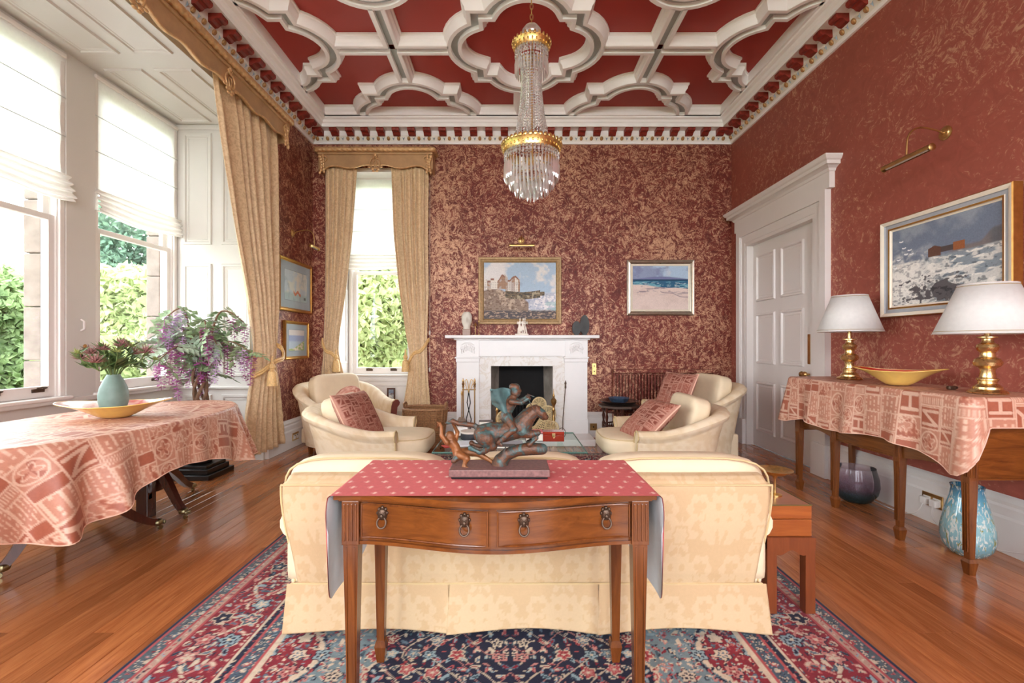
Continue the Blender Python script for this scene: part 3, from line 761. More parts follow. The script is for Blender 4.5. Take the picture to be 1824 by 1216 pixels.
# ------------------------------------------------------------------ curtains
def curtain(label, edges, depth_axis, base, hem, tie, seed, nf=9, facing=1):
    """edges: [(z, a, b)] extent of the gathered cloth along the wall at height z"""
    zs = np.array([q[0] for q in edges]); A = np.array([q[1] for q in edges]); B = np.array([q[2] for q in edges])
    nz, nu = 90, 150
    z = np.linspace(hem, zs.max(), nz); o = np.argsort(zs)
    def sm(V):
        v = np.interp(z, zs[o], V[o]); k = np.ones(5)/5
        return np.convolve(np.pad(v, 2, mode='edge'), k, 'valid')
    a = sm(A); b = sm(B); r = np.random.RandomState(seed)
    t = np.linspace(0, 1, nu); ph = t+0.03*np.sin(t*2*PI*1.3+seed)+0.02*np.sin(t*2*PI*3.1)
    amp = 0.5*np.clip((b-a)*0.10, 0.012, 0.055)*(1-0.35*sstep(3.2, 3.45, z))
    lock = np.exp(-((z-tie)/0.25)**2)
    W = np.zeros((nz, nu))
    for k in range(nz):
        f = np.sin(2*PI*nf*ph+0.25*np.sin(1.5*z[k]))+0.3*np.sin(2*PI*nf*1.9*ph+1.7+z[k]*0.3)
        W[k] = amp[k]*f*(1-0.25*lock[k])
    low = np.clip((tie-z)/max(tie-hem, 0.1), 0, 1)
    W += (0.004*low[:, None]*np.sin(z[:, None]*46+t[None, :]*11+3*np.sin(t[None, :]*9)))
    round_ = 0.06*np.sin(t*PI)[None, :]*(0.3+0.7*lock[:, None])
    S = a[:, None]+(b-a)[:, None]*t[None, :]+0.01*np.sin(2*PI*nf*ph+1.0)[None, :]
    D = base+facing*(0.02+W+round_)
    P = np.zeros((nz, nu, 3)); P[..., 2] = z[:, None]
    if depth_axis == 'x': P[..., 0] = D; P[..., 1] = S
    else: P[..., 1] = D; P[..., 0] = S
    loc = Vector((P[..., 0].mean(), P[..., 1].mean(), hem))
    e = thing('curtain', label, 'curtain', loc, 0, 'gold damask curtains')
    mb = MB().grid(P-np.array(loc)); c = mb.build('drape', M_curtain, e, smooth=179)
    md = c.modifiers.new('thick', 'SOLIDIFY'); md.thickness = 0.005
    # tieback rope round the waist with a tassel
    i = int(np.argmin(abs(z-tie))); s0, s1 = a[i]-0.015, b[i]+0.015; d0 = base
    def q(s, d, zz):
        p = Vector((d, s, zz)) if depth_axis == 'x' else Vector((s, d, zz))
        return p-loc
    return e, q, (s0, s1), d0
def tieback(e, q, s0, s1, d_out, d_in, z, tassel_s, rise, wall_d):
    n = 14; pts = []
    for k in range(n+1):
        t = k/n; pts.append(q(s0+(s1-s0)*t, d_in+(d_out-d_in)*math.sin(PI*min(max(t*1.0, 0), 1))**0.5, z+rise*(t-0.5)*2*abs(t-0.5)*2))
    tb = MB().tube(pts, 0.014, 8).tube([p+Vector((0,0,-0.024)) for p in pts], 0.012, 8).build('tieback', M_tassel, e, smooth=50)
    o = q(tassel_s, d_out+(0.03 if d_out > d_in else -0.03), z-0.02)
    MB().lathe([(0.006,0.05),(0.012,0.02),(0.012,-0.02),(0.026,-0.04),(0.03,-0.06),(0.018,-0.075),(0.02,-0.085),(0.036,-0.10),(0.046,-0.17),(0.05,-0.235),(0.0,-0.235)], o, 14).build('tassel', M_tassel, tb, smooth=30)
e, q, (s0, s1), d0 = curtain('long gold curtain of the bay tied back beside the wisteria', [(3.50,3.82,4.90),(3.0,3.93,4.91),(2.3,4.12,4.91),(1.65,4.33,4.90),(1.22,4.42,4.86),(1.02,4.40,4.82),(0.8,4.36,4.90),(0.45,4.27,4.98),(0.12,4.22,5.05)], 'x', -2.530, 0.12, 1.05, 3, 7, 1)
tieback(e, q, s0, s1, -2.33, -2.50, 1.06, 4.40, 0.16, XL)
e, q, (s0, s1), d0 = curtain('gold curtain left of the back window, tied with a tassel', [(3.48,-2.36,-1.955),(2.6,-2.36,-2.02),(1.9,-2.36,-2.10),(1.3,-2.38,-2.19),(1.08,-2.38,-2.20),(0.8,-2.42,-2.12),(0.1,-2.44,-2.05)], 'y', 5.83, 0.06, 1.10, 5, 6, -1)
tieback(e, q, s0-0.01, s1, 5.74, 5.84, 1.12, -2.185, -0.16, YB)
e, q, (s0, s1), d0 = curtain('gold curtain right of the back window, tied with a tassel', [(3.48,-1.52,-1.05),(2.6,-1.49,-1.06),(1.9,-1.42,-1.05),(1.3,-1.33,-1.07),(1.08,-1.28,-1.07),(0.8,-1.31,-1.06),(0.1,-1.42,-1.00)], 'y', 5.83, 0.06, 1.10, 8, 6, -1)
tieback(e, q, s0, s1+0.01, 5.74, 5.84, 1.12, -1.315, 0.16, YB)

# ------------------------------------------------------------------ gilt pelmets (local x along, y into room is -y, z up from board bottom)
def pelmet(label, loc, rz, L, proj, carts, seed, left_ret=True):
    e = thing('pelmet', label, 'pelmet', loc, rz, 'gilt curtain pelmets'); h = L/2
    # board with shaped lower edge
    n = int(L/0.02); xs = np.linspace(-h, h, n+1)
    def low(x):
        v = 0.03*math.sin(abs(x)*2*PI/0.75+0.4)**2-0.015
        d = min(abs(x-c) for c in carts) if carts else 9
        if d < 0.22: v += 0.03*(1-d/0.22)
        if abs(abs(x)-h) < 0.12: v -= 0.05*(1-(h-abs(x))/0.12)
        return v
    P = np.zeros((n+1, 4, 3))
    for i, x in enumerate(xs):
        zl = low(x); P[i] = [(x, -proj+0.02, zl), (x, -proj, zl), (x, -proj, 0.15), (x, -proj+0.02, 0.15)]
    mb = MB().grid(P, close_v=True)
    for s in (-1, 1): mb.box(s*h-0.012, s*h+0.012, -proj+0.002, 0, -0.03, 0.149)
    mb.box(-h, h, -proj, -0.002, 0.149, 0.16)
    mb.build('board', M_gilt, e)
    # carved lower edge
    MB().tube([(x, -proj-0.004, low(x)) for x in xs[::2]], 0.011, 6).build('carved_edge', M_gilt_hi, e, smooth=60)
    # moulding and rope twist on top
    MB().rbox(-h-0.015, h+0.015, -proj-0.02, -0.001, 0.155, 0.182, 0.008).build('top_moulding', M_gilt, e)
    m = int(L/0.008); th = np.linspace(0, 2*PI, 15)[:-1]
    def rope(path, k=50.0):
        Pn = len(path); R = np.zeros((Pn, 14, 3)); d = 0
        for i in range(Pn):
            a = np.array(path[max(i-1,0)]); b = np.array(path[min(i+1,Pn-1)]); t = (b-a)/np.linalg.norm(b-a); up = np.array([0,0,1.]); sd = np.cross(t, up)
            if i: d += np.linalg.norm(np.array(path[i])-np.array(path[i-1]))
            rr = 0.030*(0.72+0.42*np.abs(np.sin(1.5*th+d*k))**0.7)
            R[i] = np.array(path[i])+rr[:, None]*(np.cos(th)[:, None]*sd+np.sin(th)[:, None]*up)
        return R
    path = [(-h-0.03, y, 0.21) for y in np.linspace(-0.03, -proj-0.02, 14)]+[(x, -proj-0.035, 0.21) for x in np.linspace(-h-0.02, h+0.02, m)]+[(h+0.03, y, 0.21) for y in np.linspace(-proj-0.02, -0.03, 14)]
    MB().grid(rope(path), close_v=True).build('rope_moulding', M_gilt_hi, e, smooth=50)
    MB().box(-h-0.03, h+0.03, -proj-0.02, -0.002, 0.18, 0.205).build('top_board', M_gilt, e)
    # corner acanthus
    r = random.Random(seed)
    for s in (-1, 1):
        mb = MB()
        for k in range(7):
            t = k/6; zc = 0.13-0.20*t; mb.sball((s*(h-0.012-0.02*math.sin(t*PI)), -proj-0.008, zc), (0.026-0.008*t, 0.018, 0.026), 2, 4)
            mb.sball((s*(h-0.05-0.012*t), -proj-0.006, zc+0.012), (0.016, 0.012, 0.022), 2, 3)
        mb.tube(spline([(s*(h-0.07),-proj-0.01,0.06),(s*(h-0.10),-proj-0.01,0.10),(s*(h-0.07),-proj-0.012,0.13),(s*(h-0.04),-proj-0.012,0.10),(s*(h-0.03),-proj-0.012,0.02),(s*(h-0.02),-proj-0.012,-0.08)]), 0.009, 6)
        mb.build('corner_acanthus', M_gilt_hi, e, smooth=60)
    for c in carts:
        mb = MB(); y = -proj-0.012
        for s in (-1, 1):
            mb.tube(spline([(c,y,-0.02),(c+s*0.045,y,-0.005),(c+s*0.062,y,0.05),(c+s*0.04,y,0.10),(c+s*0.01,y,0.105),(c+s*0.018,y,0.125),(c+s*0.03,y,0.14)]), 0.009, 6)
            mb.tube(spline([(c+s*0.01,y,0.0),(c+s*0.022,y,0.05),(c+s*0.008,y,0.08)]), 0.006, 6)
            mb.sball((c+s*0.035, y, -0.03), (0.024,0.012,0.014), 2, 4); mb.sball((c+s*0.075, y, -0.005), (0.02,0.01,0.012), 2, 4); mb.sball((c+s*0.02, y, -0.055), (0.02,0.012,0.012), 2, 4)
        mb.sball((c, y, 0.15), (0.018,0.012,0.022), 2, 4)
        mb.build('cartouche', M_gilt_hi, e, smooth=60)
    return e
pelmet('gilt carved pelmet with rope edge over the back window', (-1.70, YB-0.001, 3.44), 0, 1.42, 0.19, (0.0,), 1)
pelmet('long gilt carved pelmet with rope edge across the window bay', (XL+0.001, 2.86, 3.42), PI/2, 4.20, 0.15, (1.06, 0.08, -1.0), 2)

# ------------------------------------------------------------------ pictures
def blend(c, col, m): return c*(1-m[..., None])+npl(col)*m[..., None]
def art_castle(u, v):
    n1 = fbm(u*5, v*4, 1); n2 = fbm(u*22, v*16, 2); n3 = fbm(u*40, v*60, 3)
    c = np.zeros(u.shape+(3,))+npl((178, 200, 220)); c = blend(c, (232, 228, 226), sstep(0.45, 0.6, n1+0.1*(v-0.7))); c = blend(c, (158, 176, 200), sstep(0.62, 0.72, fbm(u*4+3, v*3, 5))*0.8)
    sea = sstep(0.50, 0.44, v+0.03*n2); c = blend(c, (196, 200, 212), sea); c = blend(c, (238, 234, 236), sea*sstep(0.48, 0.58, n2)); c = blend(c, (150, 160, 190), sea*sstep(0.6, 0.66, n3)*0.8); c = blend(c, (150, 190, 190), sea*sstep(0.58, 0.66, fbm(u*9, v*14, 8))*0.6)
    land = sstep(0.0, 0.05, 0.54+0.04*np.sin(u*14)-0.95*np.maximum(u-0.36, 0)-v+0.05*n2-0.03)*(u < 0.62); c = blend(c, (150, 128, 112), land); c = blend(c, (196, 172, 150), land*sstep(0.5, 0.6, n2)); c = blend(c, (112, 84, 66), land*sstep(0.55, 0.62, n3)*0.8)
    col_ = np.floor(u*21); hts = 0.03+0.09*hsh(col_, 3)+0.13*np.exp(-((u-0.26)/0.05)**2)+0.07*np.exp(-((u-0.42)/0.05)**2); top_ = 0.62+hts; bl = ((v > 0.53-0.05*(u > 0.3))&(v < top_)&(u < 0.50)).astype(float)
    c = blend(c, (236, 228, 218), bl); c = blend(c, (176, 138, 112), bl*(hsh(col_, 7) > 0.68)); c = blend(c, (204, 196, 190), bl*sstep(0.5, 0.6, n2)*0.7)
    rf = bl*(v > top_-0.035)*(hsh(col_, 9) > 0.35); c = blend(c, (150, 106, 88), rf); wn = bl*(((u*42) % 1) > 0.7)*(((v*34) % 1) > 0.62)*(v < top_-0.05); c = blend(c, (96, 84, 84), wn*0.8)
    br = (np.abs(v-0.43-0.02*np.sin(u*9)) < 0.065-0.03*(u > 0.78))*(u > 0.30)*(u < 0.84)*1.0; c = blend(c, (122, 104, 80), br); c = blend(c, (72, 66, 58), br*sstep(0.5, 0.6, n3)); c = blend(c, (176, 160, 132), br*sstep(0.58, 0.66, fbm(u*34, v*20, 9)))
    rk = sstep(0.15, 0.10, v-0.05*n2)*1.0; c = blend(c, (84, 76, 78), rk); c = blend(c, (176, 150, 130), rk*sstep(0.55, 0.65, n3)); return c
def art_beach(u, v):
    n1 = fbm(u*4, v*5, 11); n2 = fbm(u*9, v*34, 12); n3 = fbm(u*22, v*70, 14)
    c = np.zeros(u.shape+(3,))+npl((146, 158, 190)); c = blend(c, (178, 200, 222), sstep(0.42, 0.58, n1)); c = blend(c, (128, 132, 166), sstep(0.5, 0.62, fbm(u*3+5, v*6, 17))*0.7); c = blend(c, (226, 214, 210), sstep(0.5, 0.64, fbm(u*5+2, v*5, 18))*sstep(0.55, 0.8, u)*(v > 0.78)*1.0)
    c = blend(c, (120, 124, 164), sstep(0.74+0.03*np.sin(u*5-1), 0.71+0.03*np.sin(u*5-1), v)*1.0)
    sea = sstep(0.695, 0.685, v); c = blend(c, (40, 96, 130), sea); c = blend(c, (24, 62, 92), sea*sstep(0.645, 0.675, v)); c = blend(c, (104, 164, 182), sea*sstep(0.46, 0.6, n2)*(v < 0.645)); c = blend(c, (206, 220, 222), sea*sstep(0.6, 0.68, n3)*(v < 0.62)*0.7)
    edge = 0.57-0.10*u+0.012*np.sin(u*9)+0.02*(n1-0.5); sd = sstep(edge+0.012, edge-0.012, v); c = blend(c, (228, 206, 196), sd); c = blend(c, (216, 192, 182), sd*sstep(0.5, 0.7, n1)*0.6); c = blend(c, (128, 112, 126), sd*sstep(0.58, 0.68, fbm(u*6, v*22, 19))*sstep(0.30, 0.42, v)*0.8)
    ln = np.abs(v-(0.42-0.30*(u-0.5)+0.015*np.sin(u*20))); c = blend(c, (140, 120, 130), sstep(0.016, 0.003, ln)*(u > 0.5)*0.8); return c
def art_storm(u, v):
    n1 = fbm(u*4, v*3, 21); n2 = fbm(u*9+2*n1, v*14, 22); n3 = fbm(u*26+3*n1, v*30, 23)
    c = np.zeros(u.shape+(3,))+npl((118, 128, 146)); c = blend(c, (148, 156, 168), sstep(0.45, 0.65, n1))
    cliff = sstep(0.56, 0.70, u+0.1*n2)*sstep(0.64+0.12*sstep(0.82, 0.95, u), 0.6+0.12*sstep(0.82, 0.95, u), v); c = blend(c, (128, 116, 112), cliff*0.9); c = blend(c, (96, 100, 106), cliff*sstep(0.86, 0.95, u)*0.8)
    sea = sstep(0.56+0.03*u, 0.53+0.03*u, v); c = blend(c, (140, 150, 158), sea); c = blend(c, (214, 212, 206), sea*sstep(0.47, 0.58, n2)); c = blend(c, (84, 92, 100), sea*sstep(0.58, 0.66, n3)*0.7); c = blend(c, (236, 232, 224), sea*sstep(0.56, 0.66, fbm(u*12, v*26, 25)))
    fo = sstep(0.42, 0.12, np.hypot((u-0.14)*0.85, (v-0.26)*0.9)+0.35*(n3-0.45)+0.25*(n2-0.5)); c = blend(c, (240, 236, 228), fo*0.95); c = blend(c, (150, 146, 146), fo*sstep(0.55, 0.65, n3)*0.8)
    rk = sstep(0.20, 0.13, np.hypot((u-0.44)*0.6, (v-0.16)*1.2)+0.5*(n3-0.45)+0.4*(n2-0.5)); c = blend(c, (92, 88, 90), rk); c = blend(c, (60, 56, 60), rk*sstep(0.5, 0.6, n3))
    b1 = (np.abs(u-0.44) < 0.06)*(v > 0.56)*(v < 0.66+0.03*(1-np.abs(u-0.44)/0.06)); b2 = (u > 0.5)*(u < 0.68)*(v > 0.59)*(v < 0.655); b3 = (np.abs(u-0.66) < 0.05)*(v > 0.585)*(v < 0.68)
    c = blend(c, (104, 72, 60), b1*1.0); c = blend(c, (86, 74, 72), b2*1.0); c = blend(c, (156, 96, 60), b3*1.0)
    for i, (a, b) in enumerate(((0.07,0.6),(0.13,0.74),(0.19,0.70),(0.155,0.655),(0.21,0.645),(0.03,0.5),(0.1,0.83))):
        g = np.abs(v-b-0.35*np.abs(u-a)) < 0.008; c = blend(c, (240, 240, 240), g*(np.abs(u-a) < 0.022)*1.0)
    return c
def art_boat(u, v):
    n1 = fbm(u*4, v*4, 31); c = np.zeros(u.shape+(3,))+npl((192, 206, 214)); c = blend(c, (214, 216, 208), sstep(0.4, 0.6, n1)); c = blend(c, (168, 192, 192), sstep(0.32, 0.2, v)*0.8)
    c = blend(c, (150, 170, 180), sstep(0.6, 0.7, fbm(u*10, v*3, 33))*0.5)
    c = blend(c, (224, 218, 206), ((np.abs(u-0.58) < 0.1*(1-v)+0.02)*(v > 0.3)*(v < 0.9))*0.7)
    c = blend(c, (206, 116, 78), ((np.abs(u-0.55) < 0.16)*(np.abs(v-0.27+0.05*np.sin(u*30)) < 0.05))*0.9); c = blend(c, (90, 92, 96), ((np.abs(u-0.9) < 0.05)*(np.abs(v-0.13) < 0.05))*0.8); return c
def art_coast(u, v):
    n1 = fbm(u*5, v*5, 41); c = np.zeros(u.shape+(3,))+npl((222, 218, 216)); c = blend(c, (150, 166, 206), sstep(0.76, 0.7, v)*0.9); c = blend(c, (186, 204, 214), sstep(0.5, 0.4, v)*0.8)
    h = sstep(0.02, -0.02, v-(0.1+0.55*np.clip(u-0.3, 0, 1))); c = blend(c, (164, 186, 124), h); c = blend(c, (226, 216, 196), h*sstep(0.5, 0.6, fbm(u*6, v*10, 44))); return c
def picture(name, label, loc, rz, W, H, frame_prof, fmats, art, res, mount=None, mat_art=None, depth=0.03, group=None):
    """local: x along wall, -y towards the room, z up; origin lower left corner on the wall"""
    e = thing(name, label, 'painting', loc, rz, group)
    mb = MB(); n = len(frame_prof)
    for i in range(n-1):
        rect_rings(mb, (0,0,0), X3, Z3, -Y3, W, H, [frame_prof[i][:2], frame_prof[i+1][:2]], False, mi=frame_prof[i+1][2])
    mb.build('frame', fmats, e)
    t = frame_prof[-1][0]; y = -frame_prof[-1][1]+0.001; x0 = t
    if mount:
        m2 = MB(); rect_rings(m2, (t-0.001, y, t-0.001), X3, Z3, -Y3, W-2*t+0.002, H-2*t+0.002, [(0,0),(mount,0.0005),(mount+0.004,0.003),(mount+0.008,0.0006)], False); m2.build('mount', M_mat_board, e); x0 = t+mount+0.006
    nu = res; nv = max(8, int(res*(H-2*x0)/(W-2*x0)))
    U, V = np.meshgrid(np.linspace(0, 1, nu), np.linspace(0, 1, nv), indexing='ij')
    P = np.zeros((nu, nv, 3)); P[..., 0] = x0-0.002+U*(W-2*x0+0.004); P[..., 2] = x0-0.002+V*(H-2*x0+0.004); P[..., 1] = y+0.0012
    c = MB().grid(P, flip=False).build('canvas', mat_art or M_canvas, e); colorattr(c, art(U, V).reshape(-1, 3))
    return e
fp = [(0,0,0),(0,0.03,0),(0.008,0.036,0),(0.03,0.034,0),(0.038,0.026,0),(0.06,0.02,0),(0.066,0.024,0),(0.078,0.014,0)]
picture('painting', 'oil painting of a white seaside castle in bronze frame above the mantel', (-0.413, YB-0.002, 1.468), 0, 1.075, 0.87, [(a*0.9,b,c) for a,b,c in fp], [M_framebronze], art_castle, 300)
picture('painting', 'beach painting with pink sand and blue sea in silver frame', (1.515, YB-0.002, 1.585), 0, 0.87, 0.715, [(0,0,0),(0,0.03,0),(0.006,0.035,0),(0.016,0.03,0),(0.02,0.022,0),(0.042,0.03,0),(0.052,0.02,0),(0.06,0.022,1),(0.076,0.014,1)], [M_framesilver, M_framewhite], art_beach, 240)
picture('painting', 'stormy sea painting in ivory and grey frame above the right table', (XR-0.002, 3.475, 1.405), -PI/2, 0.92, 0.715, [(0,0,0),(0,0.055,0),(0.006,0.06,0),(0.014,0.058,1),(0.03,0.05,1),(0.034,0.042,2),(0.055,0.04,2),(0.058,0.045,1),(0.07,0.042,0),(0.074,0.034,1),(0.082,0.03,1)], [M_framegilt, M_framewhite, M_framegrey], art_storm, 300)
picture('painting', 'watercolour of an orange boat in wide gilt frame on the left wall', (XL+0.002, 5.02, 1.59), PI/2, 0.83, 0.61, [(0,0,0),(0,0.028,0),(0.01,0.034,0),(0.025,0.03,0),(0.03,0.022,0),(0.04,0.018,0)], [M_framegilt], art_boat, 110, 0.085, M_paper_art)
picture('painting', 'small coast watercolour in gilt frame, lower on the left wall', (XL+0.002, 5.15, 1.03), PI/2, 0.60, 0.45, [(0,0,0),(0,0.028,0),(0.01,0.034,0),(0.022,0.03,0),(0.028,0.022,0),(0.036,0.018,0)], [M_framegilt], art_coast, 90, 0.06, M_paper_art)
# small framed print standing under the back window
picture('framed_print', 'small dark framed print standing behind the rear left armchair', (-1.66, 6.14, 0.42), 0, 0.11, 0.20, [(0,0,0),(0,0.015,0),(0.02,0.015,0),(0.022,0.008,0)], [M_walnutd], art_storm, 20)

def picture_light(label, loc, rz, L, drop=0.16, reach=0.26):
    e = thing('picture_light', label, 'picture light', loc, rz, 'brass picture lights')
    MB().lathe([(0.045,0),(0.045,0.006),(0.034,0.01),(0.03,0.016),(0.012,0.02),(0.01,0.03),(0,0.032)], (0,0,0), 20, M=T(0,0,0,rx=PI/2)).build('wall_rose', M_brass_soft, e, smooth=35)
    MB().tube(spline([(0,-0.02,0),(0,-0.07,0.02),(0,-reach*0.7,0.035),(0,-reach*0.95,-0.02),(0,-reach,-drop*0.9)]), 0.006, 8).build('arm', M_brass_soft, e, smooth=50)
    m = MB(); pts = []
    th = np.linspace(-0.15*PI, 1.15*PI, 13); P = np.zeros((2, 13, 3))
    for k, x in enumerate((-L/2, L/2)):
        P[k, :, 0] = x; P[k, :, 1] = -reach+0.022*np.cos(th); P[k, :, 2] = -drop-0.01+0.022*np.sin(th)
    m.grid(P); m.grid(P*np.array([1,1,1])+np.array([0,0,-0.002]), flip=True)
    for k, x in enumerate((-L/2, L/2)): m.lathe([(0.0,0),(0.022,0),(0.023,0.004),(0.014,0.008),(0,0.009)], (0,0,0), 14, M=T(x,-reach,-drop-0.01, ry=(PI/2 if x > 0 else -PI/2)))
    m.build('reflector', M_brass_soft, e, smooth=40)
    MB().tube([(-L/2+0.02,-reach,-drop-0.012),(L/2-0.02,-reach,-drop-0.012)], 0.012, 8).build('lamp_tube', M_white, e)
picture_light('brass picture light above the stormy sea painting', (XR-0.001, 3.01, 2.60), -PI/2, 0.36)
picture_light('brass picture light above the castle painting', (0.145, YB-0.001, 2.56), 0, 0.31, 0.1, 0.2)
picture_light('small brass picture light on the left wall', (XL+0.001, 5.38, 2.52), PI/2, 0.2)
# ------------------------------------------------------------------ fireplace
FC = 0.148
fp_e = thing('fireplace', 'white marble fireplace with dark open hearth on the back wall', 'fireplace', (FC, YB, 0)); yb = -0.002
MB().rbox(-0.963, 0.963, -0.27, yb, 1.283, 1.322, 0.008).build('mantel_shelf', M_marble_w, fp_e)
MB().box(-0.55, 0.55, -0.155, yb, 1.055, 1.268).rbox(-0.86, 0.86, -0.20, yb, 1.262, 1.284, 0.008).build('frieze', M_marble_w, fp_e)
for s in (-1, 1):
    xc = s*0.687; w2 = 0.143
    pl = MB().box(xc-w2, xc+w2, -0.15, yb, 0.25, 1.0).rbox(xc-w2-0.012, xc+w2+0.012, -0.165, yb, 0.0, 0.252, 0.006)
    pl.build('pilaster', M_marble_w, fp_e)
    MB().rbox(xc-w2-0.008, xc+w2+0.008, -0.165, yb, 0.98, 1.03, 0.006).rbox(xc-w2-0.02, xc+w2+0.02, -0.178, yb, 1.028, 1.048, 0.006).build('capital', M_marble_w, fp_e)
    bl = MB().box(xc-w2, xc+w2, -0.17, yb, 1.048, 1.268).build('corner_block', M_marble_w, fp_e)
    cv = MB(); rr = random.Random(5+s)
    for k in range(7):
        a = k/6; x = xc-0.075+0.15*a; z = 1.175-0.02*math.cos(a*6)
        cv.sball((x, -0.172, z), (0.016, 0.009, 0.022), 2, 4); cv.tube(spline([(x,-0.174,z-0.02),(x+0.012*rr.uniform(-1,1),-0.176,z-0.045),(x+0.006,-0.174,z-0.065)]), 0.006, 6)
    cv.tube(spline([(xc-0.08,-0.173,1.2),(xc-0.03,-0.174,1.225),(xc+0.03,-0.174,1.225),(xc+0.08,-0.173,1.2)]), 0.006, 6)
    cv.build('carved_foliage', M_marble_w, bl, smooth=60)
sl = MB().box(-0.545, -0.395, -0.125, yb, 0.08, 0.93).box(0.395, 0.545, -0.125, yb, 0.08, 0.93).box(-0.545, 0.545, -0.125, yb, 0.93, 1.055)
sl.build('marble_slips', M_marble, fp_e)
MB().add([(-0.41,0.0,0.08),(-0.30,0.27,0.08),(-0.30,0.27,0.945),(-0.41,0.0,0.945)], [(0,1,2,3)]).build('firebox_jamb', M_firebrick, fp_e)
MB().add([(0.41,0.0,0.08),(0.30,0.27,0.08),(0.30,0.27,0.945),(0.41,0.0,0.945)], [(3,2,1,0)]).build('firebox_jamb', M_firebrick, fp_e)
MB().add([(-0.34,0.24,0.08),(0.34,0.24,0.08),(0.34,0.27,0.99),(-0.34,0.27,0.99)], [(0,1,2,3)]).box(-0.41, 0.41, 0.0, 0.42, 0.06, 0.08).box(-0.42, 0.42, 0.0, 0.42, 0.946, 1.0).box(-0.42, 0.42, 0.272, 0.45, 0.05, 1.0).build('firebox_back', M_soot, fp_e)
for k in range(10): MB().rbox(-0.2+k*0.044, -0.2+k*0.044+0.012, 0.16, 0.172, 0.12, 0.42, 0.003).build('grate_bar', M_iron, fp_e)
MB().rbox(-0.24, 0.24, 0.155, 0.18, 0.40, 0.43, 0.004).rbox(-0.24, 0.24, 0.155, 0.18, 0.12, 0.15, 0.004).build('grate_rail', M_iron, fp_e)
MB().rbox(-0.86, 0.86, -0.56, yb-0.001, 0.0, 0.078, 0.008).build('hearth_slab', M_marble_w, fp_e)
HZ = 0.079
# fire tools on a stand
e = thing('fire_tool_stand', 'brass fire tool stand with finials at the left pilaster', 'fire tools', (-0.505, 5.55, HZ))
MB().rbox(-0.09, 0.09, -0.06, 0.06, 0, 0.02, 0.006).build('base', M_bronze_dk, e)
for s in (-1, 1):
    MB().tube([(s*0.07,0,0.02),(s*0.07,0,0.60)], 0.008, 8).lathe([(0.008,0.60),(0.016,0.61),(0.01,0.625),(0.018,0.645),(0.009,0.665),(0.014,0.68),(0.004,0.71),(0,0.72)], (s*0.07,0,0), 10).build('upright', M_brass_soft, e, smooth=40)
MB().tube([(-0.085,0,0.575),(0.085,0,0.575)], 0.006, 8).build('crossbar', M_brass_soft, e)
for s in (-1, 1): MB().tube(spline([(s*0.02,0,0.575),(s*0.05,0,0.66),(s*0.03,0,0.70),(s*0.012,0,0.65),(0.0,0,0.57)]), 0.004, 6).build('scroll', M_brass_soft, e, smooth=50)
e = thing('fire_tongs', 'iron and brass fire tongs hanging on the tool stand', 'tongs', (-0.505, 5.53, HZ))
MB().tube([(0,0,0.55),(0.02,0,0.42),(0,0,0.33),(0.03,0,0.22),(0.012,0,0.06)], 0.006, 6).tube([(0,0,0.55),(-0.02,0,0.42),(0,0,0.33),(-0.03,0,0.22),(-0.012,0,0.06)], 0.006, 6).build('arms', M_iron, e)
MB().lathe([(0.007,0.54),(0.012,0.56),(0.006,0.58)], (0,0,0), 8).build('pivot', M_brass_soft, e)
e = thing('fire_shovel', 'brass-handled ash shovel leaning on the tool stand', 'shovel', (-0.59, 5.50, HZ))
MB().tube([(0,0,0.24),(0,0.03,0.52)], 0.006, 8).lathe([(0.006,0.5),(0.012,0.53),(0.005,0.56),(0,0.57)], (0,0.03,0), 8).build('handle', M_brass_soft, e, smooth=40)
MB().add([(-0.03,0,0.25),(0.03,0,0.25),(0.055,-0.01,0.2),(0.06,-0.03,0.005),(-0.06,-0.03,0.005),(-0.055,-0.01,0.2),(-0.055,0.015,0.2),(-0.06,0.0,0.005),(0.055,0.015,0.2),(0.06,0.0,0.005)], [(0,1,2,5),(5,2,3,4),(5,4,7,6),(2,8,9,3)]).build('blade', M_bronze_dk, e)
for s, lb in ((-0.164, 'brass andiron with urn finial left of the fire opening'), (0.535, 'brass andiron with urn finial right of the fire opening')):
    e = thing('andiron', lb, 'andiron', (s, 5.62, HZ), 0, 'brass andirons')
    MB().lathe([(0.05,0.0),(0.05,0.015),(0.02,0.03),(0.018,0.09),(0.03,0.12),(0.016,0.15),(0.024,0.21),(0.014,0.25),(0.014,0.30),(0.022,0.315),(0.014,0.33),(0.016,0.37),(0.034,0.41),(0.036,0.44),(0.022,0.455),(0.012,0.475),(0.018,0.49),(0.006,0.52),(0.004,0.575),(0,0.58)], (0,0,0), 16).build('column', M_brass_soft, e, smooth=40)
    MB().rbox(-0.012, 0.012, 0.03, 0.24, 0.04, 0.065, 0.004).build('billet_bar', M_iron, e)
e = thing('toasting_fork', 'long iron fork with ring end leaning by the right slip', 'fire tool', (0.60, 5.50, HZ))
MB().tube([(0.03,-0.01,0.0),(0.035,0.0,0.22),(0.075,0.075,0.60)], 0.006, 8).lathe([(0.006,0.58),(0.012,0.60),(0.008,0.63),(0.014,0.65),(0.004,0.68),(0,0.69)], (0.077,0.083,0), 8).build('shaft', M_bronze_dk, e, smooth=50)
c = [(0.02+0.045*math.cos(a), -0.012, 0.06+0.06*math.sin(a)) for a in np.linspace(0, 2*PI, 20)[:-1]]
MB().tube(c, 0.004, 6, closed=True).build('ring', M_bronze_dk, e)
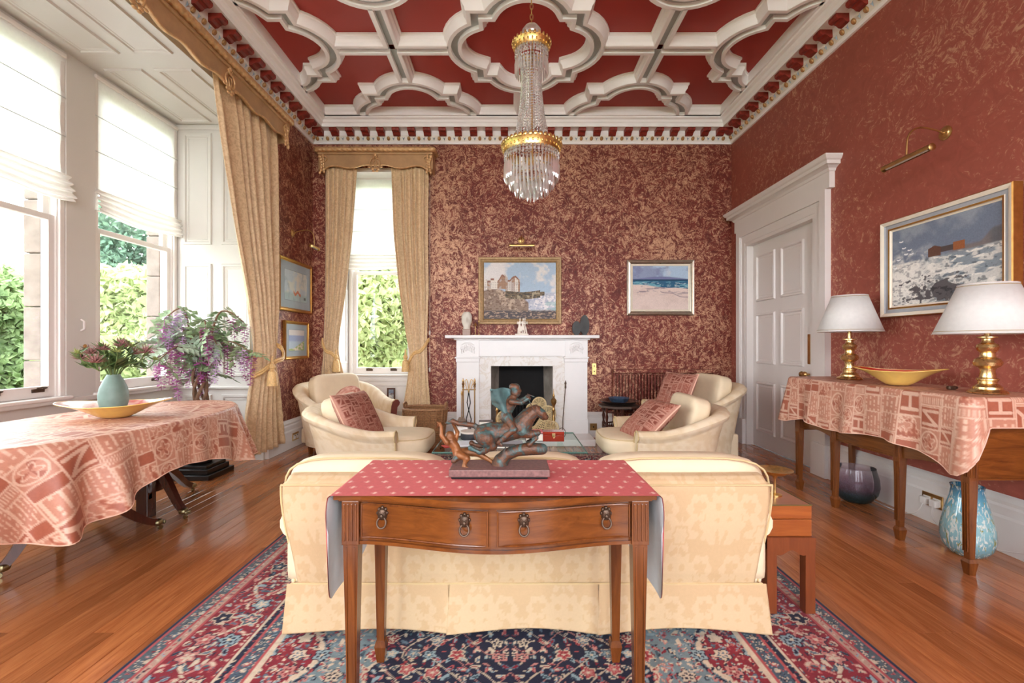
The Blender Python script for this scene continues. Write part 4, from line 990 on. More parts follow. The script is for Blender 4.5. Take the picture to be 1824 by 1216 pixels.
# rattan fan ornaments in the hearth
def fan(label, loc, R, ry, rx=0.0):
    e = thing('rattan_fan', label, 'rattan fan', loc, 0, 'rattan fans in the hearth'); mb = MB()
    M = Euler((rx, ry, 0)).to_matrix().to_4x4()
    for k in range(9):
        r = R*(0.2+0.1*k); mb.tube([(r*math.cos(a), 0.004*math.sin(a*9+k*PI), r*math.sin(a)) for a in np.linspace(0, 2*PI, 25)[:-1]], 0.0026, 5, closed=True, M=M)
    mb.build('woven_disc', M_rattan, e)
    m2 = MB()
    for k in range(10):
        a = 2*PI*k/10; m2.tube([(0,0.003,0),(R*1.02*math.cos(a),0.003,R*1.02*math.sin(a))], 0.0035, 5, M=M)
    m2.build('ribs', M_rattan, e)
    MB().tube([(R*1.0*math.cos(a), 0, R*1.0*math.sin(a)) for a in np.linspace(0, 2*PI, 25)[:-1]], 0.008, 6, closed=True, M=M).build('rim', M_rattan, e)
fan('round rattan fan at the left of the fire grate', (-0.08, 5.60, 0.30), 0.085, 0)
fan('small rattan fan standing high behind the left round one', (-0.045, 5.66, 0.40), 0.06, 0.3)
fan('low rattan fan lying left in the hearth', (-0.12, 5.52, 0.16), 0.075, 0.4, 0.6)
fan('rattan fan standing upright right of the sculpture rider', (0.36, 5.68, 0.46), 0.085, 0.2)
fan('rattan fan beside the right andiron', (0.46, 5.64, 0.35), 0.10, 0.1, 0.2)
fan('rattan fan in front of the right slip', (0.50, 5.52, 0.19), 0.085, 0.0)
fan('tilted rattan fan behind the sculpture rider', (0.27, 5.66, 0.40), 0.07, 0.5)
# fan-shaped woven basket
e = thing('rattan_basket', 'fan-shaped pale rattan basket standing on the hearth', 'basket', (0.30, 5.50, HZ), 0)
mb = MB()
for k in range(15):
    t = k/14; x0 = 0.0+0.0*t; z = 0.02+0.30*t; w_ = 0.07+0.02*t
    mb.tube(spline([(-0.10+0.16*t,0,z*0.75),(0.02+0.06*t,-0.05,z*0.9),(0.10+0.06*t,-0.045,z),(0.19,0,z)], 5), 0.006, 5)
mb.build('weave', M_rattan, e)['kind'] = 'stuff'
mb = MB()
for k in range(9):
    t = k/8; mb.tube([(-0.10+0.29*t,-0.05*math.sin(t*PI),0.01),(0.06+0.13*t,-0.05*math.sin(t*PI),0.23+0.09*t)], 0.005, 5)
mb.build('stakes', M_rattan, e)
MB().tube([(-0.10,0,0.01),(0.08,-0.03,0.24),(0.19,0,0.33),(0.19,0,0.01)], 0.009, 6, closed=True).tube([(-0.12,-0.06,0.1),(0.08,-0.06,0.19)], 0.006, 6).build('rim', M_rattan, e)

# ------------------------------------------------------------------ on the mantel
MZ = 1.3225
e = thing('head_sculpture', 'white stone head on wooden block, left end of the mantel', 'sculpture', (-0.553, 5.78, MZ))
MB().rbox(-0.05, 0.05, -0.05, 0.05, 0, 0.075, 0.004).build('wood_block', wood('pale_block_wood', (150,110,84), (176,138,108), 0.5), e)
mb = MB(); P = []
for k in range(17):
    t = k/16; z = 0.076+0.22*t
    rx = np.interp(t, [0,0.12,0.2,0.45,0.75,0.92,1], [0.045,0.042,0.048,0.066,0.066,0.052,0.03]); ry = rx*0.9
    row = []
    for a in np.linspace(0, 2*PI, 25)[:-1]:
        x, y = rx*math.cos(a), ry*math.sin(a)
        f = math.exp(-((a-1.5*PI)/0.16)**2)*math.exp(-((t-0.52)/0.16)**2); y -= 0.026*f
        for ea in (1.5*PI-0.5, 1.5*PI+0.5): y += 0.008*math.exp(-((a-ea)/0.2)**2)*math.exp(-((t-0.62)/0.05)**2)
        y += 0.006*math.exp(-((a-1.5*PI)/0.25)**2)*math.exp(-((t-0.30)/0.03)**2)
        row.append((x, y, z))
    P.append(row)
P = np.array(P); mb.grid(P, close_v=True, flip=True); mb.add([tuple(q) for q in P[-1]], [tuple(range(24))]); mb.build('head', plain('pale_limestone', (226, 220, 206), 0.7, var=0.04), e, smooth=60)
for x, h, lb in ((-0.445, 0.165, 'taller bell-topped brass ornament on the mantel'), (-0.40, 0.20, 'slim brass ornament close to the castle painting frame')):
    e = thing('bell_ornament', lb, 'ornament', (x, 5.80, MZ))
    MB().lathe([(0.022,0),(0.022,0.005),(0.004,0.012),(0.004,h-0.05),(0.02 if x < -0.42 else 0.008,h-0.045),(0.012,h-0.02),(0.004,h),(0,h+0.004)], (0,0,0), 14).build('stem', M_brass_soft, e, smooth=40)
def blob_object(name, mb, mat, parent, vox, smooth_it=4, loc=None):
    o = mb.build(name, mat, parent, loc=loc)
    r = o.modifiers.new('remesh', 'REMESH'); r.mode = 'VOXEL'; r.voxel_size = vox
    s = o.modifiers.new('smooth', 'SMOOTH'); s.iterations = smooth_it; s.factor = 0.5
    dg = bpy.context.evaluated_depsgraph_get(); dg.update()
    me = bpy.data.meshes.new_from_object(o.evaluated_get(dg)); old = o.data; o.modifiers.clear(); o.data = me; me.name = name
    if not me.materials: me.materials.append(mat)
    me.polygons.foreach_set('use_smooth', [True]*len(me.polygons)); bpy.data.meshes.remove(old); return o
def limb(mb, pts, rs, n=10, M=None):
    """tapered limb with rounded joints"""
    mb.tube(pts, rs, n, M=M)
    for p, r in zip(pts, rs): mb.sball(tuple(p), r, 2, 4, M=M)
    return mb
e = thing('figurine_group', 'white porcelain group of standing figures in mid mantel', 'figurine', (0.145, 5.79, MZ))
MB().rbox(-0.085, 0.085, -0.045, 0.045, 0, 0.018, 0.005).build('base', plain('ivory_porcelain', (236, 224, 208), 0.3), e)
mb = MB()
for (x, lean, y) in ((-0.028, -0.2, 0), (0.018, 0.1, -0.01), (0.045, 0.35, 0.012)):
    hx = x-0.02*lean
    for s in (-1, 1): limb(mb, [(hx+s*0.010,y,0.10),(hx+s*0.013+0.02*lean,y-0.008,0.06),(hx+s*0.012+0.05*lean,y,0.018)], [0.014,0.010,0.007], 8)
    limb(mb, [(hx,y,0.105),(hx-0.004,y,0.135),(hx+0.002,y,0.165)], [0.018,0.015,0.018], 8); limb(mb, [(hx+0.002,y,0.18),(hx+0.004,y-0.002,0.205)], [0.007,0.013], 8)
    for s in (-1, 1): limb(mb, [(hx+s*0.018,y,0.165),(hx+s*0.034,y-0.014,0.14),(hx+s*0.03,y-0.024,0.175)], [0.008,0.006,0.005], 8)
limb(mb, [(-0.045,0.01,0.02),(-0.04,0.012,0.08),(0.0,0.015,0.10)], [0.012,0.016,0.018], 8)
mb.sball((0.0,0.0,0.018), (0.06,0.03,0.012), 2, 5)
blob_object('figures', mb, plain('white_porcelain', (240, 230, 216), 0.35), e, 0.0045, 3)
for x, y, w_, h, lb in ((0.835, 5.74, 0.055, 0.185, 'shorter dark grey rounded stone slab on the mantel'), (0.945, 5.80, 0.058, 0.265, 'taller dark grey rounded stone slab on the mantel')):
    poly = [(w_*math.cos(a)*(1 if math.sin(a) > -0.6 else 0.85), h/2+h/2*math.sin(a)*(1.0)) for a in np.linspace(0, 2*PI, 41)[:-1]]
    poly = [(x_, max(z_, 0.008)-0.008) for x_, z_ in poly]
    mb = MB(); M = T(0, 0.018, 0, rx=PI/2)
    mb.prism(poly, 0.036, M=M); tag(mb.build('stone_slab', plain('charcoal_stone', (78, 80, 80), 0.75, var=0.1), None, loc=(x, y, MZ), merge=1e-6), lb, 'sculpture')

# ------------------------------------------------------------------ radiator, sockets, switches
e = thing('radiator', 'ribbed radiator painted like the wallpaper behind the armchairs', 'radiator', (1.97, YB-0.002, 0.14))
hw = 0.63
MB().rbox(-hw, hw, -0.07, -0.02, 0.0, 0.70, 0.008).build('panel', M_paper, e); MB().rbox(-hw-0.02, hw+0.02, -0.125, -0.002, 0.70, 0.745, 0.006).rbox(-hw-0.02, -hw+0.0, -0.10, -0.002, 0.0, 0.70, 0.004).rbox(hw, hw+0.02, -0.10, -0.002, 0.0, 0.70, 0.004).build('casing', M_paper, e)
mb = MB()
for k in range(31):
    x = -hw+0.03+k*(2*hw-0.06)/30; mb.rbox(x-0.011, x+0.011, -0.115, -0.068, 0.02, 0.68, 0.008)
o = mb.build('fins', M_paper, e); o['kind'] = 'stuff'
MB().tube([(0.8-0.1,-0.04,0.66),(0.75-0.07,-0.05,0.60),(0.68,-0.05,0.55)], 0.012, 8).build('valve_pipe', M_paper, e)
def plate(name, label, loc, rz, w_, h, holes, m, cat='socket'):
    e = thing(name, label, cat, loc, rz); MB().rbox(-w_/2, w_/2, -0.008, 0, -h/2, h/2, 0.003).build('plate', m, e)
    for x, z, r in holes: MB().lathe([(r,0),(r,0.004),(0,0.005)], (0,0,0), 10, M=T(x,-0.0075,z,rx=PI/2)).build('button', M_iron, e)
plate('bell_push', 'brass bell push plate on the wall right of the fireplace', (1.092, YB-0.001, 0.885), 0, 0.055, 0.15, ((0,0.04,0.008),(0,-0.03,0.008)), M_gold, 'switch')
plate('wall_socket', 'square brass floor-level socket right of the fireplace', (1.075, YB-0.039, 0.14), 0, 0.09, 0.09, ((0,0,0.01),), M_brass_soft)
def double_socket(label, loc, rz, plugs=False):
    e = thing('double_socket', label, 'socket', loc, rz); MB().rbox(-0.075, 0.075, -0.008, 0, -0.045, 0.045, 0.003).build('plate', M_brass_soft, e)
    for s in (-1, 1):
        MB().rbox(s*0.036-0.026, s*0.036+0.026, -0.012, -0.006, -0.028, 0.022, 0.003).build('insert', M_white, e)
        if plugs: MB().rbox(s*0.036-0.024, s*0.036+0.024, -0.045, -0.01, -0.034, 0.016, 0.008).build('plug', M_white, e)
        else: MB().rbox(s*0.03-0.008, s*0.03+0.008, -0.015, -0.008, 0.005, 0.02, 0.002).build('switch', M_iron, e)
double_socket('brass double socket on the left baseboard beside the curtain', (XL+0.0385, 5.37, 0.125), PI/2)
double_socket('brass double socket with white plugs on the right baseboard', (XR-0.0385, 3.06, 0.155), -PI/2, True)
def cable(label, pts, m=None): 
    o = Vector(pts[0]); tag(MB().tube([p-o for p in spline(pts, 6)], 0.0035, 6).build('power_cord', m or M_white, None, loc=o, smooth=60), label, 'cord')
cable('white cord running from the sockets along the right skirting', [(2.80,3.09,0.13),(2.77,3.12,0.05),(2.78,3.3,0.006),(2.80,3.7,0.006),(2.82,3.95,0.006)])
cable('white cord looping up behind the near lamp table', [(2.80,3.02,0.13),(2.76,2.95,0.04),(2.78,2.7,0.008),(2.80,2.35,0.12),(2.835,2.2,0.30),(2.85,2.15,0.6)])

# ------------------------------------------------------------------ log basket
e = thing('log_basket', 'tall brown wicker log basket beside the fireplace', 'basket', (-1.005, 5.40, 0))
def brd(t, k=0):
    a = 2*PI*t; c, s = math.cos(a), math.sin(a); q = (abs(c)**4+abs(s)**4)**-0.25
    return c*q, s*q
mb = MB()
for k in range(22):
    z = 0.012+k*0.020; s = 0.195+0.045*k/21
    mb.tube([(s*brd(j/48)[0]+0.004*math.cos(2*PI*j/48)*(-1)**(j+k), 0.82*s*brd(j/48)[1]+0.004*math.sin(2*PI*j/48)*(-1)**(j+k), z) for j in range(48)], 0.0105, 5, closed=True)
o = mb.build('weave', M_wicker, e, smooth=60); o['kind'] = 'stuff'
mb = MB()
for j in range(24):
    x, y = brd(j/24+0.01); mb.tube([(x*0.205,y*0.82*0.205,0.0),(x*0.252,y*0.82*0.252,0.44)], 0.007, 5)
mb.build('stakes', M_wicker, e)['kind'] = 'stuff'
MB().tube([(0.245*brd(j/40)[0], 0.82*0.245*brd(j/40)[1], 0.452+0.004*math.sin(j*2.5)) for j in range(40)], 0.016, 8, closed=True).build('rim', M_wicker, e, smooth=60)
MB().box(-0.18, 0.18, -0.15, 0.15, 0.005, 0.02).build('bottom', M_wicker, e)
for s in (-1, 1): MB().tube(spline([(s*0.235,-0.06,0.45),(s*0.245,-0.05,0.51),(s*0.245,0.05,0.51),(s*0.235,0.06,0.45)]), 0.013, 8).build('handle', M_wicker, e, smooth=60)

# ------------------------------------------------------------------ carved side table and its dishes
e = thing('octagonal_table', 'small dark carved table with turned legs under the radiator', 'side table', (1.31, 5.50, 0))
oc = [(0.245*math.cos(PI/8+k*PI/4), 0.245*math.sin(PI/8+k*PI/4)) for k in range(8)]
MB().prism(oc, 0.022, M=T(0,0,0.455)).build('tabletop', plain('dark_carved_wood', (84, 66, 56), 0.5, var=0.2, scale=40), e)
for k in range(6):
    a = PI/6+k*PI/3; c = (0.19*math.cos(a), 0.19*math.sin(a), 0)
    MB().lathe([(0.014,0),(0.014,0.05),(0.02,0.06),(0.012,0.09),(0.018,0.13),(0.012,0.17),(0.02,0.20),(0.02,0.25),(0.012,0.28),(0.02,0.34),(0.012,0.38),(0.02,0.42),(0.02,0.456)], c, 10).build('turned_leg', M_walnutd, e, smooth=40)
    b = PI/6+(k+1)*PI/3; d = (0.19*math.cos(b), 0.19*math.sin(b), 0)
    m = MB()
    for z in (0.10, 0.24, 0.40): m.tube([(c[0],c[1],z),(d[0],d[1],z)], 0.009, 6)
    for i in range(1, 6):
        t = i/6; x, y = c[0]*(1-t)+d[0]*t, c[1]*(1-t)+d[1]*t; m.tube([(x,y,0.10),(x,y,0.24)], 0.005, 5)
        for z in (0.135, 0.17, 0.205): m.sball((x,y,z), 0.011, 2, 3)
    m.build('fretwork', M_walnutd, e)
tag(MB().lathe([(0.02,0.0),(0.13,0.002),(0.19,0.02),(0.235,0.05),(0.238,0.054),(0.225,0.052),(0.18,0.028),(0.12,0.012),(0.0,0.01)], (0,0,0), 36).build('black_tray', bowl_mat('black_lacquer', (24,18,18), (44,34,32)), None, smooth=40, loc=(1.31,5.50,0.4775)), 'round black lacquer tray on the carved side table', 'tray')
tag(MB().lathe([(0.05,0),(0.06,0.004),(0.10,0.03),(0.125,0.075),(0.12,0.077),(0.09,0.035),(0.04,0.014),(0,0.012)], (0,0,0), 28).build('blue_bowl', plain('blue_black_glaze', (58, 74, 96), 0.35, var=0.5, scale=30), None, smooth=40, loc=(1.31,5.50,0.4885)), 'small mottled blue bowl standing in the black tray', 'bowl')
# ------------------------------------------------------------------ flat prints for cloth (numpy, one colour per vertex)
def seg(u, v, a, b, w_):
    ax, ay = a; bx, by = b; dx, dy = bx-ax, by-ay; t = np.clip(((u-ax)*dx+(v-ay)*dy)/(dx*dx+dy*dy), 0, 1)
    return np.hypot(u-ax-t*dx, v-ay-t*dy) < w_
LET = {'N': [((.22,.15),(.22,.85)),((.22,.85),(.78,.15)),((.78,.15),(.78,.85))], 'E': [((.25,.15),(.25,.85)),((.25,.85),(.75,.85)),((.25,.5),(.65,.5)),((.25,.15),(.75,.15))],
       'L': [((.3,.85),(.3,.15)),((.3,.15),(.75,.15))], 'A': [((.2,.15),(.5,.85)),((.5,.85),(.8,.15)),((.32,.42),(.68,.42))], 'T': [((.2,.85),(.8,.85)),((.5,.85),(.5,.15))], 'H': [((.25,.15),(.25,.85)),((.75,.15),(.75,.85)),((.25,.5),(.75,.5))]}
def letter_print(u, v, seed=1, cell=0.125, base=(190,130,106), light=(224,190,166), dark=(158,82,58)):
    c = np.zeros(u.shape+(3,))+npl(base); r = random.Random(seed)
    v0, v1 = v.min(), v.max(); u0, u1 = u.min(), u.max(); y = v0
    Lm = np.zeros(u.shape); Dm = np.zeros(u.shape)
    while y < v1:
        h = cell*r.choice((0.62, 0.95, 1.1)); x = u0-r.uniform(0, cell); rowm = (v >= y)&(v < y+h)
        idx = np.nonzero(rowm.ravel())[0]; uu = u.ravel()[idx]; vv = (v.ravel()[idx]-y)/h
        lm = np.zeros(len(idx)); dm = np.zeros(len(idx))
        while x < u1:
            w_ = cell*r.choice((0.45, 0.8, 1.0, 1.0, 1.35)); q = (uu >= x)&(uu < x+w_)
            if q.any():
                a = (uu[q]-x)/w_; b = vv[q]; l = np.zeros(a.shape, bool); dk = np.zeros(a.shape, bool); k = r.random()
                ed = 0.006/w_; ed2 = 0.006/h
                border = (a < ed*1.3)|(b < ed2*1.3)
                if w_ < cell*0.5:
                    if k < 0.4: dk |= np.ones(a.shape, bool)
                    else: l |= (np.sin(b*h/0.012*2*PI) > 0.2)&(a > .2)&(a < .8)
                elif k < 0.30:
                    dk |= (a > .06)&(a < .94)&(b > .06)&(b < .94)
                    for s in LET[r.choice('NELATHN')]: l |= seg(a, b, s[0], s[1], 0.062)
                    l |= ((np.abs(a-.5) > .43)|(np.abs(b-.5) > .43))&(np.abs(a-.5) < .47)&(np.abs(b-.5) < .47)
                elif k < 0.48:
                    rr = np.hypot(a-.5, b-.5); th = np.arctan2(b-.5, a-.5)
                    l |= (np.abs(rr-.42) < .035); l |= (np.abs(rr-.24-.07*np.sin(th*5+r.random()*6)) < .03); dk |= (rr < .40)&(np.sin(th*3) > .55)
                elif k < 0.80:
                    nl = r.choice((4, 5, 6)); ph = b*nl; fr = ph-np.floor(ph)
                    l |= (fr > .35)&(fr < .75)&(vnoise(a*14*w_/cell, np.floor(ph)*7.3, seed) > .42)
                else:
                    n = fbm(a*5+seed, b*5+x*9, 3, 3); l |= np.abs(n-.5) < .05; dk |= n > .64
                lm[q] = np.maximum(lm[q], (l|border)*1.0); dm[q] = np.maximum(dm[q], dk*1.0)
            x += w_
        f = Lm.reshape(-1); f[idx] = lm; g = Dm.reshape(-1); g[idx] = dm; y += h
    tone = fbm(u*6, v*6, 9, 3)[..., None]
    c = c*(0.9+0.2*tone); c = c*(1-0.85*Dm[..., None])+npl(dark)*0.85*Dm[..., None]; c = c*(1-0.75*Lm[..., None])+npl(light)*0.75*Lm[..., None]
    return c
def cloth_print(u, v, *a, **k):
    s = 0.0016
    return sum(letter_print(np.clip(u+dx, u.min(), u.max()), np.clip(v+dy, v.min(), v.max()), *a, **k) for dx, dy in ((s,s),(-s,s),(s,-s),(-s,-s)))/4
def damask_mask(u, v, tw=0.34, th=0.50):
    def one(u, v):
        a = np.abs(((u/tw+0.5) % 1)-0.5)*2; b = ((v/th) % 1)*2-1
        r = np.hypot(a*0.9, b-0.15); t = np.arctan2(b-0.15, a*0.9)
        m = r < 0.30+0.10*np.cos(t*7)+0.06*np.sin(t*2); m &= ~(np.abs(r-0.16-0.02*np.cos(t*7)) < 0.02)
        rs = np.hypot(a-0.62, (b+0.42)*1.2); ts = np.arctan2(b+0.42, a-0.62)
        m |= (np.abs(rs-0.20-0.05*ts/PI) < 0.065+0.03*np.cos(ts*6)); m |= (a < 0.05+0.05*np.cos(b*9))&(b < -0.15)
        rl = np.hypot((a-0.35-0.25*(b+0.6)), (b+0.75)*0.8); m |= rl < 0.20+0.05*np.sin(np.arctan2(b+0.75, a-0.35)*5)
        rt = np.hypot(a-0.85, (b-0.62)*1.1); m |= (rt < 0.24+0.05*np.cos(np.arctan2(b-0.62, a-0.85)*6))&(rt > 0.07)
        return m
    return (one(u, v)|(one(u+tw/2, v+th/2)&(hsh(np.floor(u/tw), np.floor(v/th)) > -1))).astype(float)
def damask_cols(u, v, base=(201,170,131), light=(207,180,143)):
    m = damask_mask(u, v)[..., None]; n = fbm(u*5, v*5, 4, 3)[..., None]
    return (npl(base)*(1-m)+npl(light)*m)*(0.95+0.1*n)

# ------------------------------------------------------------------ sofa (its back to the viewer)
RZ = 0.013
sf_e = thing('sofa', 'cream damask three-seat sofa seen from behind on the rug', 'sofa', (0.067, 1.87, RZ))
hw = 1.02
# back panel: damask grid wrapped over the top
prof = [(0.012,0.17),(0.0,0.25),(-0.004,0.45),(0.0,0.59),(0.004,0.612),(0.012,0.625),(0.035,0.640),(0.07,0.645),(0.10,0.635),(0.12,0.60),(0.13,0.40)]
PS = [Vector((p[0], p[1], 0)) for p in prof]; pp = []
for i in range(len(PS)-1):
    n = max(2, int((PS[i+1]-PS[i]).length/0.006))
    for k in range(n): pp.append(PS[i].lerp(PS[i+1], k/n))
pp.append(PS[-1]); arc = [0.0]
for i in range(1, len(pp)): arc.append(arc[-1]+(pp[i]-pp[i-1]).length)
xs = np.linspace(-1, 1, 420); P = np.zeros((420, len(pp), 3)); U = np.zeros((420, len(pp))); V = np.zeros_like(U)
for j, p in enumerate(pp):
    w_ = hw-0.055+0.06*sstep(0.17, 0.58, np.array(p.y))-0.01*(p.y > 0.62)
    ed = np.clip((np.abs(xs)-0.965)/0.035, 0, 1)
    P[:, j, 0] = xs*w_; P[:, j, 1] = p.x+0.05*ed**2+0.004*np.sin(xs*7); P[:, j, 2] = p.y-0.02*ed**2*(p.y > 0.6); U[:, j] = xs*hw; V[:, j] = arc[j]
o = MB().grid(P).build('back_panel', M_damask, sf_e, smooth=60); colorattr(o, damask_cols(U+0.04, V+0.05).reshape(-1, 3))
for z, y in ((0.612, -0.001), (0.205, 0.005)):
    MB().tube([(x*(hw-0.012 if z > 0.5 else hw-0.05), y-0.003, z) for x in np.linspace(-1, 1, 30)], 0.0045, 6).build('piping', M_piping, sf_e)
for s in (-1, 1): MB().tube([(s*(hw-0.055+0.06*float(sstep(0.17,0.58,np.array(z)))), 0.03, z) for z in np.linspace(0.2, 0.60, 12)], 0.0045, 6).build('piping', M_piping, sf_e)
# skirt panels with box pleats
def skirt(xa, xb, seed, ypos=0.0):
    n, m = max(6, int((xb-xa)/0.006)), 34; u = np.linspace(0, 1, n); z = np.linspace(0, 1, m); P = np.zeros((n, m, 3)); U = np.zeros((n, m)); V = np.zeros((n, m))
    for j, t in enumerate(z):
        drop = 0.012+0.022*np.sin(u*PI)*(1-t); fl = 0.022*(1-t)
        P[:, j, 0] = xa+(xb-xa)*u+(u-0.5)*0.02*(1-t); P[:, j, 1] = -fl-0.006*np.sin(u*6+seed)*(1-t); P[:, j, 2] = 0.205*t+drop*(1-t); U[:, j] = xa+(xb-xa)*u; V[:, j] = 0.205*t
    o = MB().grid(P).build('skirt_panel', M_damask, sf_e, smooth=60); colorattr(o, damask_cols(U+0.02, V+0.3).reshape(-1, 3))
    md = o.modifiers.new('t', 'SOLIDIFY'); md.thickness = 0.006
for k, (a, b) in enumerate(((-0.985,-0.322),(-0.316,0.292),(0.298,0.985))): skirt(a, b, k)
MB().box(-0.93, 0.93, 0.02, 0.82, 0.03, 0.30).box(-0.98, 0.98, 0.03, 0.13, 0.15, 0.58).build('base', M_cream, sf_e)
for s in (-1, 1):     # skirts at the sides
    n = 20; P = np.zeros((n, 2, 3)); yy = np.linspace(0.0, 0.84, n); P[:, 0, 0] = s*(0.995+0.005*np.sin(yy*20)); P[:, 1, 0] = s*0.962; P[..., 1] = yy[:, None]; P[:, 0, 2] = 0.012; P[:, 1, 2] = 0.205
    MB().grid(P).build('skirt_panel', M_cream, sf_e)
    m = MB().sball((s*0.955, 0.44, 0.30), (0.06, 0.42, 0.13), 6, 8); m.tube([(s*0.965, 0.03, 0.44),(s*0.965,0.2,0.445),(s*0.965,0.80,0.445)], 0.065, 14); m.build('arm', M_cream, sf_e, smooth=50)
for k, (a, b) in enumerate(((-1.045,-0.332),(-0.312,0.282),(0.302,1.055))):
    c = (a+b)/2; h = (b-a)/2
    m = MB().sball((0,0,0), (h, 0.105, 0.172), 4.2, 12, M=T(c, 0.185, 0.528, rx=-0.10)); m.build('back_cushion', M_cream, sf_e, smooth=60, merge=1e-4)
    z = 0.155
    ring = [(c+(h-0.004)*q[0], 0.098+0.02*q[1]*0, 0.528+0.163*q[1]) for q in [brd(t/40) for t in range(40)]]
    MB().tube([(x, y+0.0, zz+0.008) for x, y, zz in ring], 0.0045, 6, closed=True).build('piping', M_piping, sf_e)
    MB().sball((0,0,0), (h-0.03, 0.29, 0.075), 5, 10, M=T(c*0.94, 0.57, 0.365)).build('seat_cushion', M_cream, sf_e, smooth=60, merge=1e-4)

# ------------------------------------------------------------------ tub armchairs (local front = +x)
def armchair(label, loc, rz, s, hb, ha, legs, wood_face=False):
    e = thing('armchair', label, 'armchair', loc, rz, 'cream tub armchairs')
    ctrl = [(0.24,-0.345),(0.05,-0.375),(-0.18,-0.385),(-0.34,-0.31),(-0.42,-0.16),(-0.44,0),(-0.42,0.16),(-0.34,0.31),(-0.18,0.385),(0.05,0.375),(0.24,0.345)]
    path = spline([(x*s, y*s, 0) for x, y in ctrl], 8); N = len(path); al = [0.0]
    for i in range(1, N): al.append(al[-1]+(path[i]-path[i-1]).length)
    zb = 0.13 if legs else 0.015; rows = []; Us = []; Vs = []
    for i, p in enumerate(path):
        t = (path[min(i+1, N-1)]-path[max(i-1, 0)]).normalized(); n = Vector((t.y, -t.x, 0))
        if n.dot(p) < 0 and i not in (0, N-1): n = -n
        if i in (0, N-1): n = Vector((0, -1 if p.y < 0 else 1, 0))
        k = float(sstep(0.16, -0.46, np.array(p.x/s))); h = ha+(hb-ha)*k**1.25; lean = 0.02+0.07*k
        out = [(0.0,zb),(0.008,0.2),(0.015+lean*0.5,(0.2+h-0.06)/2+0.05),(0.02+lean*0.85,h-0.07),(0.045+lean,h-0.045),(0.052+lean,h-0.015),(0.03+lean,h+0.012),(-0.01+lean,h+0.018),(-0.045+lean*0.8,h-0.005),(-0.06+lean*0.6,h-0.05),(-0.075,0.30)]
        rr = []; uu = []; vv = []; acc = 0; last = None
        for a, (o1, z1) in enumerate(out):
            if a:
                o0, z0 = out[a-1]; nseg = 7 if a in (1,2,3,10) else 1
                for q in range(1, nseg+1):
                    f = q/nseg; oo, zz = o0+(o1-o0)*f, z0+(z1-z0)*f; rr.append(p+n*oo+Z3*zz); uu.append(al[i]); vv.append(zz)
            else: rr.append(p+n*o1+Z3*z1); uu.append(al[i]); vv.append(z1)
        rows.append(rr); Us.append(uu); Vs.append(vv)
    P = np.array([[tuple(q) for q in r] for r in rows])
    m = MB().grid(P); 
    for k in (0, N-1): m.add([tuple(q) for q in P[k]], [tuple(range(P.shape[1]))])
    o = m.build('shell', M_damask, e, smooth=50)
    cols = damask_cols(np.array(Us), np.array(Vs), (222,199,164), (230,211,182)).reshape(-1, 3); c2 = np.concatenate([cols, np.tile(npl((226,204,172)), (2*P.shape[1], 1))]); colorattr(o, c2)
    MB().rbox(-0.40*s, 0.30*s, -0.335*s, 0.335*s, zb, 0.29, 0.02).build('seat_base', M_cream, e)
    for k in (0, N-1):   # front roll of each arm and its piping
        q = P[k]; MB().tube([tuple(v+np.array([0.004,0,0])) for v in q], 0.006, 6).build('arm_piping', M_piping, e)
        if wood_face:
            y = q[:, 1].mean(); MB().add([tuple(v+np.array([0.004,0,0])) for v in q]+[tuple(v+np.array([0.016,0,0])) for v in q], [tuple(range(len(q))), tuple(reversed(range(len(q), 2*len(q))))]+[(i, i+1, len(q)+i+1, len(q)+i) for i in range(len(q)-1)]).build('arm_facing', plain('maroon_wood_facing', (120, 62, 54), 0.35), e)
    sc = MB().sball((0,0,0), (0.375*s, 0.30*s, 0.085), 5, 10, M=T(0.095*s, 0, 0.365)); sc.build('seat_cushion', M_cream, e, smooth=60, merge=1e-4)
    ring = [(0.095*s+0.368*s*q[0], 0.293*s*q[1], 0.425) for q in [brd(t/48) for t in range(48)]]; MB().tube(ring, 0.005, 6, closed=True).build('seat_piping', M_piping, e)
    bh = (hb+0.10-0.42)/2
    MB().sball((0,0,0), (0.085, 0.275*s, bh), 6, 10, M=T(-0.29*s, 0, 0.42+bh, ry=-0.22)).build('back_cushion', M_cream, e, smooth=60, merge=1e-4)
    if legs:
        for x, y in ((-0.34,-0.26),(-0.34,0.26),(0.24,-0.28),(0.24,0.28)): MB().frus((x*s, y*s), 0.015, 0.025, 0.0, zb).build('leg', M_mahog, e)
    return e
armchair('cream tub armchair at front left with damask side', (-1.135, 3.90, RZ), 0.0, 1.0, 0.66, 0.50, True)
armchair('cream tub armchair at front right holding a tilted cushion', (1.225, 3.90, RZ), PI, 1.0, 0.66, 0.50, False)
armchair('cream tub armchair by the back window with maroon arm facing', (-1.74, 5.02, 0.0), -0.62, 1.06, 0.77, 0.56, True, True)
armchair('cream tub armchair at rear right before the radiator', (1.86, 4.93, 0.0), PI+0.16, 1.06, 0.78, 0.55, False)
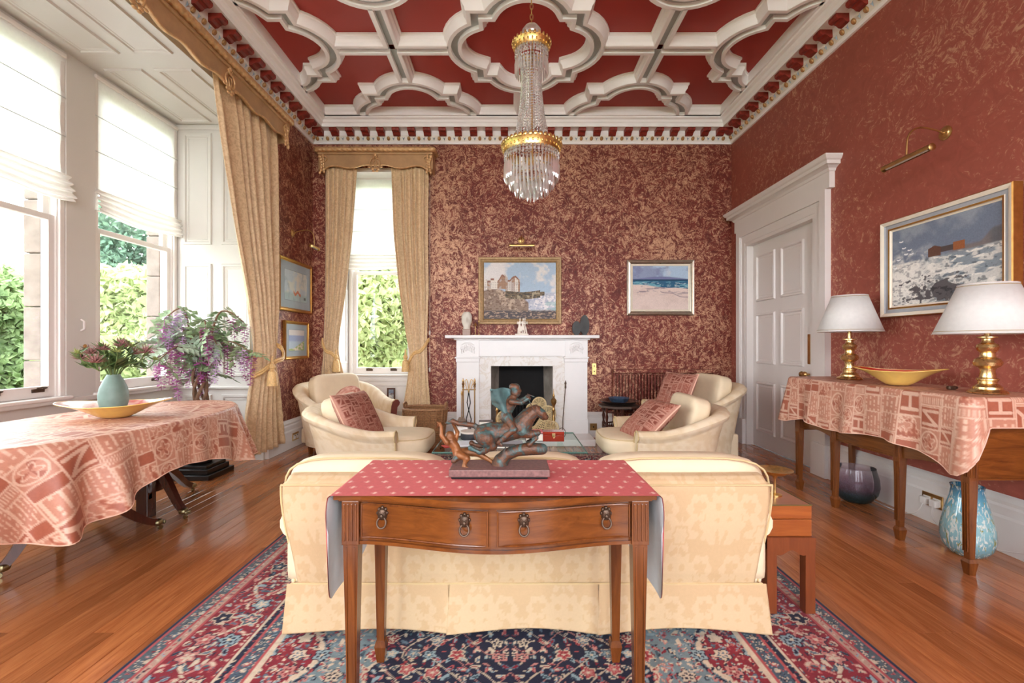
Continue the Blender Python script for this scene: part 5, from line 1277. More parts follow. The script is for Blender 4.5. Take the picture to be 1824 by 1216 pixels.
def scatter_cushion(label, loc, rot, W, seed, thick=0.075):
    n = 101; u = np.linspace(-1, 1, n); U, V = np.meshgrid(u, u, indexing='ij')
    bow = 1-0.05*(1-V**2); bow2 = 1-0.05*(1-U**2); f = (np.clip(1-U**4, 0, 1)*np.clip(1-V**4, 0, 1))**0.5
    def side(s): 
        P = np.zeros((n, n, 3)); P[..., 0] = U*W/2*bow; P[..., 1] = V*W/2*bow2; P[..., 2] = s*thick*f; return P
    m = MB().grid(side(1)).grid(side(-1), flip=True); e = thing('scatter_cushion', label, 'cushion', loc, 0); e.rotation_euler = rot
    o = m.build('cover', M_cushionprint, e, smooth=70); c = cloth_print(U*W/2+1, V*W/2+1, seed, 0.085, (152,90,74), (192,144,126), (122,62,48)).reshape(-1, 3); colorattr(o, np.concatenate([c, c]))
    edge = [(x, y, 0) for x, y in [(P_[0]*W/2*(1-0.05*(1-P_[1]**2)), P_[1]*W/2*(1-0.05*(1-P_[0]**2))) for P_ in [(t, -1) for t in u[::4]]+[(1, t) for t in u[::4]]+[(-t, 1) for t in u[::4]]+[(-1, -t) for t in u[::4]]]]
    MB().tube(edge, 0.006, 6, closed=True).build('piping', plain('pink_piping', (226, 182, 158), 0.7), e); return e
scatter_cushion('terracotta letter-print cushion leaning in the front left armchair', (-1.25, 3.76, 0.60), (0.0, 1.08, -0.28), 0.45, 3)
scatter_cushion('terracotta letter-print cushion tilted in the front right armchair', (1.14, 3.77, 0.575), (0.0, -0.74, 0.22), 0.43, 7)
scatter_cushion('terracotta letter-print cushion upright in the rear right armchair', (1.74, 4.80, 0.70), (0.0, -1.12, 0.45), 0.44, 9)
e = thing('round_cushion', 'round pink cushion in the armchair by the back window', 'cushion', (-1.72, 4.78, 0.62)); e.rotation_euler = (0.9, 0, -0.5)
o = MB().sball((0,0,0), (0.17,0.17,0.08), 2.2, 12).build('cover', M_cushionprint, e, smooth=60, merge=1e-4)
vv = np.array([v.co for v in o.data.vertices]); colorattr(o, letter_print(vv[:,0]+1, vv[:,1]+1, 5, 0.08, (206,142,124), (230,186,166), (172,96,78)))

# ------------------------------------------------------------------ glass coffee table and things on it
e = thing('coffee_table', 'low glass coffee table between sofa and fireplace', 'coffee table', (-0.005, 3.66, RZ))
M_tableglass = glass('green_table_glass', (0.90, 0.97, 0.95), thin=True)
MB().rbox(-0.56, 0.56, -0.37, 0.37, 0.40, 0.415, 0.003).build('glass_top', M_tableglass, e)
MB().tube([(-0.56,-0.371,0.4075),(0.56,-0.371,0.4075),(0.56,0.371,0.4075),(-0.56,0.371,0.4075)], 0.0065, 6, closed=True).build('glass_edge', plain('glass_edge_green', (88, 122, 112), 0.15), e)
for s in (-1, 1): MB().rbox(s*0.42-0.008, s*0.42+0.008, -0.30, 0.30, 0.0, 0.40, 0.003).build('glass_support', M_tableglass, e)
MB().rbox(-0.46, 0.46, -0.28, 0.28, 0.10, 0.112, 0.003).build('glass_shelf', M_tableglass, e)
CZ = 0.4285
e = thing('red_box', 'red lacquered box with brass clasp on the glass table', 'box', (0.345, 3.68, CZ)); MB().rbox(-0.085, 0.085, -0.05, 0.05, 0, 0.052, 0.003).build('body', plain('red_lacquer', (148, 40, 20), 0.25, coat=0.5), e)
MB().rbox(-0.086, 0.086, -0.051, 0.051, 0.053, 0.078, 0.004).build('lid', plain('red_lacquer_lid', (156, 44, 24), 0.25, coat=0.5), e); MB().rbox(-0.014, 0.014, -0.055, -0.049, 0.036, 0.066, 0.003).tube([(0.006*math.cos(a),-0.057,0.038+0.008*math.sin(a)) for a in np.linspace(0,2*PI,10)[:-1]], 0.002, 5, closed=True).build('clasp', M_brass, e)
def book(label, loc, rz, w_, d_, h, c, page=True):
    e = thing('book', label, 'book', loc, rz); m = MB().rbox(-w_/2, w_/2, -d_/2, d_/2, 0, 0.004, 0.001).rbox(-w_/2, w_/2, -d_/2, d_/2, h-0.004, h, 0.001).rbox(-w_/2, -w_/2+0.004, -d_/2, d_/2, 0.003, h-0.003, 0.001)
    m.build('cover', plain('book_cover', c, 0.4), e); MB().box(-w_/2+0.004, w_/2-0.006, -d_/2+0.006, d_/2-0.006, 0.004, h-0.004).build('pages', plain('paper_pages', (232, 226, 212), 0.8), e)
book('thick book with pink cover beside the red box', (0.195, 3.70, CZ), 0, 0.15, 0.12, 0.062, (52, 44, 52)); book('flat book with a rose pink cover lying on the thick one', (0.195, 3.70, CZ+0.0625), 0.05, 0.14, 0.115, 0.012, (206, 96, 104))
book('open grey magazine under the sculpture horse on the glass table', (-0.02, 3.52, CZ), 0.1, 0.24, 0.17, 0.014, (150, 150, 158)); book('dark slim book lying near the front edge of the glass table', (-0.05, 3.42, CZ), -0.1, 0.17, 0.09, 0.02, (60, 50, 48)); book('white brochure lying at the left of the glass table', (-0.27, 3.56, CZ), 0.15, 0.28, 0.19, 0.008, (214, 220, 228)); book('red brochure at the left corner of the glass table', (-0.45, 3.47, CZ), 0.5, 0.13, 0.08, 0.006, (190, 60, 56))
e = thing('round_box', 'round black box with pale lid on the glass table', 'box', (-0.33, 3.74, CZ)); MB().lathe([(0.075,0),(0.078,0.004),(0.078,0.05),(0.07,0.052),(0,0.052)], (0,0,0), 28).build('body', plain('black_box_card', (52, 52, 56), 0.4), e, smooth=40); MB().lathe([(0.080,0.052),(0.081,0.056),(0.079,0.066),(0,0.068)], (0,0,0), 28).build('lid', plain('pale_box_lid', (196, 184, 172), 0.5), e, smooth=40)
for k, (z, c) in enumerate(((0, (44,40,52)), (0.05, (206,196,186)), (0.085, (64,44,38)))): book(['dark box-like book at the bottom of the back stack', 'pale book in the middle of the back stack', 'brown album topping the back stack on the glass table'][k], (-0.21, 3.92, CZ+z), 0.02*k, 0.12, 0.09, 0.049 if k == 0 else 0.034, c)
tag(MB().rbox(-0.06, 0.06, -0.04, 0.04, 0, 0.07, 0.004).build('white_carton', plain('white_card', (222, 216, 212), 0.7), None, loc=(-0.42, 3.90, CZ)), 'small white carton at the back left of the glass table', 'box')

# ------------------------------------------------------------------ console table in the foreground
TX = -0.0455
ct = thing('console_table', 'mahogany serpentine console table behind the sofa', 'console table', (TX, 0, RZ)); tz = 0.738
def yf(x, e0, e1): return e0+(e1-e0)*(0.5+0.5*math.cos(PI*min(1, abs(x)/0.44)))
def serp_block(x0, x1, y_end, y_mid, back, z0, z1, n=36, mat=None, name='x', parent=None, sm=None, inset=0.0):
    xs = np.linspace(x0, x1, n); P = np.zeros((n, 4, 3))
    for i, x in enumerate(xs):
        f = yf(x, y_end, y_mid); P[i] = [(x,f,z0),(x,f,z1),(x,back,z1),(x,back,z0)]
    m = MB().grid(P, close_v=True, flip=False); m.add([tuple(q) for q in P[0]], [(0,1,2,3)]); m.add([tuple(q) for q in P[-1]], [(3,2,1,0)])
    return m.build(name, mat, parent)
serp_block(-0.485, 0.485, 1.365, 1.295, 1.775, tz-0.016, tz, name='tabletop', mat=M_mahog_x, parent=ct)
serp_block(-0.475, 0.475, 1.378, 1.308, 1.765, tz-0.024, tz-0.0165, name='top_moulding', mat=M_mahog_x, parent=ct)
serp_block(-0.415, 0.415, 1.398, 1.328, 1.74, tz-0.150, tz-0.025, name='apron', mat=M_mahog_x, parent=ct)
serp_block(-0.415, 0.415, 1.388, 1.318, 1.42, tz-0.158, tz-0.148, name='apron_bead', mat=M_mahog_x, parent=ct)
MB().box(-0.46, -0.43, 1.42, 1.72, tz-0.15, tz-0.025).box(0.43, 0.46, 1.42, 1.72, tz-0.15, tz-0.025).build('end_rails', M_mahog_y, ct)
for xa, xb in ((-0.412,-0.018),(0.006,0.412)):
    dr = serp_block(xa, xb, 1.392, 1.322, 1.41, tz-0.138, tz-0.034, name='drawer', mat=M_mahog_x, parent=ct)
    pts = [(x, yf(x, 1.391, 1.321)-0.001, tz-0.136) for x in np.linspace(xa+0.003, xb-0.003, 16)]+[(x, yf(x, 1.391, 1.321)-0.001, tz-0.036) for x in np.linspace(xb-0.003, xa+0.003, 16)]
    MB().tube(pts, 0.003, 6, closed=True).build('cock_bead', M_mahog, dr)
    for x in ((xa*0.83, xa*0.20+0.0-0.005) if xa < 0 else (0.085, 0.335)):
        y = yf(x, 1.392, 1.322); h = MB().sball((x, y-0.006, tz-0.062), (0.0145, 0.011, 0.019), 2.2, 5)
        for a in np.linspace(0, 2*PI, 9)[:-1]: h.sball((x+0.0135*math.cos(a), y-0.004, tz-0.06+0.016*math.sin(a)), (0.005,0.006,0.006), 2, 3)
        h.sball((x, y-0.016, tz-0.066), (0.006,0.006,0.007), 2, 3); h.sball((x-0.006, y-0.014, tz-0.056), 0.0035, 2, 3); h.sball((x+0.006, y-0.014, tz-0.056), 0.0035, 2, 3)
        hm = h.build('lion_mask_handle', M_bronze_dk, dr, smooth=50)
        MB().tube([(x+0.0135*math.cos(a), y-0.015+0.004*math.sin(a), tz-0.086+0.0155*math.sin(a)) for a in np.linspace(0, 2*PI, 20)[:-1]], 0.0028, 6, closed=True).build('ring_pull', M_bronze_dk, dr, smooth=50)
for x, y, front in ((-0.44,1.405,1),(0.44,1.405,1),(-0.44,1.715,0),(0.44,1.715,0)):
    lg = MB().rbox(x-0.026, x+0.026, y-0.026, y+0.026, tz-0.158, tz-0.024, 0.002) if front else MB().rbox(x-0.022, x+0.022, y-0.022, y+0.022, tz-0.158, tz-0.024, 0.002)
    lg.frus((x, y), 0.0135, 0.0225, 0.075, tz-0.158); lg.frus((x, y), 0.0135, 0.021, 0.0, 0.062); lg.frus((x, y), 0.022, 0.0165, 0.060, 0.080)
    lo = lg.build('leg', M_mahog, ct)
    if front:
        fl_ = MB()
        for k in range(4): fl_.rbox(x-0.021+k*0.0115, x-0.021+k*0.0115+0.0065, y-0.030, y-0.024, tz-0.145, tz-0.032, 0.002)
        for k in (-1, 1): fl_.frus((x+k*0.012, y-0.019), 0.0015, 0.002, 0.12, tz-0.165, d0=0.0035, d1=0.005)
        fl_.build('fluting', M_mahog, lo)
# runner with fleur motif and hanging lined ends
def fleur(u, v):
    c = np.zeros(u.shape+(3,))+npl((204, 104, 104)); c *= (0.94+0.12*fbm(u*8, v*8, 2, 3))[..., None]
    s = 0.056; j = np.floor(v/s); uu = u+(j % 2)*s/2; i = np.floor(uu/s); a = uu-(i+0.5)*s; b = v-(j+0.5)*s
    m = (np.hypot(a, b) < 0.0045)|((np.abs(a) < 0.0022+0.002*np.abs(np.sin(b*500)))&(np.abs(b) < 0.0105))|((np.abs(b) < 0.0022)&(np.abs(a) < 0.0105))
    big = hsh(i, j) > 0.8; rr = np.hypot(a, b); t = np.arctan2(b, a); m |= big&(rr < 0.008+0.005*np.cos(4*t))
    a2 = (u % s)-s/2; b2 = (v % s)-s/2; c[m] = npl((232, 190, 176)); return c
RN = thing('table_runner', 'pink runner with pale fleur motifs on the console table', 'table runner', (TX, 0, RZ+tz))
ye, yk = 1.345, 1.762
def flapL(y): t = (y-ye)/(yk-ye); return 0.335*(max(0.0, 1-((t-0.22)/0.80)**2))**0.6 if t > 0.22 else 0.335*(max(0.0, 1-((0.22-t)/0.23)**2))**0.5
nv = 110; vy = np.linspace(ye, yk, nv)
def runner_part(off):
    ht = 0.482; rows = []; Us = []
    for s in np.linspace(0, 1, 40): rows.append(('L', 1-s)); 
    for s in np.linspace(0, 1, 240): rows.append(('T', s))
    for s in np.linspace(0, 1, 40): rows.append(('R', s))
    P = np.zeros((len(rows), nv, 3)); U = np.zeros((len(rows), nv)); V = np.zeros_like(U)
    for i, (k, s) in enumerate(rows):
        for j, y in enumerate(vy):
            L = flapL(y)+0.02
            if k == 'T': x = -ht+2*ht*s; z = 0.003; U[i, j] = x; dy = 0; z += 0
            else:
                sg = -1 if k == 'L' else 1; d = s*L; r = 0.012; x = sg*(ht+r*min(1, d/r)*0.9+0.025*s*math.sin((y-ye)*14)++0.03*s*(1-0.9*s)*max(0, 1-(y-ye)/0.3)); z = 0.003-max(0, d-0.006); U[i, j] = sg*(ht+d)
            V[i, j] = y; P[i, j] = (x, y, z)
    return P, U, V
P, U, V = runner_part(0)
o = MB().grid(P).build('cloth', M_runner, RN, smooth=60); colorattr(o, fleur(U, V).reshape(-1, 3))
for a, b in ((0, 40), (280, 320)):
    Q = P[a:b].copy(); Q[..., 0] *= 0.994; Q[..., 2] -= 0.001; MB().grid(Q, flip=True).build('lining', M_lining, RN, smooth=60)

# ------------------------------------------------------------------ bronze sculpture on the runner
SZ = RZ+tz+0.0045
M_patina = None
def patina():
    m = NT('patinated_bronze'); v = m.coord(); f = m.noise(v, 26, 5, 0.65, 1.2); f2 = m.noise(v, 90, 4)
    col = m.ramp(f, [(0.30, lin((40, 30, 26))), (0.44, lin((100, 62, 38))), (0.51, lin((70, 54, 46))), (0.57, lin((58, 80, 78))), (0.72, lin((84, 114, 112)))])
    m.set(Base_Color=col, Roughness=0.5, Metallic=0.2); m.bump(f2, 0.6, 0.004); return m.mat
M_patina = patina()
M_patina_teal = plain('verdigris_bronze', (74, 102, 102), 0.5, 0.2, var=0.45, scale=30, bump=0.4, bscale=80)
M_patina_gold = plain('golden_bronze', (124, 76, 40), 0.45, 0.25, var=0.45, scale=24, bump=0.4, bscale=80)
st = thing('bronze_sculpture', 'bronze sculpture of a caped rider on a leaping horse on stone base', 'sculpture', (-0.036, 1.57, SZ))
M_sbase = plain('purple_brown_granite', (118, 84, 80), 0.45, var=0.3, scale=90)
MB().rbox(-0.160, 0.160, -0.062, 0.062, 0, 0.008, 0.002).build('foot_slab', M_iron, st); MB().rbox(-0.167, 0.167, -0.07, 0.07, 0.008, 0.032, 0.003).build('stone_base', M_sbase, st)
def limbs(m, p, r, n=8): return limb(m, p, [q*0.80 for q in r], n)
def S(xc, yc, d=0.0): return ((xc-770)*0.0003025, d, 0.032+(1005-yc)*0.0003025)
m = MB()
limbs(m, [S(590,660),S(680,640),S(800,640),S(930,600),S(1020,570)], [0.046,0.046,0.044,0.046,0.045], 14)
limbs(m, [S(1020,560),S(1080,470),S(1150,410),S(1200,392)], [0.046,0.037,0.028,0.022], 12)
limbs(m, [S(1190,395),S(1245,425),S(1290,465)], [0.022,0.021,0.014], 10); limbs(m, [S(1205,430),S(1265,485)], [0.012,0.007], 8)
for d in (-0.008, 0.008): limbs(m, [S(1195,370,d),S(1185,335,d*1.4)], [0.006,0.003], 6)
for d, dz in ((-0.022, 0), (0.022, 40)):
    limbs(m, [S(1030,620,d),S(1110,650+dz*0.3,d),S(1200,628+dz,d),S(1185,690+dz*0.6,d),S(1130,735+dz*0.3,d),S(1100,765,d)], [0.026,0.018,0.013,0.009,0.009,0.012], 8)
    limbs(m, [S(620,690,d),S(680,770-dz*0.5,d),S(600,835-dz,d),S(540,850-dz,d),S(470,815-dz*0.6,d),S(440,800-dz*0.6,d)], [0.040,0.026,0.014,0.011,0.009,0.012], 8)
limbs(m, [S(560,600),S(480,560),S(380,545),S(300,540),S(230,510),S(160,535)], [0.010,0.012,0.012,0.011,0.012,0.007], 8)
for k in range(7): limbs(m, [S(1060+k*20,430-k*14),S(1040+k*20,380-k*8)], [0.010,0.004], 6)
blob_object('horse', m, M_patina, st, 0.0028, 3)
m = MB()
limbs(m, [S(840,470),S(850,400),S(890,310),S(905,270)], [0.026,0.024,0.027,0.022], 12); limbs(m, [S(905,270),S(925,200)], [0.012,0.011], 8)
m.sball(S(945,185), (0.017,0.015,0.020), 2, 5); limbs(m, [S(915,120),S(950,130),S(985,165)], [0.016,0.020,0.012], 8); m.sball(S(985,205), (0.006,0.006,0.006), 2, 3)
for d in (-0.034, 0.034):
    limbs(m, [S(850,460,d*0.5),S(930,580,d*1.25),S(830,660,d*1.35),S(760,725,d*1.3),S(790,750,d*1.35)], [0.022,0.017,0.013,0.010,0.008], 9)
    limbs(m, [S(900,280,d*0.7),S(1010,290,d*1.0),S(1080,250,d*0.8)], [0.013,0.010,0.008], 8); m.sball(S(1090,243,d*0.8), (0.010,0.008,0.008), 2, 3)
blob_object('rider', m, M_patina, st, 0.0026, 3)
n = 24; U_, V_ = np.meshgrid(np.linspace(0, 1, n), np.linspace(0, 1, n), indexing='ij'); P = np.zeros((n, n, 3))
for i in range(n):
    for j in range(n):
        a, b = U_[i, j], V_[i, j]; top = Vector(S(950,190)).lerp(Vector(S(668,150)), a); bot = Vector(S(900,450)).lerp(Vector(S(672,340)), a); p = top.lerp(bot, b)
        p.y = -0.012+0.02*math.sin(a*5+b*3)+(b-0.5)*0.04*a; p.z += 0.014*math.sin(a*PI)*(1-b)+0.006*math.sin(b*9)*a; P[i, j] = p
o = MB().grid(P).build('cape', M_patina_teal, st, smooth=80); md = o.modifiers.new('t', 'SOLIDIFY'); md.thickness = 0.006
MB().tube([S(1240,470,-0.012),S(1170,400,-0.02),S(1090,250,-0.026)], 0.0015, 5).tube([S(1080,195,-0.02),S(1160,225,-0.02)], 0.0018, 5).build('reins', M_patina, st)
m = MB()     # crouching figure grasping the tail
limbs(m, [S(290,880),S(260,800),S(215,745)], [0.022,0.020,0.022], 10); limbs(m, [S(205,730),S(195,690)], [0.010,0.016], 8); m.sball(S(200,680), (0.017,0.015,0.018), 2, 5)
limbs(m, [S(175,745,-0.018),S(115,660,-0.02),S(110,570,-0.01),S(90,535,-0.004)], [0.012,0.010,0.008,0.009], 8); limbs(m, [S(255,740,0.018),S(280,650,0.02),S(245,570,0.012),S(225,520,0.004)], [0.012,0.010,0.008,0.008], 8)
for k in range(4): limbs(m, [S(90,535,-0.004),S(60-3*k,520+22*k,-0.008+0.005*k)], [0.006,0.003], 5)
limbs(m, [S(300,890),S(400,870,0.012),S(520,890,0.012),S(640,955,0.008),S(690,985,0.0)], [0.024,0.020,0.015,0.010,0.008], 8); limbs(m, [S(310,890,-0.01),S(400,915,-0.025),S(370,1000,-0.03),S(410,1010,-0.036)], [0.022,0.016,0.010,0.007], 8)
blob_object('grasping_figure', m, M_patina_gold, st, 0.0028, 3)
m = MB(); limbs(m, [S(300,900,-0.012),S(255,945,-0.02),S(235,960,-0.02)], [0.018,0.012,0.006], 8); blob_object('drapery', m, M_patina, st, 0.003, 3)
m = MB(); limb(m, [S(770,1010),S(780,960),S(850,890),S(960,845),S(1100,825),S(1250,828)], [0.030,0.026,0.022,0.021,0.023,0.020], 12); limbs(m, [S(700,1000),S(740,985)], [0.010,0.014], 8); limbs(m, [S(830,1005,0.02),S(800,960)], [0.012,0.018], 8); limbs(m, [S(790,930,-0.01),S(840,780,-0.02)], [0.010,0.004], 6)
blob_object('tree_trunk', m, M_patina, st, 0.0035, 3)

# ------------------------------------------------------------------ writing box on its stand, gilt dish
e = thing('box_stand', 'chestnut wooden stand with square legs right of the sofa', 'stand', (1.24, 2.22, RZ))
for x in (-0.085, 0.085):
    for y in (-0.19, 0.19): MB().rbox(x-0.022, x+0.022, y-0.022, y+0.022, 0, 0.335, 0.003).build('leg', M_stand, e)
for y in (-0.19, 0.19):
    n = 16; P = np.zeros((n, 4, 3))
    for i, x in enumerate(np.linspace(-0.107, 0.107, n)): z0 = 0.27+0.012*math.cos(x*60); P[i] = [(x,y-0.024,z0),(x,y-0.024,0.337),(x,y+0.02,0.337),(x,y+0.02,z0)]
    m = MB().grid(P, close_v=True); m.add([tuple(q) for q in P[0]], [(0,1,2,3)]); m.add([tuple(q) for q in P[-1]], [(3,2,1,0)]); m.build('rail', M_stand, e)
for x in (-0.107, 0.085): MB().rbox(x, x+0.022, -0.19, 0.19, 0.27, 0.336, 0.003).build('rail', M_stand, e)
MB().rbox(-0.1, 0.1, -0.2, 0.2, 0.32, 0.3365, 0.002).build('shelf', M_stand, e)
e = thing('writing_box', 'cherry wood writing box with dark edges on the stand', 'box', (1.24, 2.22, RZ+0.3375))
MB().rbox(-0.098, 0.098, -0.2, 0.2, 0, 0.075, 0.003).build('body', M_cherry, e); MB().rbox(-0.098, 0.098, -0.2, 0.2, 0.077, 0.138, 0.003).build('lid', M_cherry, e)
MB().tube([(-0.098,-0.2,0.138),(0.098,-0.2,0.138),(0.098,0.2,0.138),(-0.098,0.2,0.138)], 0.003, 6, closed=True).build('edge_banding', plain('olive_brass_edge', (110, 100, 62), 0.4, 0.5), e)
e = thing('gilt_dish', 'shallow gilt dish on a stem standing on the writing box', 'dish', (1.255, 2.16, RZ+0.4765))
MB().lathe([(0.030,0),(0.03,0.004),(0.006,0.010),(0.005,0.075),(0.012,0.09),(0.04,0.098),(0.075,0.118),(0.078,0.121),(0.07,0.119),(0.04,0.106),(0,0.102)], (0,0,0), 30).build('bowl', M_gold, e, smooth=40)
# ------------------------------------------------------------------ draped cloths
def drape(name, label, loc, outline, Lfun, z, mt, md, ripple, flare, seed, cell, mat=None, arcmap=False):
    """outline: closed list of (x,y); Lfun(i/N, x, y) gives how far the cloth hangs there"""
    O = np.array(outline); N = len(O); nx_ = np.roll(O, -1, 0)-np.roll(O, 1, 0); nrm = np.stack([nx_[:,1], -nx_[:,0]], 1); nrm /= np.linalg.norm(nrm, axis=1)[:, None]
    c = O.mean(0); P = np.zeros((N, mt+md, 3)); U = np.zeros((N, mt+md)); V = np.zeros((N, mt+md))
    arcl = np.concatenate([[0], np.cumsum(np.linalg.norm(np.diff(O, axis=0), axis=1))])
    L = np.array([Lfun(i/N, O[i,0], O[i,1]) for i in range(N)])
    for j in range(mt):
        t = j/(mt-1); t = t if t > 0 else 1e-4; q = c+(O-c)*t; P[:, j, :2] = q; P[:, j, 2] = z+0.0012*np.sin(q[:,0]*23)*np.sin(q[:,1]*17); U[:, j] = q[:,0]; V[:, j] = q[:,1]
    for j in range(md):
        s = (j+1)/md; d = s*L; r = 0.02
        fl, rp = flare(np.arange(N)/N, O), ripple(np.arange(N)/N, O)
        out = r*np.minimum(1, d/r)*0.8+fl*d+rp*d; q = O+nrm*out[:, None]; P[:, mt+j, :2] = q; P[:, mt+j, 2] = z-np.maximum(0, d-0.008)*0.97
        w_ = O+nrm*d[:, None]; U[:, mt+j] = w_[:,0]; V[:, mt+j] = w_[:,1]
        if arcmap: U[:, mt+j] = -1.2-d; V[:, mt+j] = arcl
    e = thing(name, label, 'tablecloth', loc); o = MB().grid(P, close_u=True).build('cloth', mat or M_cloth, e, smooth=75); colorattr(o, cloth_print(U+5, V+5, seed, cell).reshape(-1, 3))
    MB().tube([tuple(p) for p in P[::3, -1]], 0.003, 5, closed=True).build('hem', plain('pink_hem', (230, 186, 164), 0.7), e)
    return e, P

# left dining table: two pedestals with sabre legs
LT = thing('dining_table', 'oval pedestal dining table with sabre legs under a cloth', 'dining table', (-2.47, 2.80, 0))
N = 900; el = [(0.50*math.cos(a)*(abs(math.cos(a))**-0.12 if abs(math.cos(a)) > 1e-3 else 1), 0.92*math.sin(a)) for a in np.linspace(0, 2*PI, N+1)[:-1]]
MB().prism(el[::6], 0.022, M=T(0,0,0.722)).build('tabletop', M_walnutd, LT)
M_paw = metal('brass_paw', (150, 138, 104), 0.35)
for hub, feet in (((0.0,-0.30), ((-0.16,-0.46),(0.19,0.165),(-0.28,-0.02))), ((-0.055,0.40), ((0.225,0.345),(-0.13,0.93),(-0.36,0.30)))):
    MB().lathe([(0.07,0.18),(0.075,0.26),(0.05,0.30),(0.045,0.36),(0.06,0.42),(0.05,0.5),(0.045,0.66),(0.09,0.70),(0.09,0.722)], (hub[0], hub[1], 0), 18).build('pedestal', M_walnutd, LT, smooth=40)
    MB().rbox(hub[0]-0.2, hub[0]+0.2, hub[1]-0.16, hub[1]+0.16, 0.69, 0.722, 0.004).build('bearer', M_walnutd, LT)
    for fx, fy in feet:
        dx, dy = fx-hub[0], fy-hub[1]; ln = math.hypot(dx, dy); ux, uy = dx/ln, dy/ln
        pr = bez((0,0,0.34), (ln*0.45,0,0.34), (ln*0.62,0,0.12), (ln*0.95,0,0.055), 16); n = len(pr); P = np.zeros((n, 4, 3))
        for i, p in enumerate(pr):
            t = (pr[min(i+1,n-1)]-pr[max(i-1,0)]).normalized(); nn = Vector((-t.z, 0, t.x)); hgt = 0.035-0.016*i/(n-1); wd = 0.024-0.008*i/(n-1)
            for q, (a, b) in enumerate(((-1,-1),(1,-1),(1,1),(-1,1))):
                r = p+nn*(b*hgt); P[i, q] = (hub[0]+ux*r.x-uy*a*wd, hub[1]+uy*r.x+ux*a*wd, r.z)
        m = MB().grid(P, close_v=True, flip=True); m.add([tuple(v) for v in P[-1]], [(0,1,2,3)]); lg = m.build('sabre_leg', M_walnutd, LT)
        m = MB()
        for k in (-0.5, 0, 0.5):
            m.tube([(hub[0]+ux*p.x-uy*k*0.022, hub[1]+uy*p.x+ux*k*0.022, p.z+0.030-0.012*i/(n-1)+0.003) for i, p in enumerate(pr)][5:], 0.0035, 5)
        m.build('reeding', M_mahog, lg)
        ft = MB().sball((fx-ux*0.015, fy-uy*0.015, 0.052), (0.028,0.028,0.022), 2.5, 5)
        for k in (-1, 0, 1): ft.sball((fx+ux*0.018-uy*k*0.012, fy+uy*0.018+ux*k*0.012, 0.045), (0.009,0.009,0.014), 2, 3)
        ft.build('brass_paw', M_paw, lg, smooth=50)
        MB().lathe([(0,-0.008),(0.014,-0.008),(0.014,0.008),(0,0.008)], (0,0,0), 12, M=T(fx, fy, 0.0145, rx=PI/2, rz=math.atan2(uy, ux))).build('castor', M_paw, lg, smooth=40)
MB().rbox(-0.105, -0.025, 0.33, 0.41, 0.0, 0.722, 0.004).rbox(-0.35, -0.025, 0.34, 0.375, 0.13, 0.17, 0.003).build('centre_support', M_walnutd, LT)
def Lleft(t, x, y):
    a = math.atan2(y/0.92, x/0.5); k = abs(math.sin(2*a)); return 0.285+0.16*k**3*(1.0 if x > 0 else 0.8)+(0.02*math.sin(a*5))
def rip_l(t, O):
    a = np.arctan2(O[:,1]/0.92, O[:,0]/0.5); k = np.abs(np.sin(2*a))**2
    return 0.16*k*np.sin(a*22+0.6)+0.03*np.sin(a*31)
def fl_l(t, O):
    a = np.arctan2(O[:,1]/0.92, O[:,0]/0.5); return 0.07+0.12*np.abs(np.sin(2*a))**2
drape('tablecloth', 'terracotta letter-print cloth over the oval dining table', (-2.47, 2.80, 0), [(x*1.006, y*1.006) for x, y in el], Lleft, 0.7475, 110, 90, rip_l, fl_l, 4, 0.15)

# bowls with drawn-out lips
def lip_bowl(label, loc, rz, R, H, outer, inner):
    e = thing('lipped_bowl', label, 'bowl', loc, rz); n = 64; th = np.linspace(0, 2*PI, n+1)[:-1]
    ex = 1+0.30*np.abs(np.cos(th))**6-0.10*np.abs(np.sin(th))**2
    def surf(rs, zs, lift): 
        P = np.zeros((len(rs), n, 3))
        for i, (r, z) in enumerate(zip(rs, zs)):
            k = r/R; rr = r*(1+(ex-1)*k**2); P[i, :, 0] = rr*np.cos(th); P[i, :, 1] = rr*np.sin(th); P[i, :, 2] = z+lift*k**3*(np.abs(np.cos(th))**4*0.02-0.006)
        return P
    rs = np.array([0.0,0.25,0.32,0.45,0.62,0.8,1.0])*R; zs = np.array([0,0,0.02,0.20,0.48,0.76,1.0])*H
    MB().grid(surf(rs, zs, 1), close_v=True, flip=True).build('outer_glaze', outer, e, smooth=60)
    MB().grid(surf(rs*np.array([1,1,1,1,1,1,0.995]), zs+np.array([0.01,0.01,0.011,0.010,0.008,0.006,0.0015]), 1), close_v=True).build('inner_glaze', inner, e, smooth=60)
    P1 = surf(rs[-1:], zs[-1:], 1); MB().tube([tuple(p) for p in P1[0]], 0.003, 6, closed=True).build('rim', outer, e)
    return e
M_whiteglaze = bowl_mat('white_red_glaze', (226, 206, 196), (196, 70, 52))
lip_bowl('yellow bowl with drawn-out lips under the teal vase', (-2.46, 2.84, 0.7505), 0.35, 0.225, 0.088, M_yellowglaze, M_whiteglaze)
lip_bowl('yellow bowl with red inside on the right table', (2.52, 2.96, 0.9395), -0.9, 0.185, 0.098, M_yellowglaze, M_redglaze)
VX, VY, VZ = -2.475, 2.84, 0.7635
vs_e = thing('teal_vase', 'egg-shaped teal ceramic vase holding faded chrysanthemums', 'vase', (VX, VY, VZ))
MB().lathe([(r*0.88, z*1.14) for r, z in [(0.045,0),(0.058,0.004),(0.072,0.03),(0.085,0.075),(0.087,0.11),(0.078,0.15),(0.058,0.19),(0.040,0.215),(0.038,0.222),(0.033,0.22),(0.034,0.20),(0.05,0.17),(0.0,0.06)]], (0,0,0), 32).build('body', M_teal, vs_e, smooth=50)
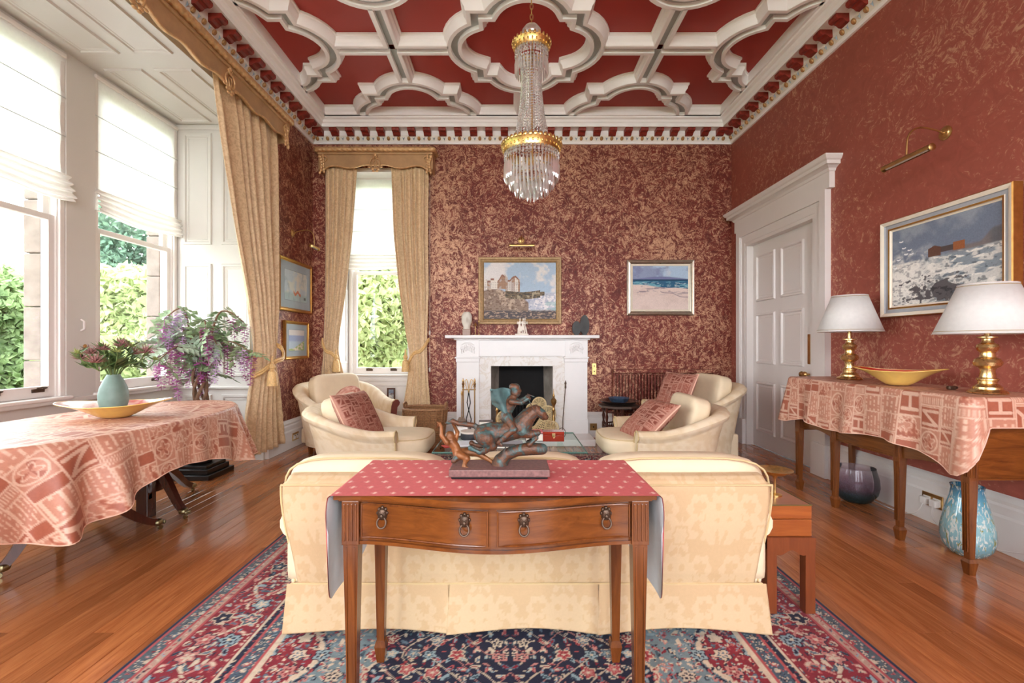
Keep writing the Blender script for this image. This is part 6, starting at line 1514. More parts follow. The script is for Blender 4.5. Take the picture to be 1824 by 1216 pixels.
M_stem = plain('flower_stem_green', (92, 112, 58), 0.6, var=0.2); M_leafd = plain('flower_leaf_green', (86, 110, 60), 0.55, var=0.25, scale=30); M_mum = plain('dusky_rose_petals', (150, 104, 100), 0.7, var=0.3, scale=40); M_mum2 = plain('greenish_bud', (160, 168, 98), 0.7, var=0.25, scale=30)
def leafquad(mb, base, d, L, w_, up=Vector((0,0,1)), M=None):
    d = d.normalized(); s = d.cross(up); s = s.normalized() if s.length > 1e-4 else Vector((1,0,0)); n = s.cross(d)
    b = Vector(base); mb.add([b, b+d*L*0.35+s*w_+n*0.01*L, b+d*L, b+d*L*0.35-s*w_+n*0.01*L, b+d*L*0.4-n*0.06*L], [(0,1,4),(1,2,4),(2,3,4),(3,0,4)], M=M)
rf = random.Random(12)
for k in range(15):
    a = 2*PI*k/15*1.9+rf.uniform(-0.2,0.2); sp = 0.05+0.16*((k % 5)/4); h = 0.36-0.06*((k % 5)/4)+rf.uniform(-0.03,0.02)
    dx, dy = sp*math.cos(a), sp*math.sin(a)
    e = thing('chrysanthemum', 'dusky rose chrysanthemum stem in the teal vase' if k % 2 == 0 else 'green budding stem in the teal vase', 'flower', (VX, VY, VZ+0.23), 0, 'chrysanthemums in the teal vase')
    pts = spline([(dx*0.08,dy*0.08,-0.02),(dx*0.3,dy*0.3,0.07),(dx*0.8,dy*0.8,h-0.22),(dx,dy,h-0.16)], 5); MB().tube(pts, 0.004, 5).build('stem', M_stem, e)
    c = Vector(pts[-1]); m = MB(); bud = k % 2 == 1; np_ = 18 if bud else 34
    for i in range(np_):
        b = 2.4*i; el_ = 0.15+1.2*(i/np_); d = Vector((math.cos(b)*math.cos(el_), math.sin(b)*math.cos(el_), math.sin(el_)*0.8)); leafquad(m, c-Vector((0,0,0.01)), d, (0.04 if bud else 0.062)*(0.7+0.5*rf.random()), 0.006)
    m.build('flower_head', M_mum2 if bud else M_mum, e)
    m = MB()
    for i in range(11):
        p = pts[int(len(pts)*(0.25+0.07*i)) % len(pts)]; b = rf.uniform(0, 2*PI); leafquad(m, p, Vector((math.cos(b), math.sin(b), 0.7)), 0.075, 0.017)
    m.build('leaves', M_leafd, e)['kind'] = 'stuff'

# ------------------------------------------------------------------ wisteria tree on a black plinth
tag(MB().rbox(-0.20, 0.20, -0.19, 0.19, 0, 0.045, 0.006).rbox(-0.17, 0.17, -0.16, 0.16, 0.043, 0.09, 0.006).rbox(-0.15, 0.15, -0.14, 0.14, 0.088, 0.12, 0.006).build('plinth', plain('black_plinth', (26, 24, 24), 0.3), None, loc=(-2.86, 4.20, 0)), 'black stepped plinth carrying the wisteria behind the dining table', 'plinth')
WT = thing('wisteria_plant', 'artificial wisteria tree with purple blossom in a dark pot', 'plant', (-2.86, 4.20, 0.1205))
MB().lathe([(0.09,0),(0.10,0.01),(0.13,0.10),(0.135,0.2),(0.14,0.21),(0.12,0.21),(0.11,0.19),(0,0.18)], (0,0,0), 24).build('pot', plain('dark_pot', (44, 40, 38), 0.5), WT, smooth=40)
M_wbark = plain('twisted_stem_bark', (128, 98, 76), 0.8, var=0.25, scale=30); rw = random.Random(21)
for k in range(6):
    a0 = k*PI/3; pts = []
    for i in range(16):
        t = i/15; a = a0+t*5; r = 0.05+0.012*math.sin(t*9+k); pts.append((r*math.cos(a), r*math.sin(a), 0.18+0.75*t))
    MB().tube(pts, [0.014]*16, 6).build('stem', M_wbark, WT, smooth=60)
br = []
for k in range(13):
    a = 2*PI*k/13+rw.uniform(-0.2,0.2); R = rw.uniform(0.30, 0.60); top = rw.uniform(1.15, 1.46) if k % 2 else rw.uniform(0.95, 1.2)
    p = spline([(0.03*math.cos(a),0.03*math.sin(a),0.85),(0.12*math.cos(a),0.12*math.sin(a),top-0.08),(R*0.6*math.cos(a),R*0.6*math.sin(a)*0.8,top),(R*math.cos(a),R*math.sin(a)*0.8,top-0.10)], 6)
    MB().tube(p, [0.012-0.008*i/(len(p)-1) for i in range(len(p))], 6).build('branch', M_wbark, WT, smooth=60); br.append(p)
M_wleaf = plain('wisteria_leaf', (142, 166, 122), 0.5, var=0.3, scale=18); M_wleaf2 = plain('wisteria_leaf_bluish', (168, 186, 160), 0.5, var=0.25, scale=18)
M_wf = [plain('purple_blossom', (200, 120, 186), 0.6, var=0.3, scale=50), plain('lilac_blossom', (222, 188, 228), 0.6, var=0.2, scale=50), plain('plum_blossom', (176, 90, 150), 0.6, var=0.3, scale=50)]
def spray_mesh(seed, m):
    r = random.Random(seed); mb = MB(); n = 9
    for i in range(n):
        t = i/(n-1); c = Vector((0.16*t, 0, -0.05*t*t+0.02*t))
        if i == n-1: leafquad(mb, c, Vector((1,0,-0.4)), 0.095, 0.028)
        else:
            s = 1 if i % 2 else -1; leafquad(mb, c, Vector((0.5, s*1.0, -0.25+r.uniform(-0.2,0.2))), 0.088+r.uniform(-0.012,0.012), 0.027)
    mb.tube([(0,0,0),(0.08,0,0.008),(0.16,0,-0.03)], 0.002, 4)
    o = mb.build('leaf_spray', m); me = o.data; bpy.data.objects.remove(o); return me
sprays = [spray_mesh(i, M_wleaf if i % 2 else M_wleaf2) for i in range(4)]
def raceme_mesh(seed, m, L):
    r = random.Random(seed); mb = MB(); n = int(L/0.0036)
    for i in range(n):
        t = i/n; a = 2.4*i; R = 0.058*(1-0.70*t)*r.uniform(0.6,1.1)+0.008; z = -L*t; sz = 0.024*(1-0.45*t)
        d = Vector((math.cos(a), math.sin(a), r.uniform(-0.6,0.2))); leafquad(mb, (R*0.5*math.cos(a), R*0.5*math.sin(a), z), d, sz*1.8, sz*0.95)
    mb.tube([(0,0,0.03),(0,0,-L)], 0.002, 4)
    o = mb.build('flower_cluster', m); me = o.data; bpy.data.objects.remove(o); return me
rac = [raceme_mesh(i, M_wf[i % 3], 0.19+0.04*(i % 4)) for i in range(9)]
for k, p in enumerate(br):
    for i in range(3, len(p), 3):
        for rep in range(1):
            o = link('leaf_spray', sprays[rw.randrange(4)], WT, p[i], (rw.uniform(-1.2,1.2), rw.uniform(-0.2,0.9), rw.uniform(0, 2*PI))); s = rw.uniform(0.75, 1.1); o.scale = (s, s, s)
    for i in ((len(p)-1, len(p)-5) if k % 3 else (len(p)-1, len(p)-4, len(p)-8)):
        link('flower_cluster', rac[rw.randrange(9)], WT, Vector(p[i])+Vector((0,0,-0.03)), (rw.uniform(-0.1,0.1), rw.uniform(-0.1,0.1), rw.uniform(0,6)))
for k in range(10):
    a = rw.uniform(0, 2*PI); r_ = rw.uniform(0.06, 0.22); link('flower_cluster', rac[rw.randrange(9)], WT, (r_*math.cos(a), r_*math.sin(a)-0.06, rw.uniform(0.80, 1.12)), (0.1,0.1,a))
    link('leaf_spray', sprays[k % 4], WT, (0.1*math.cos(a), 0.1*math.sin(a), rw.uniform(0.75, 1.2)), (0.1, 0.2, a))

# ------------------------------------------------------------------ right sideboard table
SB = thing('sideboard_table', 'mahogany serving table with four front legs at the right wall', 'serving table', (2.60, 3.085, 0))
ST = 0.918
sh = [(-0.235, y) for y in np.linspace(-0.74, 0.74, 60)]
def sbf(y):   # shaped front
    t = abs(y)/0.70; return -0.205-0.02*math.cos(min(1, t)*PI*1.0)
n = 60; ys = np.linspace(-0.745, 0.745, n); P = np.zeros((n, 4, 3))
for i, y in enumerate(ys): P[i] = [(sbf(y)-0.012, y, ST-0.022),(sbf(y)-0.012, y, ST),(0.262, y, ST),(0.262, y, ST-0.022)]
m = MB().grid(P, close_v=True, flip=True); m.add([tuple(q) for q in P[0]], [(0,1,2,3)]); m.add([tuple(q) for q in P[-1]], [(0,1,2,3)]); m.build('tabletop', M_mahog_y, SB)
legs_y = [-0.70, -0.275, 0.285, 0.70]
for k, (ya, yb_) in enumerate(((-0.70,-0.275),(-0.275,0.285),(0.285,0.70))):
    n = 18; P = np.zeros((n, 4, 3))
    for i, y in enumerate(np.linspace(ya, yb_, n)):
        t = (y-ya)/(yb_-ya); zb = 0.50+(0.03*math.sin(t*PI) if k != 1 else 0.0)+ (0.0 if k != 1 else -0.0); x = sbf(y)+0.008
        P[i] = [(x, y, zb),(x, y, ST-0.0225),(x+0.02, y, ST-0.0225),(x+0.02, y, zb)]
    MB().grid(P, close_v=True, flip=True).build('apron', M_mahog_y, SB)
    if k == 1: MB().tube([(sbf(y)+0.006, y, 0.507) for y in np.linspace(ya+0.02, yb_-0.02, 12)]+[(sbf(y)+0.006, y, 0.88) for y in np.linspace(yb_-0.02, ya+0.02, 12)], 0.003, 5, closed=True).build('drawer_bead', M_mahog, SB)
for s in (-1, 1):
    pn = MB().box(-0.20, 0.255, s*0.70-0.012, s*0.70+0.012, 0.50, ST-0.0225).build('end_panel', M_mahog_x, SB); MB().rbox(-0.2, 0.255, s*0.71-0.012, s*0.71+0.012, 0.495, 0.507, 0.002).build('end_bead', M_mahog_x, SB)
for y in legs_y:
    x = -0.195; lg = MB().rbox(x-0.024, x+0.024, y-0.024, y+0.024, 0.49, ST-0.0225, 0.002); lg.frus((x, y), 0.0145, 0.023, 0.07, 0.491); lg.frus((x, y), 0.016, 0.024, 0, 0.065); lg.frus((x, y), 0.024, 0.017, 0.064, 0.082)
    lo = lg.build('leg', M_mahog, SB); f = MB()
    for k in range(3): f.frus((x-0.021, y-0.012+k*0.012), 0.004, 0.005, 0.12, 0.48, d0=0.0015, d1=0.0028); f.rbox(x-0.0275, x-0.022, y-0.016+k*0.012-0.003, y-0.016+k*0.012+0.004, 0.51, 0.86, 0.002); 
    for k in range(3): f.rbox(x-0.016+k*0.012-0.003, x-0.016+k*0.012+0.004, y-0.0275, y-0.022, 0.51, 0.86, 0.002)
    f.build('fluting', M_mahog, lo)
for y in (-0.68, 0.68):
    lg = MB().frus((0.225, y), 0.015, 0.022, 0.0, ST-0.0225).build('leg', M_mahog, SB)
def rrect(hx, hy, r, n):
    pts = []; 
    for cx_, cy_, a0 in ((hx-r,hy-r,0),(-hx+r,hy-r,PI/2),(-hx+r,-hy+r,PI),(hx-r,-hy+r,1.5*PI)):
        for k in range(13): a = a0+PI/2*k/12; pts.append(Vector((cx_+r*math.cos(a), cy_+r*math.sin(a), 0)))
    d = [0.0]
    for i in range(len(pts)): d.append(d[-1]+(pts[(i+1) % len(pts)]-pts[i]).length)
    out = []
    for k in range(n):
        s = d[-1]*k/n; i = max(j for j in range(len(pts)) if d[j] <= s+1e-9); f = (s-d[i])/max(1e-9, d[i+1]-d[i]); p = pts[i].lerp(pts[(i+1) % len(pts)], f); out.append((p.x, p.y))
    return out
ol = [(x-0.0, y) for x, y in rrect(0.252, 0.765, 0.06, 840)]
def Lright(t, x, y):
    fx = float(sstep(-0.20, -0.252, np.array(x))); ey = 0.15 if y < 0 else 0.27
    near = float(sstep(-0.55, -0.765, np.array(y))) if y < 0 else float(sstep(0.5, 0.765, np.array(y)))
    if x > 0.20: return 0.03
    cor = float(sstep(-0.17, -0.25, np.array(x)))*near
    return (0.335+0.02*math.sin(y*7))*fx+ey*(1-fx)*(near)+0.06*cor+0.015
def rip_r(t, O): return 0.05*np.sin(O[:,1]*17+1)*(O[:,0] < -0.2)+0.03*np.sin(O[:,1]*31)*(O[:,0] < -0.2)
def fl_r(t, O): return np.where(O[:,0] > 0.2, 0.0, 0.06)+0.20*sstep(0.70, 0.765, np.abs(O[:,1]))*sstep(-0.18, -0.25, O[:,0])+0.03*(O[:,1] > 0.76)
e, P = drape('tablecloth', 'pale terracotta letter-print cloth over the serving table', (2.60, 3.085, 0), ol, Lright, 0.9335, 80, 84, rip_r, fl_r, 6, 0.135, arcmap=True)
# lining seen at the near front corner
mt = 80; sel = [i for i in range(len(ol)) if ol[i][0] < -0.20 and ol[i][1] < -0.70]
if sel:
    Q = P[sel][:, mt+6:, :].copy(); Q[..., 0] += 0.004; Q[..., 1] += 0.004; MB().grid(Q, flip=True).build('lining', M_lining, e, smooth=60)

# ------------------------------------------------------------------ brass table lamps
def table_lamp(label, loc, neck, shade_z, shade_h, Rb, Rt):
    e = thing('table_lamp', label, 'lamp', loc, 0, 'brass lamps with white shades')
    pr = [(0.082,0),(0.084,0.006),(0.074,0.016),(0.062,0.022),(0.060,0.034),(0.048,0.046),(0.040,0.052),(0.040,0.066),(0.047,0.072),(0.045,0.08),(0.034,0.086),(0.030,0.12),(0.034,0.135),(0.056,0.150),(0.061,0.168),(0.052,0.186),(0.034,0.196),(0.031,0.206),(0.031,0.22),(0.043,0.235),(0.048,0.25),(0.043,0.265),(0.028,0.274),(0.024,0.285),(0.024,0.296),(0.044,0.302),(0.044,0.308),(0.014,0.314),(0.012,neck),(0,neck)]
    MB().lathe(pr, (0,0,0), 32).build('stand', M_brass, e, smooth=30)
    n = 48; th = np.linspace(0, 2*PI, n+1)[:-1]; P = np.zeros((2, n, 3))
    for k, (r, z) in enumerate(((Rb, shade_z),(Rt, shade_z+shade_h))): P[k, :, 0] = r*np.cos(th); P[k, :, 1] = r*np.sin(th); P[k, :, 2] = z
    sd = MB().grid(P, close_v=True, flip=True).build('lamp_shade', M_shade, e, smooth=60); md = sd.modifiers.new('t', 'SOLIDIFY'); md.thickness = 0.002
    for r, z, dz in ((Rb, shade_z, 0.012), (Rt, shade_z+shade_h, -0.010)):
        MB().tube([(r*math.cos(a), r*math.sin(a), z) for a in th], 0.0028, 5, closed=True).build('shade_trim', M_white, sd)
        k = (Rt-Rb)/shade_h; r2 = r+k*dz+0.001; MB().tube([(r2*math.cos(a), r2*math.sin(a), z+dz) for a in th], 0.0016, 5, closed=True).build('shade_gold_line', M_gilttrim, sd)
    MB().tube([(0,0,neck),(0,0,shade_z+shade_h-0.02)], 0.004, 6).tube([(-Rt,0,shade_z+shade_h-0.01),(Rt,0,shade_z+shade_h-0.01)], 0.002, 5).build('shade_carrier', M_brass, e)
    MB().sball((0,0,neck+0.06), (0.028,0.028,0.04), 2, 5).build('light_bulb', plain('opal_bulb', (240,238,232), 0.3), e, smooth=60)
    return e
table_lamp('brass baluster lamp with white shade beside the door', (2.615, 3.51, 0.937), 0.385, 0.365, 0.275, 0.212, 0.115)
table_lamp('brass baluster lamp with white shade nearest the viewer', (2.61, 2.49, 0.937), 0.345, 0.325, 0.268, 0.225, 0.12)
e = thing('coiled_plug', 'small dark coiled plug lying on the cloth by the near lamp', 'plug', (2.58, 2.66, 0.9385)); MB().tube(spline([(0.02,0,0.006),(0.05,0.02,0.008),(0.03,0.05,0.008),(0,0.03,0.008),(0.02,0.0,0.016),(0.06,0.03,0.012)], 5), 0.004, 6).build('cord', M_iron, e, smooth=60); MB().rbox(-0.025, 0.02, -0.012, 0.012, 0.0, 0.022, 0.006).build('plug_body', M_bronze_dk, e)

# ------------------------------------------------------------------ glass under the table
def purple_glass():
    m = NT('purple_green_glass'); v = m.coord(); sx = m.n('ShaderNodeSeparateXYZ'); m.l(v, sx.inputs[0])
    col = m.ramp(m.math('MULTIPLY', sx.outputs[2], 4.0), [(0.05, lin((84, 140, 140))), (0.32, lin((140, 160, 168))), (0.5, lin((200, 168, 186))), (1.0, lin((246, 240, 244)))])
    g = m.n('ShaderNodeBsdfTransparent'); m.l(col, g.inputs[0]); gl = m.n('ShaderNodeBsdfGlossy'); gl.inputs['Roughness'].default_value = 0.05; d = m.n('ShaderNodeBsdfDiffuse'); m.l(col, d.inputs[0])
    x1 = m.n('ShaderNodeMixShader'); x1.inputs[0].default_value = 0.10; m.l(g.outputs[0], x1.inputs[1]); m.l(d.outputs[0], x1.inputs[2]); lw = m.n('ShaderNodeLayerWeight'); lw.inputs[0].default_value = 0.25
    x2 = m.n('ShaderNodeMixShader'); m.l(lw.outputs['Fresnel'], x2.inputs[0]); m.l(x1.outputs[0], x2.inputs[1]); m.l(gl.outputs[0], x2.inputs[2]); m.l(x2.outputs[0], m.out.inputs['Surface']); return m.mat
tag(MB().lathe([(0.0,0.004),(0.06,0.0),(0.10,0.02),(0.138,0.075),(0.15,0.13),(0.145,0.19),(0.128,0.255),(0.126,0.268),(0.123,0.266),(0.14,0.19),(0.145,0.13),(0.133,0.078),(0.09,0.028),(0,0.016)], (0,0,0), 40).build('glass_bowl_vase', purple_glass(), None, smooth=60, loc=(2.64, 3.48, 0.001)), 'round purple to green glass bowl on the floor under the table', 'vase')
def blue_glass():
    m = NT('blue_swirl_glass'); v = m.coord((1,1,0.35)); sx = m.n('ShaderNodeSeparateXYZ'); m.l(m.coord(), sx.inputs[0])
    f = m.noise(v, 40, 3, 0.6, 1.5); f2 = m.noise(v, 48, 3, 0.6, 1.0)
    base = m.ramp(m.math('MULTIPLY', sx.outputs[2], 2.5), [(0.0, lin((112, 162, 176))), (0.45, lin((150, 200, 208))), (0.78, lin((96, 166, 190))), (1.0, lin((46, 104, 140)))])
    c = m.mix(m.ramp(f, [(0.52, (0,0,0)), (0.60, (1,1,1))]), base, L4((226, 232, 224))); c = m.mix(m.ramp(f2, [(0.60, (0,0,0)), (0.66, (1,1,1))]), c, L4((150, 150, 78)))
    m.set(Base_Color=c, Roughness=0.08); m.p.inputs['Coat Weight'].default_value = 1.0; m.p.inputs['Transmission Weight'].default_value = 0.25; return m.mat
tag(MB().lathe([(0.07,0.0),(0.085,0.006),(0.115,0.05),(0.122,0.10),(0.118,0.16),(0.10,0.25),(0.078,0.33),(0.072,0.375),(0.076,0.392),(0.070,0.392),(0.068,0.37),(0.09,0.25),(0.108,0.15),(0.11,0.08),(0.07,0.02),(0,0.015)], (0,0,0), 40).build('swirl_glass_vase', blue_glass(), None, smooth=60, loc=(2.63, 2.62, 0.001)), 'tall blue swirled glass vase on the floor by the near table leg', 'vase')
# ------------------------------------------------------------------ chandelier
CHX, CHY = 0.146, 3.13
ch = thing('chandelier', 'gilt and crystal tent-and-bag chandelier hanging from the ceiling', 'chandelier', (CHX, CHY, 2.18))
def cz(z): return z-2.18
m = MB()
z = 3.40
k = 0
while z < 4.05:
    pts = [((0.010*math.cos(a) if k % 2 else 0.0), (0.0 if k % 2 else 0.010*math.cos(a)), cz(z)+0.016+0.022*math.sin(a)) for a in np.linspace(0, 2*PI, 13)[:-1]]
    MB().tube(pts, 0.0035, 6, closed=True).build('chain_link', M_brass_soft, ch, smooth=60); z += 0.036; k += 1
MB().lathe([(0.0,cz(4.045)),(0.07,cz(4.045)),(0.072,cz(4.04)),(0.05,cz(4.02)),(0.015,cz(4.0)),(0,cz(3.995))], (0,0,0), 24).build('ceiling_rose', M_gold, ch, smooth=40)
MB().lathe([(0.02,cz(3.30)),(0.05,cz(3.305)),(0.066,cz(3.33)),(0.064,cz(3.36)),(0.045,cz(3.385)),(0.012,cz(3.40)),(0,cz(3.402))], (0,0,0), 28).build('glass_dome', M_crystal, ch, smooth=50)
MB().tube([(0,0,cz(3.40)),(0,0,cz(2.35))], 0.008, 8).build('rod', M_brass_soft, ch)
def gilt_ring(R, z, h, n):
    m = MB().lathe([(R-0.022,cz(z-h)),(R-0.002,cz(z-h)),(R,cz(z-h*0.5)),(R+0.012,cz(z)),(R+0.016,cz(z+0.006)),(R-0.01,cz(z+0.006)),(R-0.022,cz(z-h*0.4)),(R-0.022,cz(z-h))], (0,0,0), 48, cap=False)
    o = m.build('gilt_ring', M_gold, ch, smooth=40); b = MB()
    for k in range(n):
        a = 2*PI*k/n; b.sball((0,0,0), (0.011*R/0.13*0.9, 0.006, 0.015), 2, 3, M=T((R+0.014)*math.cos(a), (R+0.014)*math.sin(a), cz(z+0.012), rz=a+PI/2))
        b.sball((0,0,0), (0.006, 0.004, 0.010), 2, 3, M=T((R+0.004)*math.cos(a+PI/n), (R+0.004)*math.sin(a+PI/n), cz(z-h*0.45), rz=a+PI/2))
    b.build('ring_foliage', M_gold, o, smooth=60)['kind'] = 'stuff'
gilt_ring(0.118, 3.255, 0.045, 26); gilt_ring(0.192, 2.552, 0.048, 38)
def bicone(mb, c, r, h, n=6, tw=0.0):
    v = [(c[0], c[1], c[2]+h)]+[(c[0]+r*math.cos(2*PI*k/n+tw), c[1]+r*math.sin(2*PI*k/n+tw), c[2]) for k in range(n)]+[(c[0], c[1], c[2]-h)]
    mb.add(v, [(0,1+k,1+(k+1) % n) for k in range(n)]+[(n+1,1+(k+1) % n,1+k) for k in range(n)])
m = MB(); nb = 34
for i in range(nb):          # one bead strand in the radial plane, waisted below the top ring
    t = i/(nb-1); z = 3.20-0.64*t; R = 0.094-0.030*math.sin(min(1, t/0.30)*PI*0.5)+0.062*max(0, (t-0.30)/0.70)**1.6
    bicone(m, (R, 0, cz(z)), 0.0078+0.001*t, 0.0098, 6)
o = m.build('bead_strand', M_crystal, ch); sm_ = o.data
for k in range(1, 30): link('bead_strand', sm_, ch, None, (0, 0, 2*PI*k/30))
# square beads under each ring
for R, z0, n in ((0.112, 3.205, 30), (0.186, 2.50, 46)):
    for row in range(2):
        b = MB()
        for k in range(n): a = 2*PI*(k+0.5*row*0)/n; b.sball((0,0,0), (0.0095, 0.005, 0.010), 5, 2, M=T(R*math.cos(a), R*math.sin(a), cz(z0-0.024*row), rz=a+PI/2))
        b.build('square_bead_row', M_crystal, ch)['kind'] = 'stuff'
m = MB(); v = []
def drop_mesh(L, w_):
    mb = MB(); prof = [(0.0015,0),(w_*0.55,-0.012),(w_,-L*0.25),(w_*0.95,-L*0.82),(0.0008,-L)]; mb.lathe(prof, (0,0,0), 3)
    bicone(mb, (0,0,0.010), 0.007, 0.008, 6)
    o = mb.build('crystal_drop', M_crystal); me = o.data; bpy.data.objects.remove(o); return me
d1, d2, d3 = drop_mesh(0.11, 0.0075), drop_mesh(0.13, 0.0085), drop_mesh(0.10, 0.0078)
def ring_of(me, R, z, n, ph=0.0):
    for k in range(n): a = 2*PI*k/n+ph; link('crystal_drop', me, ch, (R*math.cos(a), R*math.sin(a), cz(z)), (0,0,a))
ring_of(d1, 0.110, 3.155, 30); ring_of(d2, 0.184, 2.450, 46); ring_of(d2, 0.150, 2.400, 34, 0.05); ring_of(d2, 0.112, 2.355, 24); ring_of(d3, 0.072, 2.315, 14); ring_of(d3, 0.03, 2.285, 7)
for R, z in ((0.150, 2.405), (0.112, 2.362), (0.072, 2.322), (0.03, 2.292)):
    MB().tube([(R*math.cos(a), R*math.sin(a), cz(z)) for a in np.linspace(0, 2*PI, 33)[:-1]], 0.003, 5, closed=True).build('wire_ring', M_brass_soft, ch)
for k in range(4): a = k*PI/2; MB().tube([(0.188*math.cos(a),0.188*math.sin(a),cz(2.53)),(0.11*math.cos(a),0.11*math.sin(a),cz(2.40)),(0.0,0.0,cz(2.33))], 0.003, 5).build('wire_arm', M_brass_soft, ch)
for k in range(4):
    a = k*PI/2+0.6; MB().sball((0.08*math.cos(a), 0.08*math.sin(a), cz(2.44)), (0.022,0.022,0.034), 2, 5).build('light_bulb', plain('clear_bulb', (236,232,226), 0.15), ch, smooth=60)

# ------------------------------------------------------------------ persian rug
RX, RY0, RY1 = 1.44, 0.25, 5.02
def rug_cols(x, y):
    navy, red, cream, blue, pink, sky, teal, rose = [npl(c) for c in ((28,30,58),(142,34,50),(222,204,180),(98,120,138),(206,140,132),(152,176,184),(70,96,110),(188,86,88))]
    ax = np.abs(x); d = np.minimum(RX-ax, np.minimum(y-RY0, RY1-y)); cy = (RY0+RY1)/2; ay = np.abs(y-cy)
    along = np.where((RX-ax) <= np.minimum(y-RY0, RY1-y), ay, ax)
    c = np.zeros(x.shape+(3,))+navy
    def put(m, col): c[m] = col
    f = d > 0.52
    sc = 0.62+0.05*np.cos(ay*2*PI/0.42)+0.03*np.abs(np.sin(ay*2*PI/0.21)); e2 = (ax/sc)
    med = np.hypot(ax/0.52, (ay)/1.25)
    thm = np.arctan2(ay, ax*2); edge = 1.0+0.07*np.cos(thm*18)
    inner = (ax < 0.50+0.06*np.abs(np.sin(ay*2*PI/0.36))-0.03)
    put(f, sky*0.66); put(f&inner, navy)
    line = np.abs(ax-(0.50+0.06*np.abs(np.sin(ay*2*PI/0.36))-0.03)) < 0.008; put(f&line, cream)
    spand = (ax > 0.80+0.07*np.cos(ay*2*PI/0.6)); put(f&spand, red)
    l2 = np.abs(ax-(0.80+0.07*np.cos(ay*2*PI/0.6))) < 0.012; put(f&l2, cream)
    l3 = np.abs(ax-(0.775+0.07*np.cos(ay*2*PI/0.6))) < 0.007; put(f&l3, navy)
    for a0, a1, col in ((0.018,0.034,rose),(0.034,0.085,sky*0.28+navy*0.4),(0.085,0.095,rose),(0.095,0.125,cream*0.55+rose*0.3),(0.125,0.135,rose),(0.135,0.385,red),(0.385,0.395,cream),(0.395,0.42,navy),(0.42,0.43,rose),(0.43,0.49,blue*0.55+navy*0.3),(0.49,0.50,rose),(0.50,0.52,cream)):
        put((d >= a0)&(d < a1), col)
    pal = np.array([cream, pink, sky, navy, cream*0.9, rose, blue, teal, cream, red])
    def layer(u, v, cell, kind, mask, k, dens=1.0):
        i = np.floor(u/cell); j = np.floor(v/cell); jx = (hsh(i, j, k)-0.5)*0.35; jy = (hsh(i, j, k+1)-0.5)*0.35
        a = u/cell-i-0.5-jx; b = v/cell-j-0.5-jy; r = np.hypot(a, b); t = np.arctan2(b, a)+hsh(i, j, k+2)*6.28; col = pal[(hsh(i, j, k+3)*9.99).astype(int)]; col2 = pal[(hsh(i, j, k+4)*9.99).astype(int)]
        on = mask&(hsh(i, j, k+5) < dens)
        if kind == 'rose':
            pet = 0.27+0.06*np.cos(t*5); o_ = on&(r < pet+0.05); c[o_] = np.where((col[o_].sum(-1) > 0.9)[:, None], navy, cream); q = on&(r < pet); c[q] = col[q]; q = on&(r < pet*0.62)&(np.cos(t*5) > -0.3); c[q] = col2[q]; q = on&(r < 0.075); c[q] = cream
        elif kind == 'leaf':
            p = a*np.cos(hsh(i,j,k+2)*6.28)+b*np.sin(hsh(i,j,k+2)*6.28); s = -a*np.sin(hsh(i,j,k+2)*6.28)+b*np.cos(hsh(i,j,k+2)*6.28)+0.35*p*p
            el_ = (p/0.42)**2+(s/0.17)**2; q = on&(el_ < 1.0); c[q] = col[q]; q = on&(el_ < 0.35); c[q] = col2[q]
    layer(along, d, 0.024, 'leaf', (d >= 0.036)&(d < 0.083), 3, 0.8); layer(along, d, 0.05, 'rose', (d >= 0.036)&(d < 0.083), 1); layer(along, d, 0.03, 'leaf', (d >= 0.096)&(d < 0.124), 7)
    mb_ = (d >= 0.14)&(d < 0.38)
    vine = np.abs(d-0.26-0.07*np.sin(along*2*PI/0.5)) < 0.010; put(mb_&vine, cream)
    vine = np.abs(d-0.26+0.07*np.sin(along*2*PI/0.5)) < 0.007; put(mb_&vine, pink)
    layer(along, d, 0.03, 'leaf', mb_, 23, 0.8); layer(along, d, 0.045, 'leaf', mb_, 21, 0.9); layer(along+0.02, d+0.01, 0.062, 'leaf', mb_, 31, 0.6); layer(along, d-0.135, 0.122, 'rose', mb_, 41, 0.55)
    layer(along, d, 0.02, 'leaf', (d >= 0.432)&(d < 0.488), 53, 0.8); layer(along, d, 0.04, 'rose', (d >= 0.432)&(d < 0.488), 51); layer(along, d, 0.024, 'leaf', (d >= 0.396)&(d < 0.419), 61)
    fi = f&inner; out = f&~inner
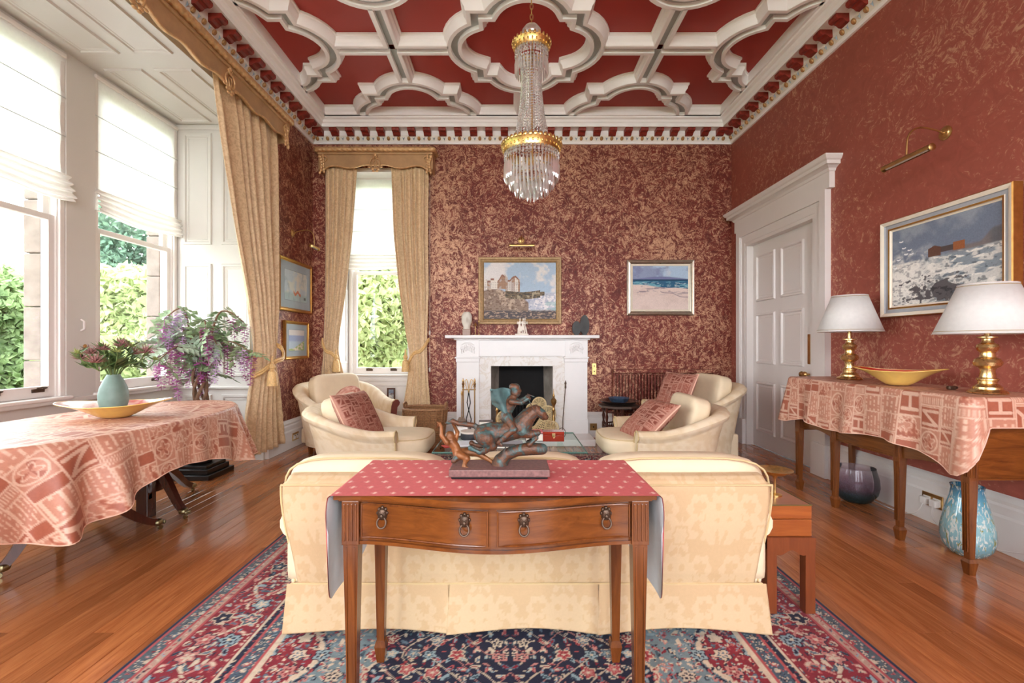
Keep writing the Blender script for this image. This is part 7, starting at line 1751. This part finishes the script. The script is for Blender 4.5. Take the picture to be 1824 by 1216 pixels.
    ang = np.sin(ax*26+3*np.sin(y*9)); vine = np.abs(np.sin((ax*1.3+0.09*np.sin(y*17))*21)) < 0.10; put(fi&vine, cream*0.8)
    vine = np.abs(np.sin((y+0.07*np.sin(ax*21))*19)) < 0.07; put(fi&vine, pink*0.8)
    layer(ax, y, 0.05, 'leaf', f, 71, 0.85); layer(ax+0.03, y+0.02, 0.034, 'leaf', f, 81, 0.6); layer(ax, y, 0.085, 'rose', fi, 91, 0.6); layer(ax, y, 0.028, 'leaf', out, 121, 0.7); layer(ax+0.02, y, 0.10, 'rose', out, 101, 0.5); layer(ax, y+0.03, 0.20, 'rose', out&~spand, 111, 0.28)
    n = fbm(x*60, y*60, 5, 2)[..., None]; c = c*(0.82+0.36*n); c[d < 0.018] = navy*1.2
    return c*0.78
xg = np.linspace(-RX, RX, 500); yg = np.concatenate([np.linspace(RY0, 1.45, 60, endpoint=False), np.linspace(1.45, 2.9, 262, endpoint=False), np.linspace(2.9, RY1, 90)])
X, Y = np.meshgrid(xg, yg, indexing='ij'); P = np.zeros(X.shape+(3,)); P[..., 0] = X; P[..., 1] = Y
ed = np.minimum(RX-np.abs(X), np.minimum(Y-RY0, RY1-Y)); P[..., 2] = 0.0115*np.clip(ed/0.006, 0.08, 1)
nv_ = X.shape; V_ = P.reshape(-1, 3); idx = np.arange(len(V_)).reshape(nv_)
F_ = np.stack([idx[:-1,:-1], idx[1:,:-1], idx[1:,1:], idx[:-1,1:]], -1).reshape(-1, 4)
me = bpy.data.meshes.new('persian_rug'); me.vertices.add(len(V_)); me.vertices.foreach_set('co', V_.astype(np.float32).ravel()); me.loops.add(F_.size); me.loops.foreach_set('vertex_index', F_.ravel().astype(np.int32)); me.polygons.add(len(F_)); me.polygons.foreach_set('loop_start', np.arange(0, F_.size, 4, dtype=np.int32)); me.update(calc_edges=True); me.materials.append(M_rug)
rg = tag(link('persian_rug', me), 'red and navy floral Persian rug under the sofa group', 'rug'); colorattr(rg, rug_cols(X, Y).reshape(-1, 3))
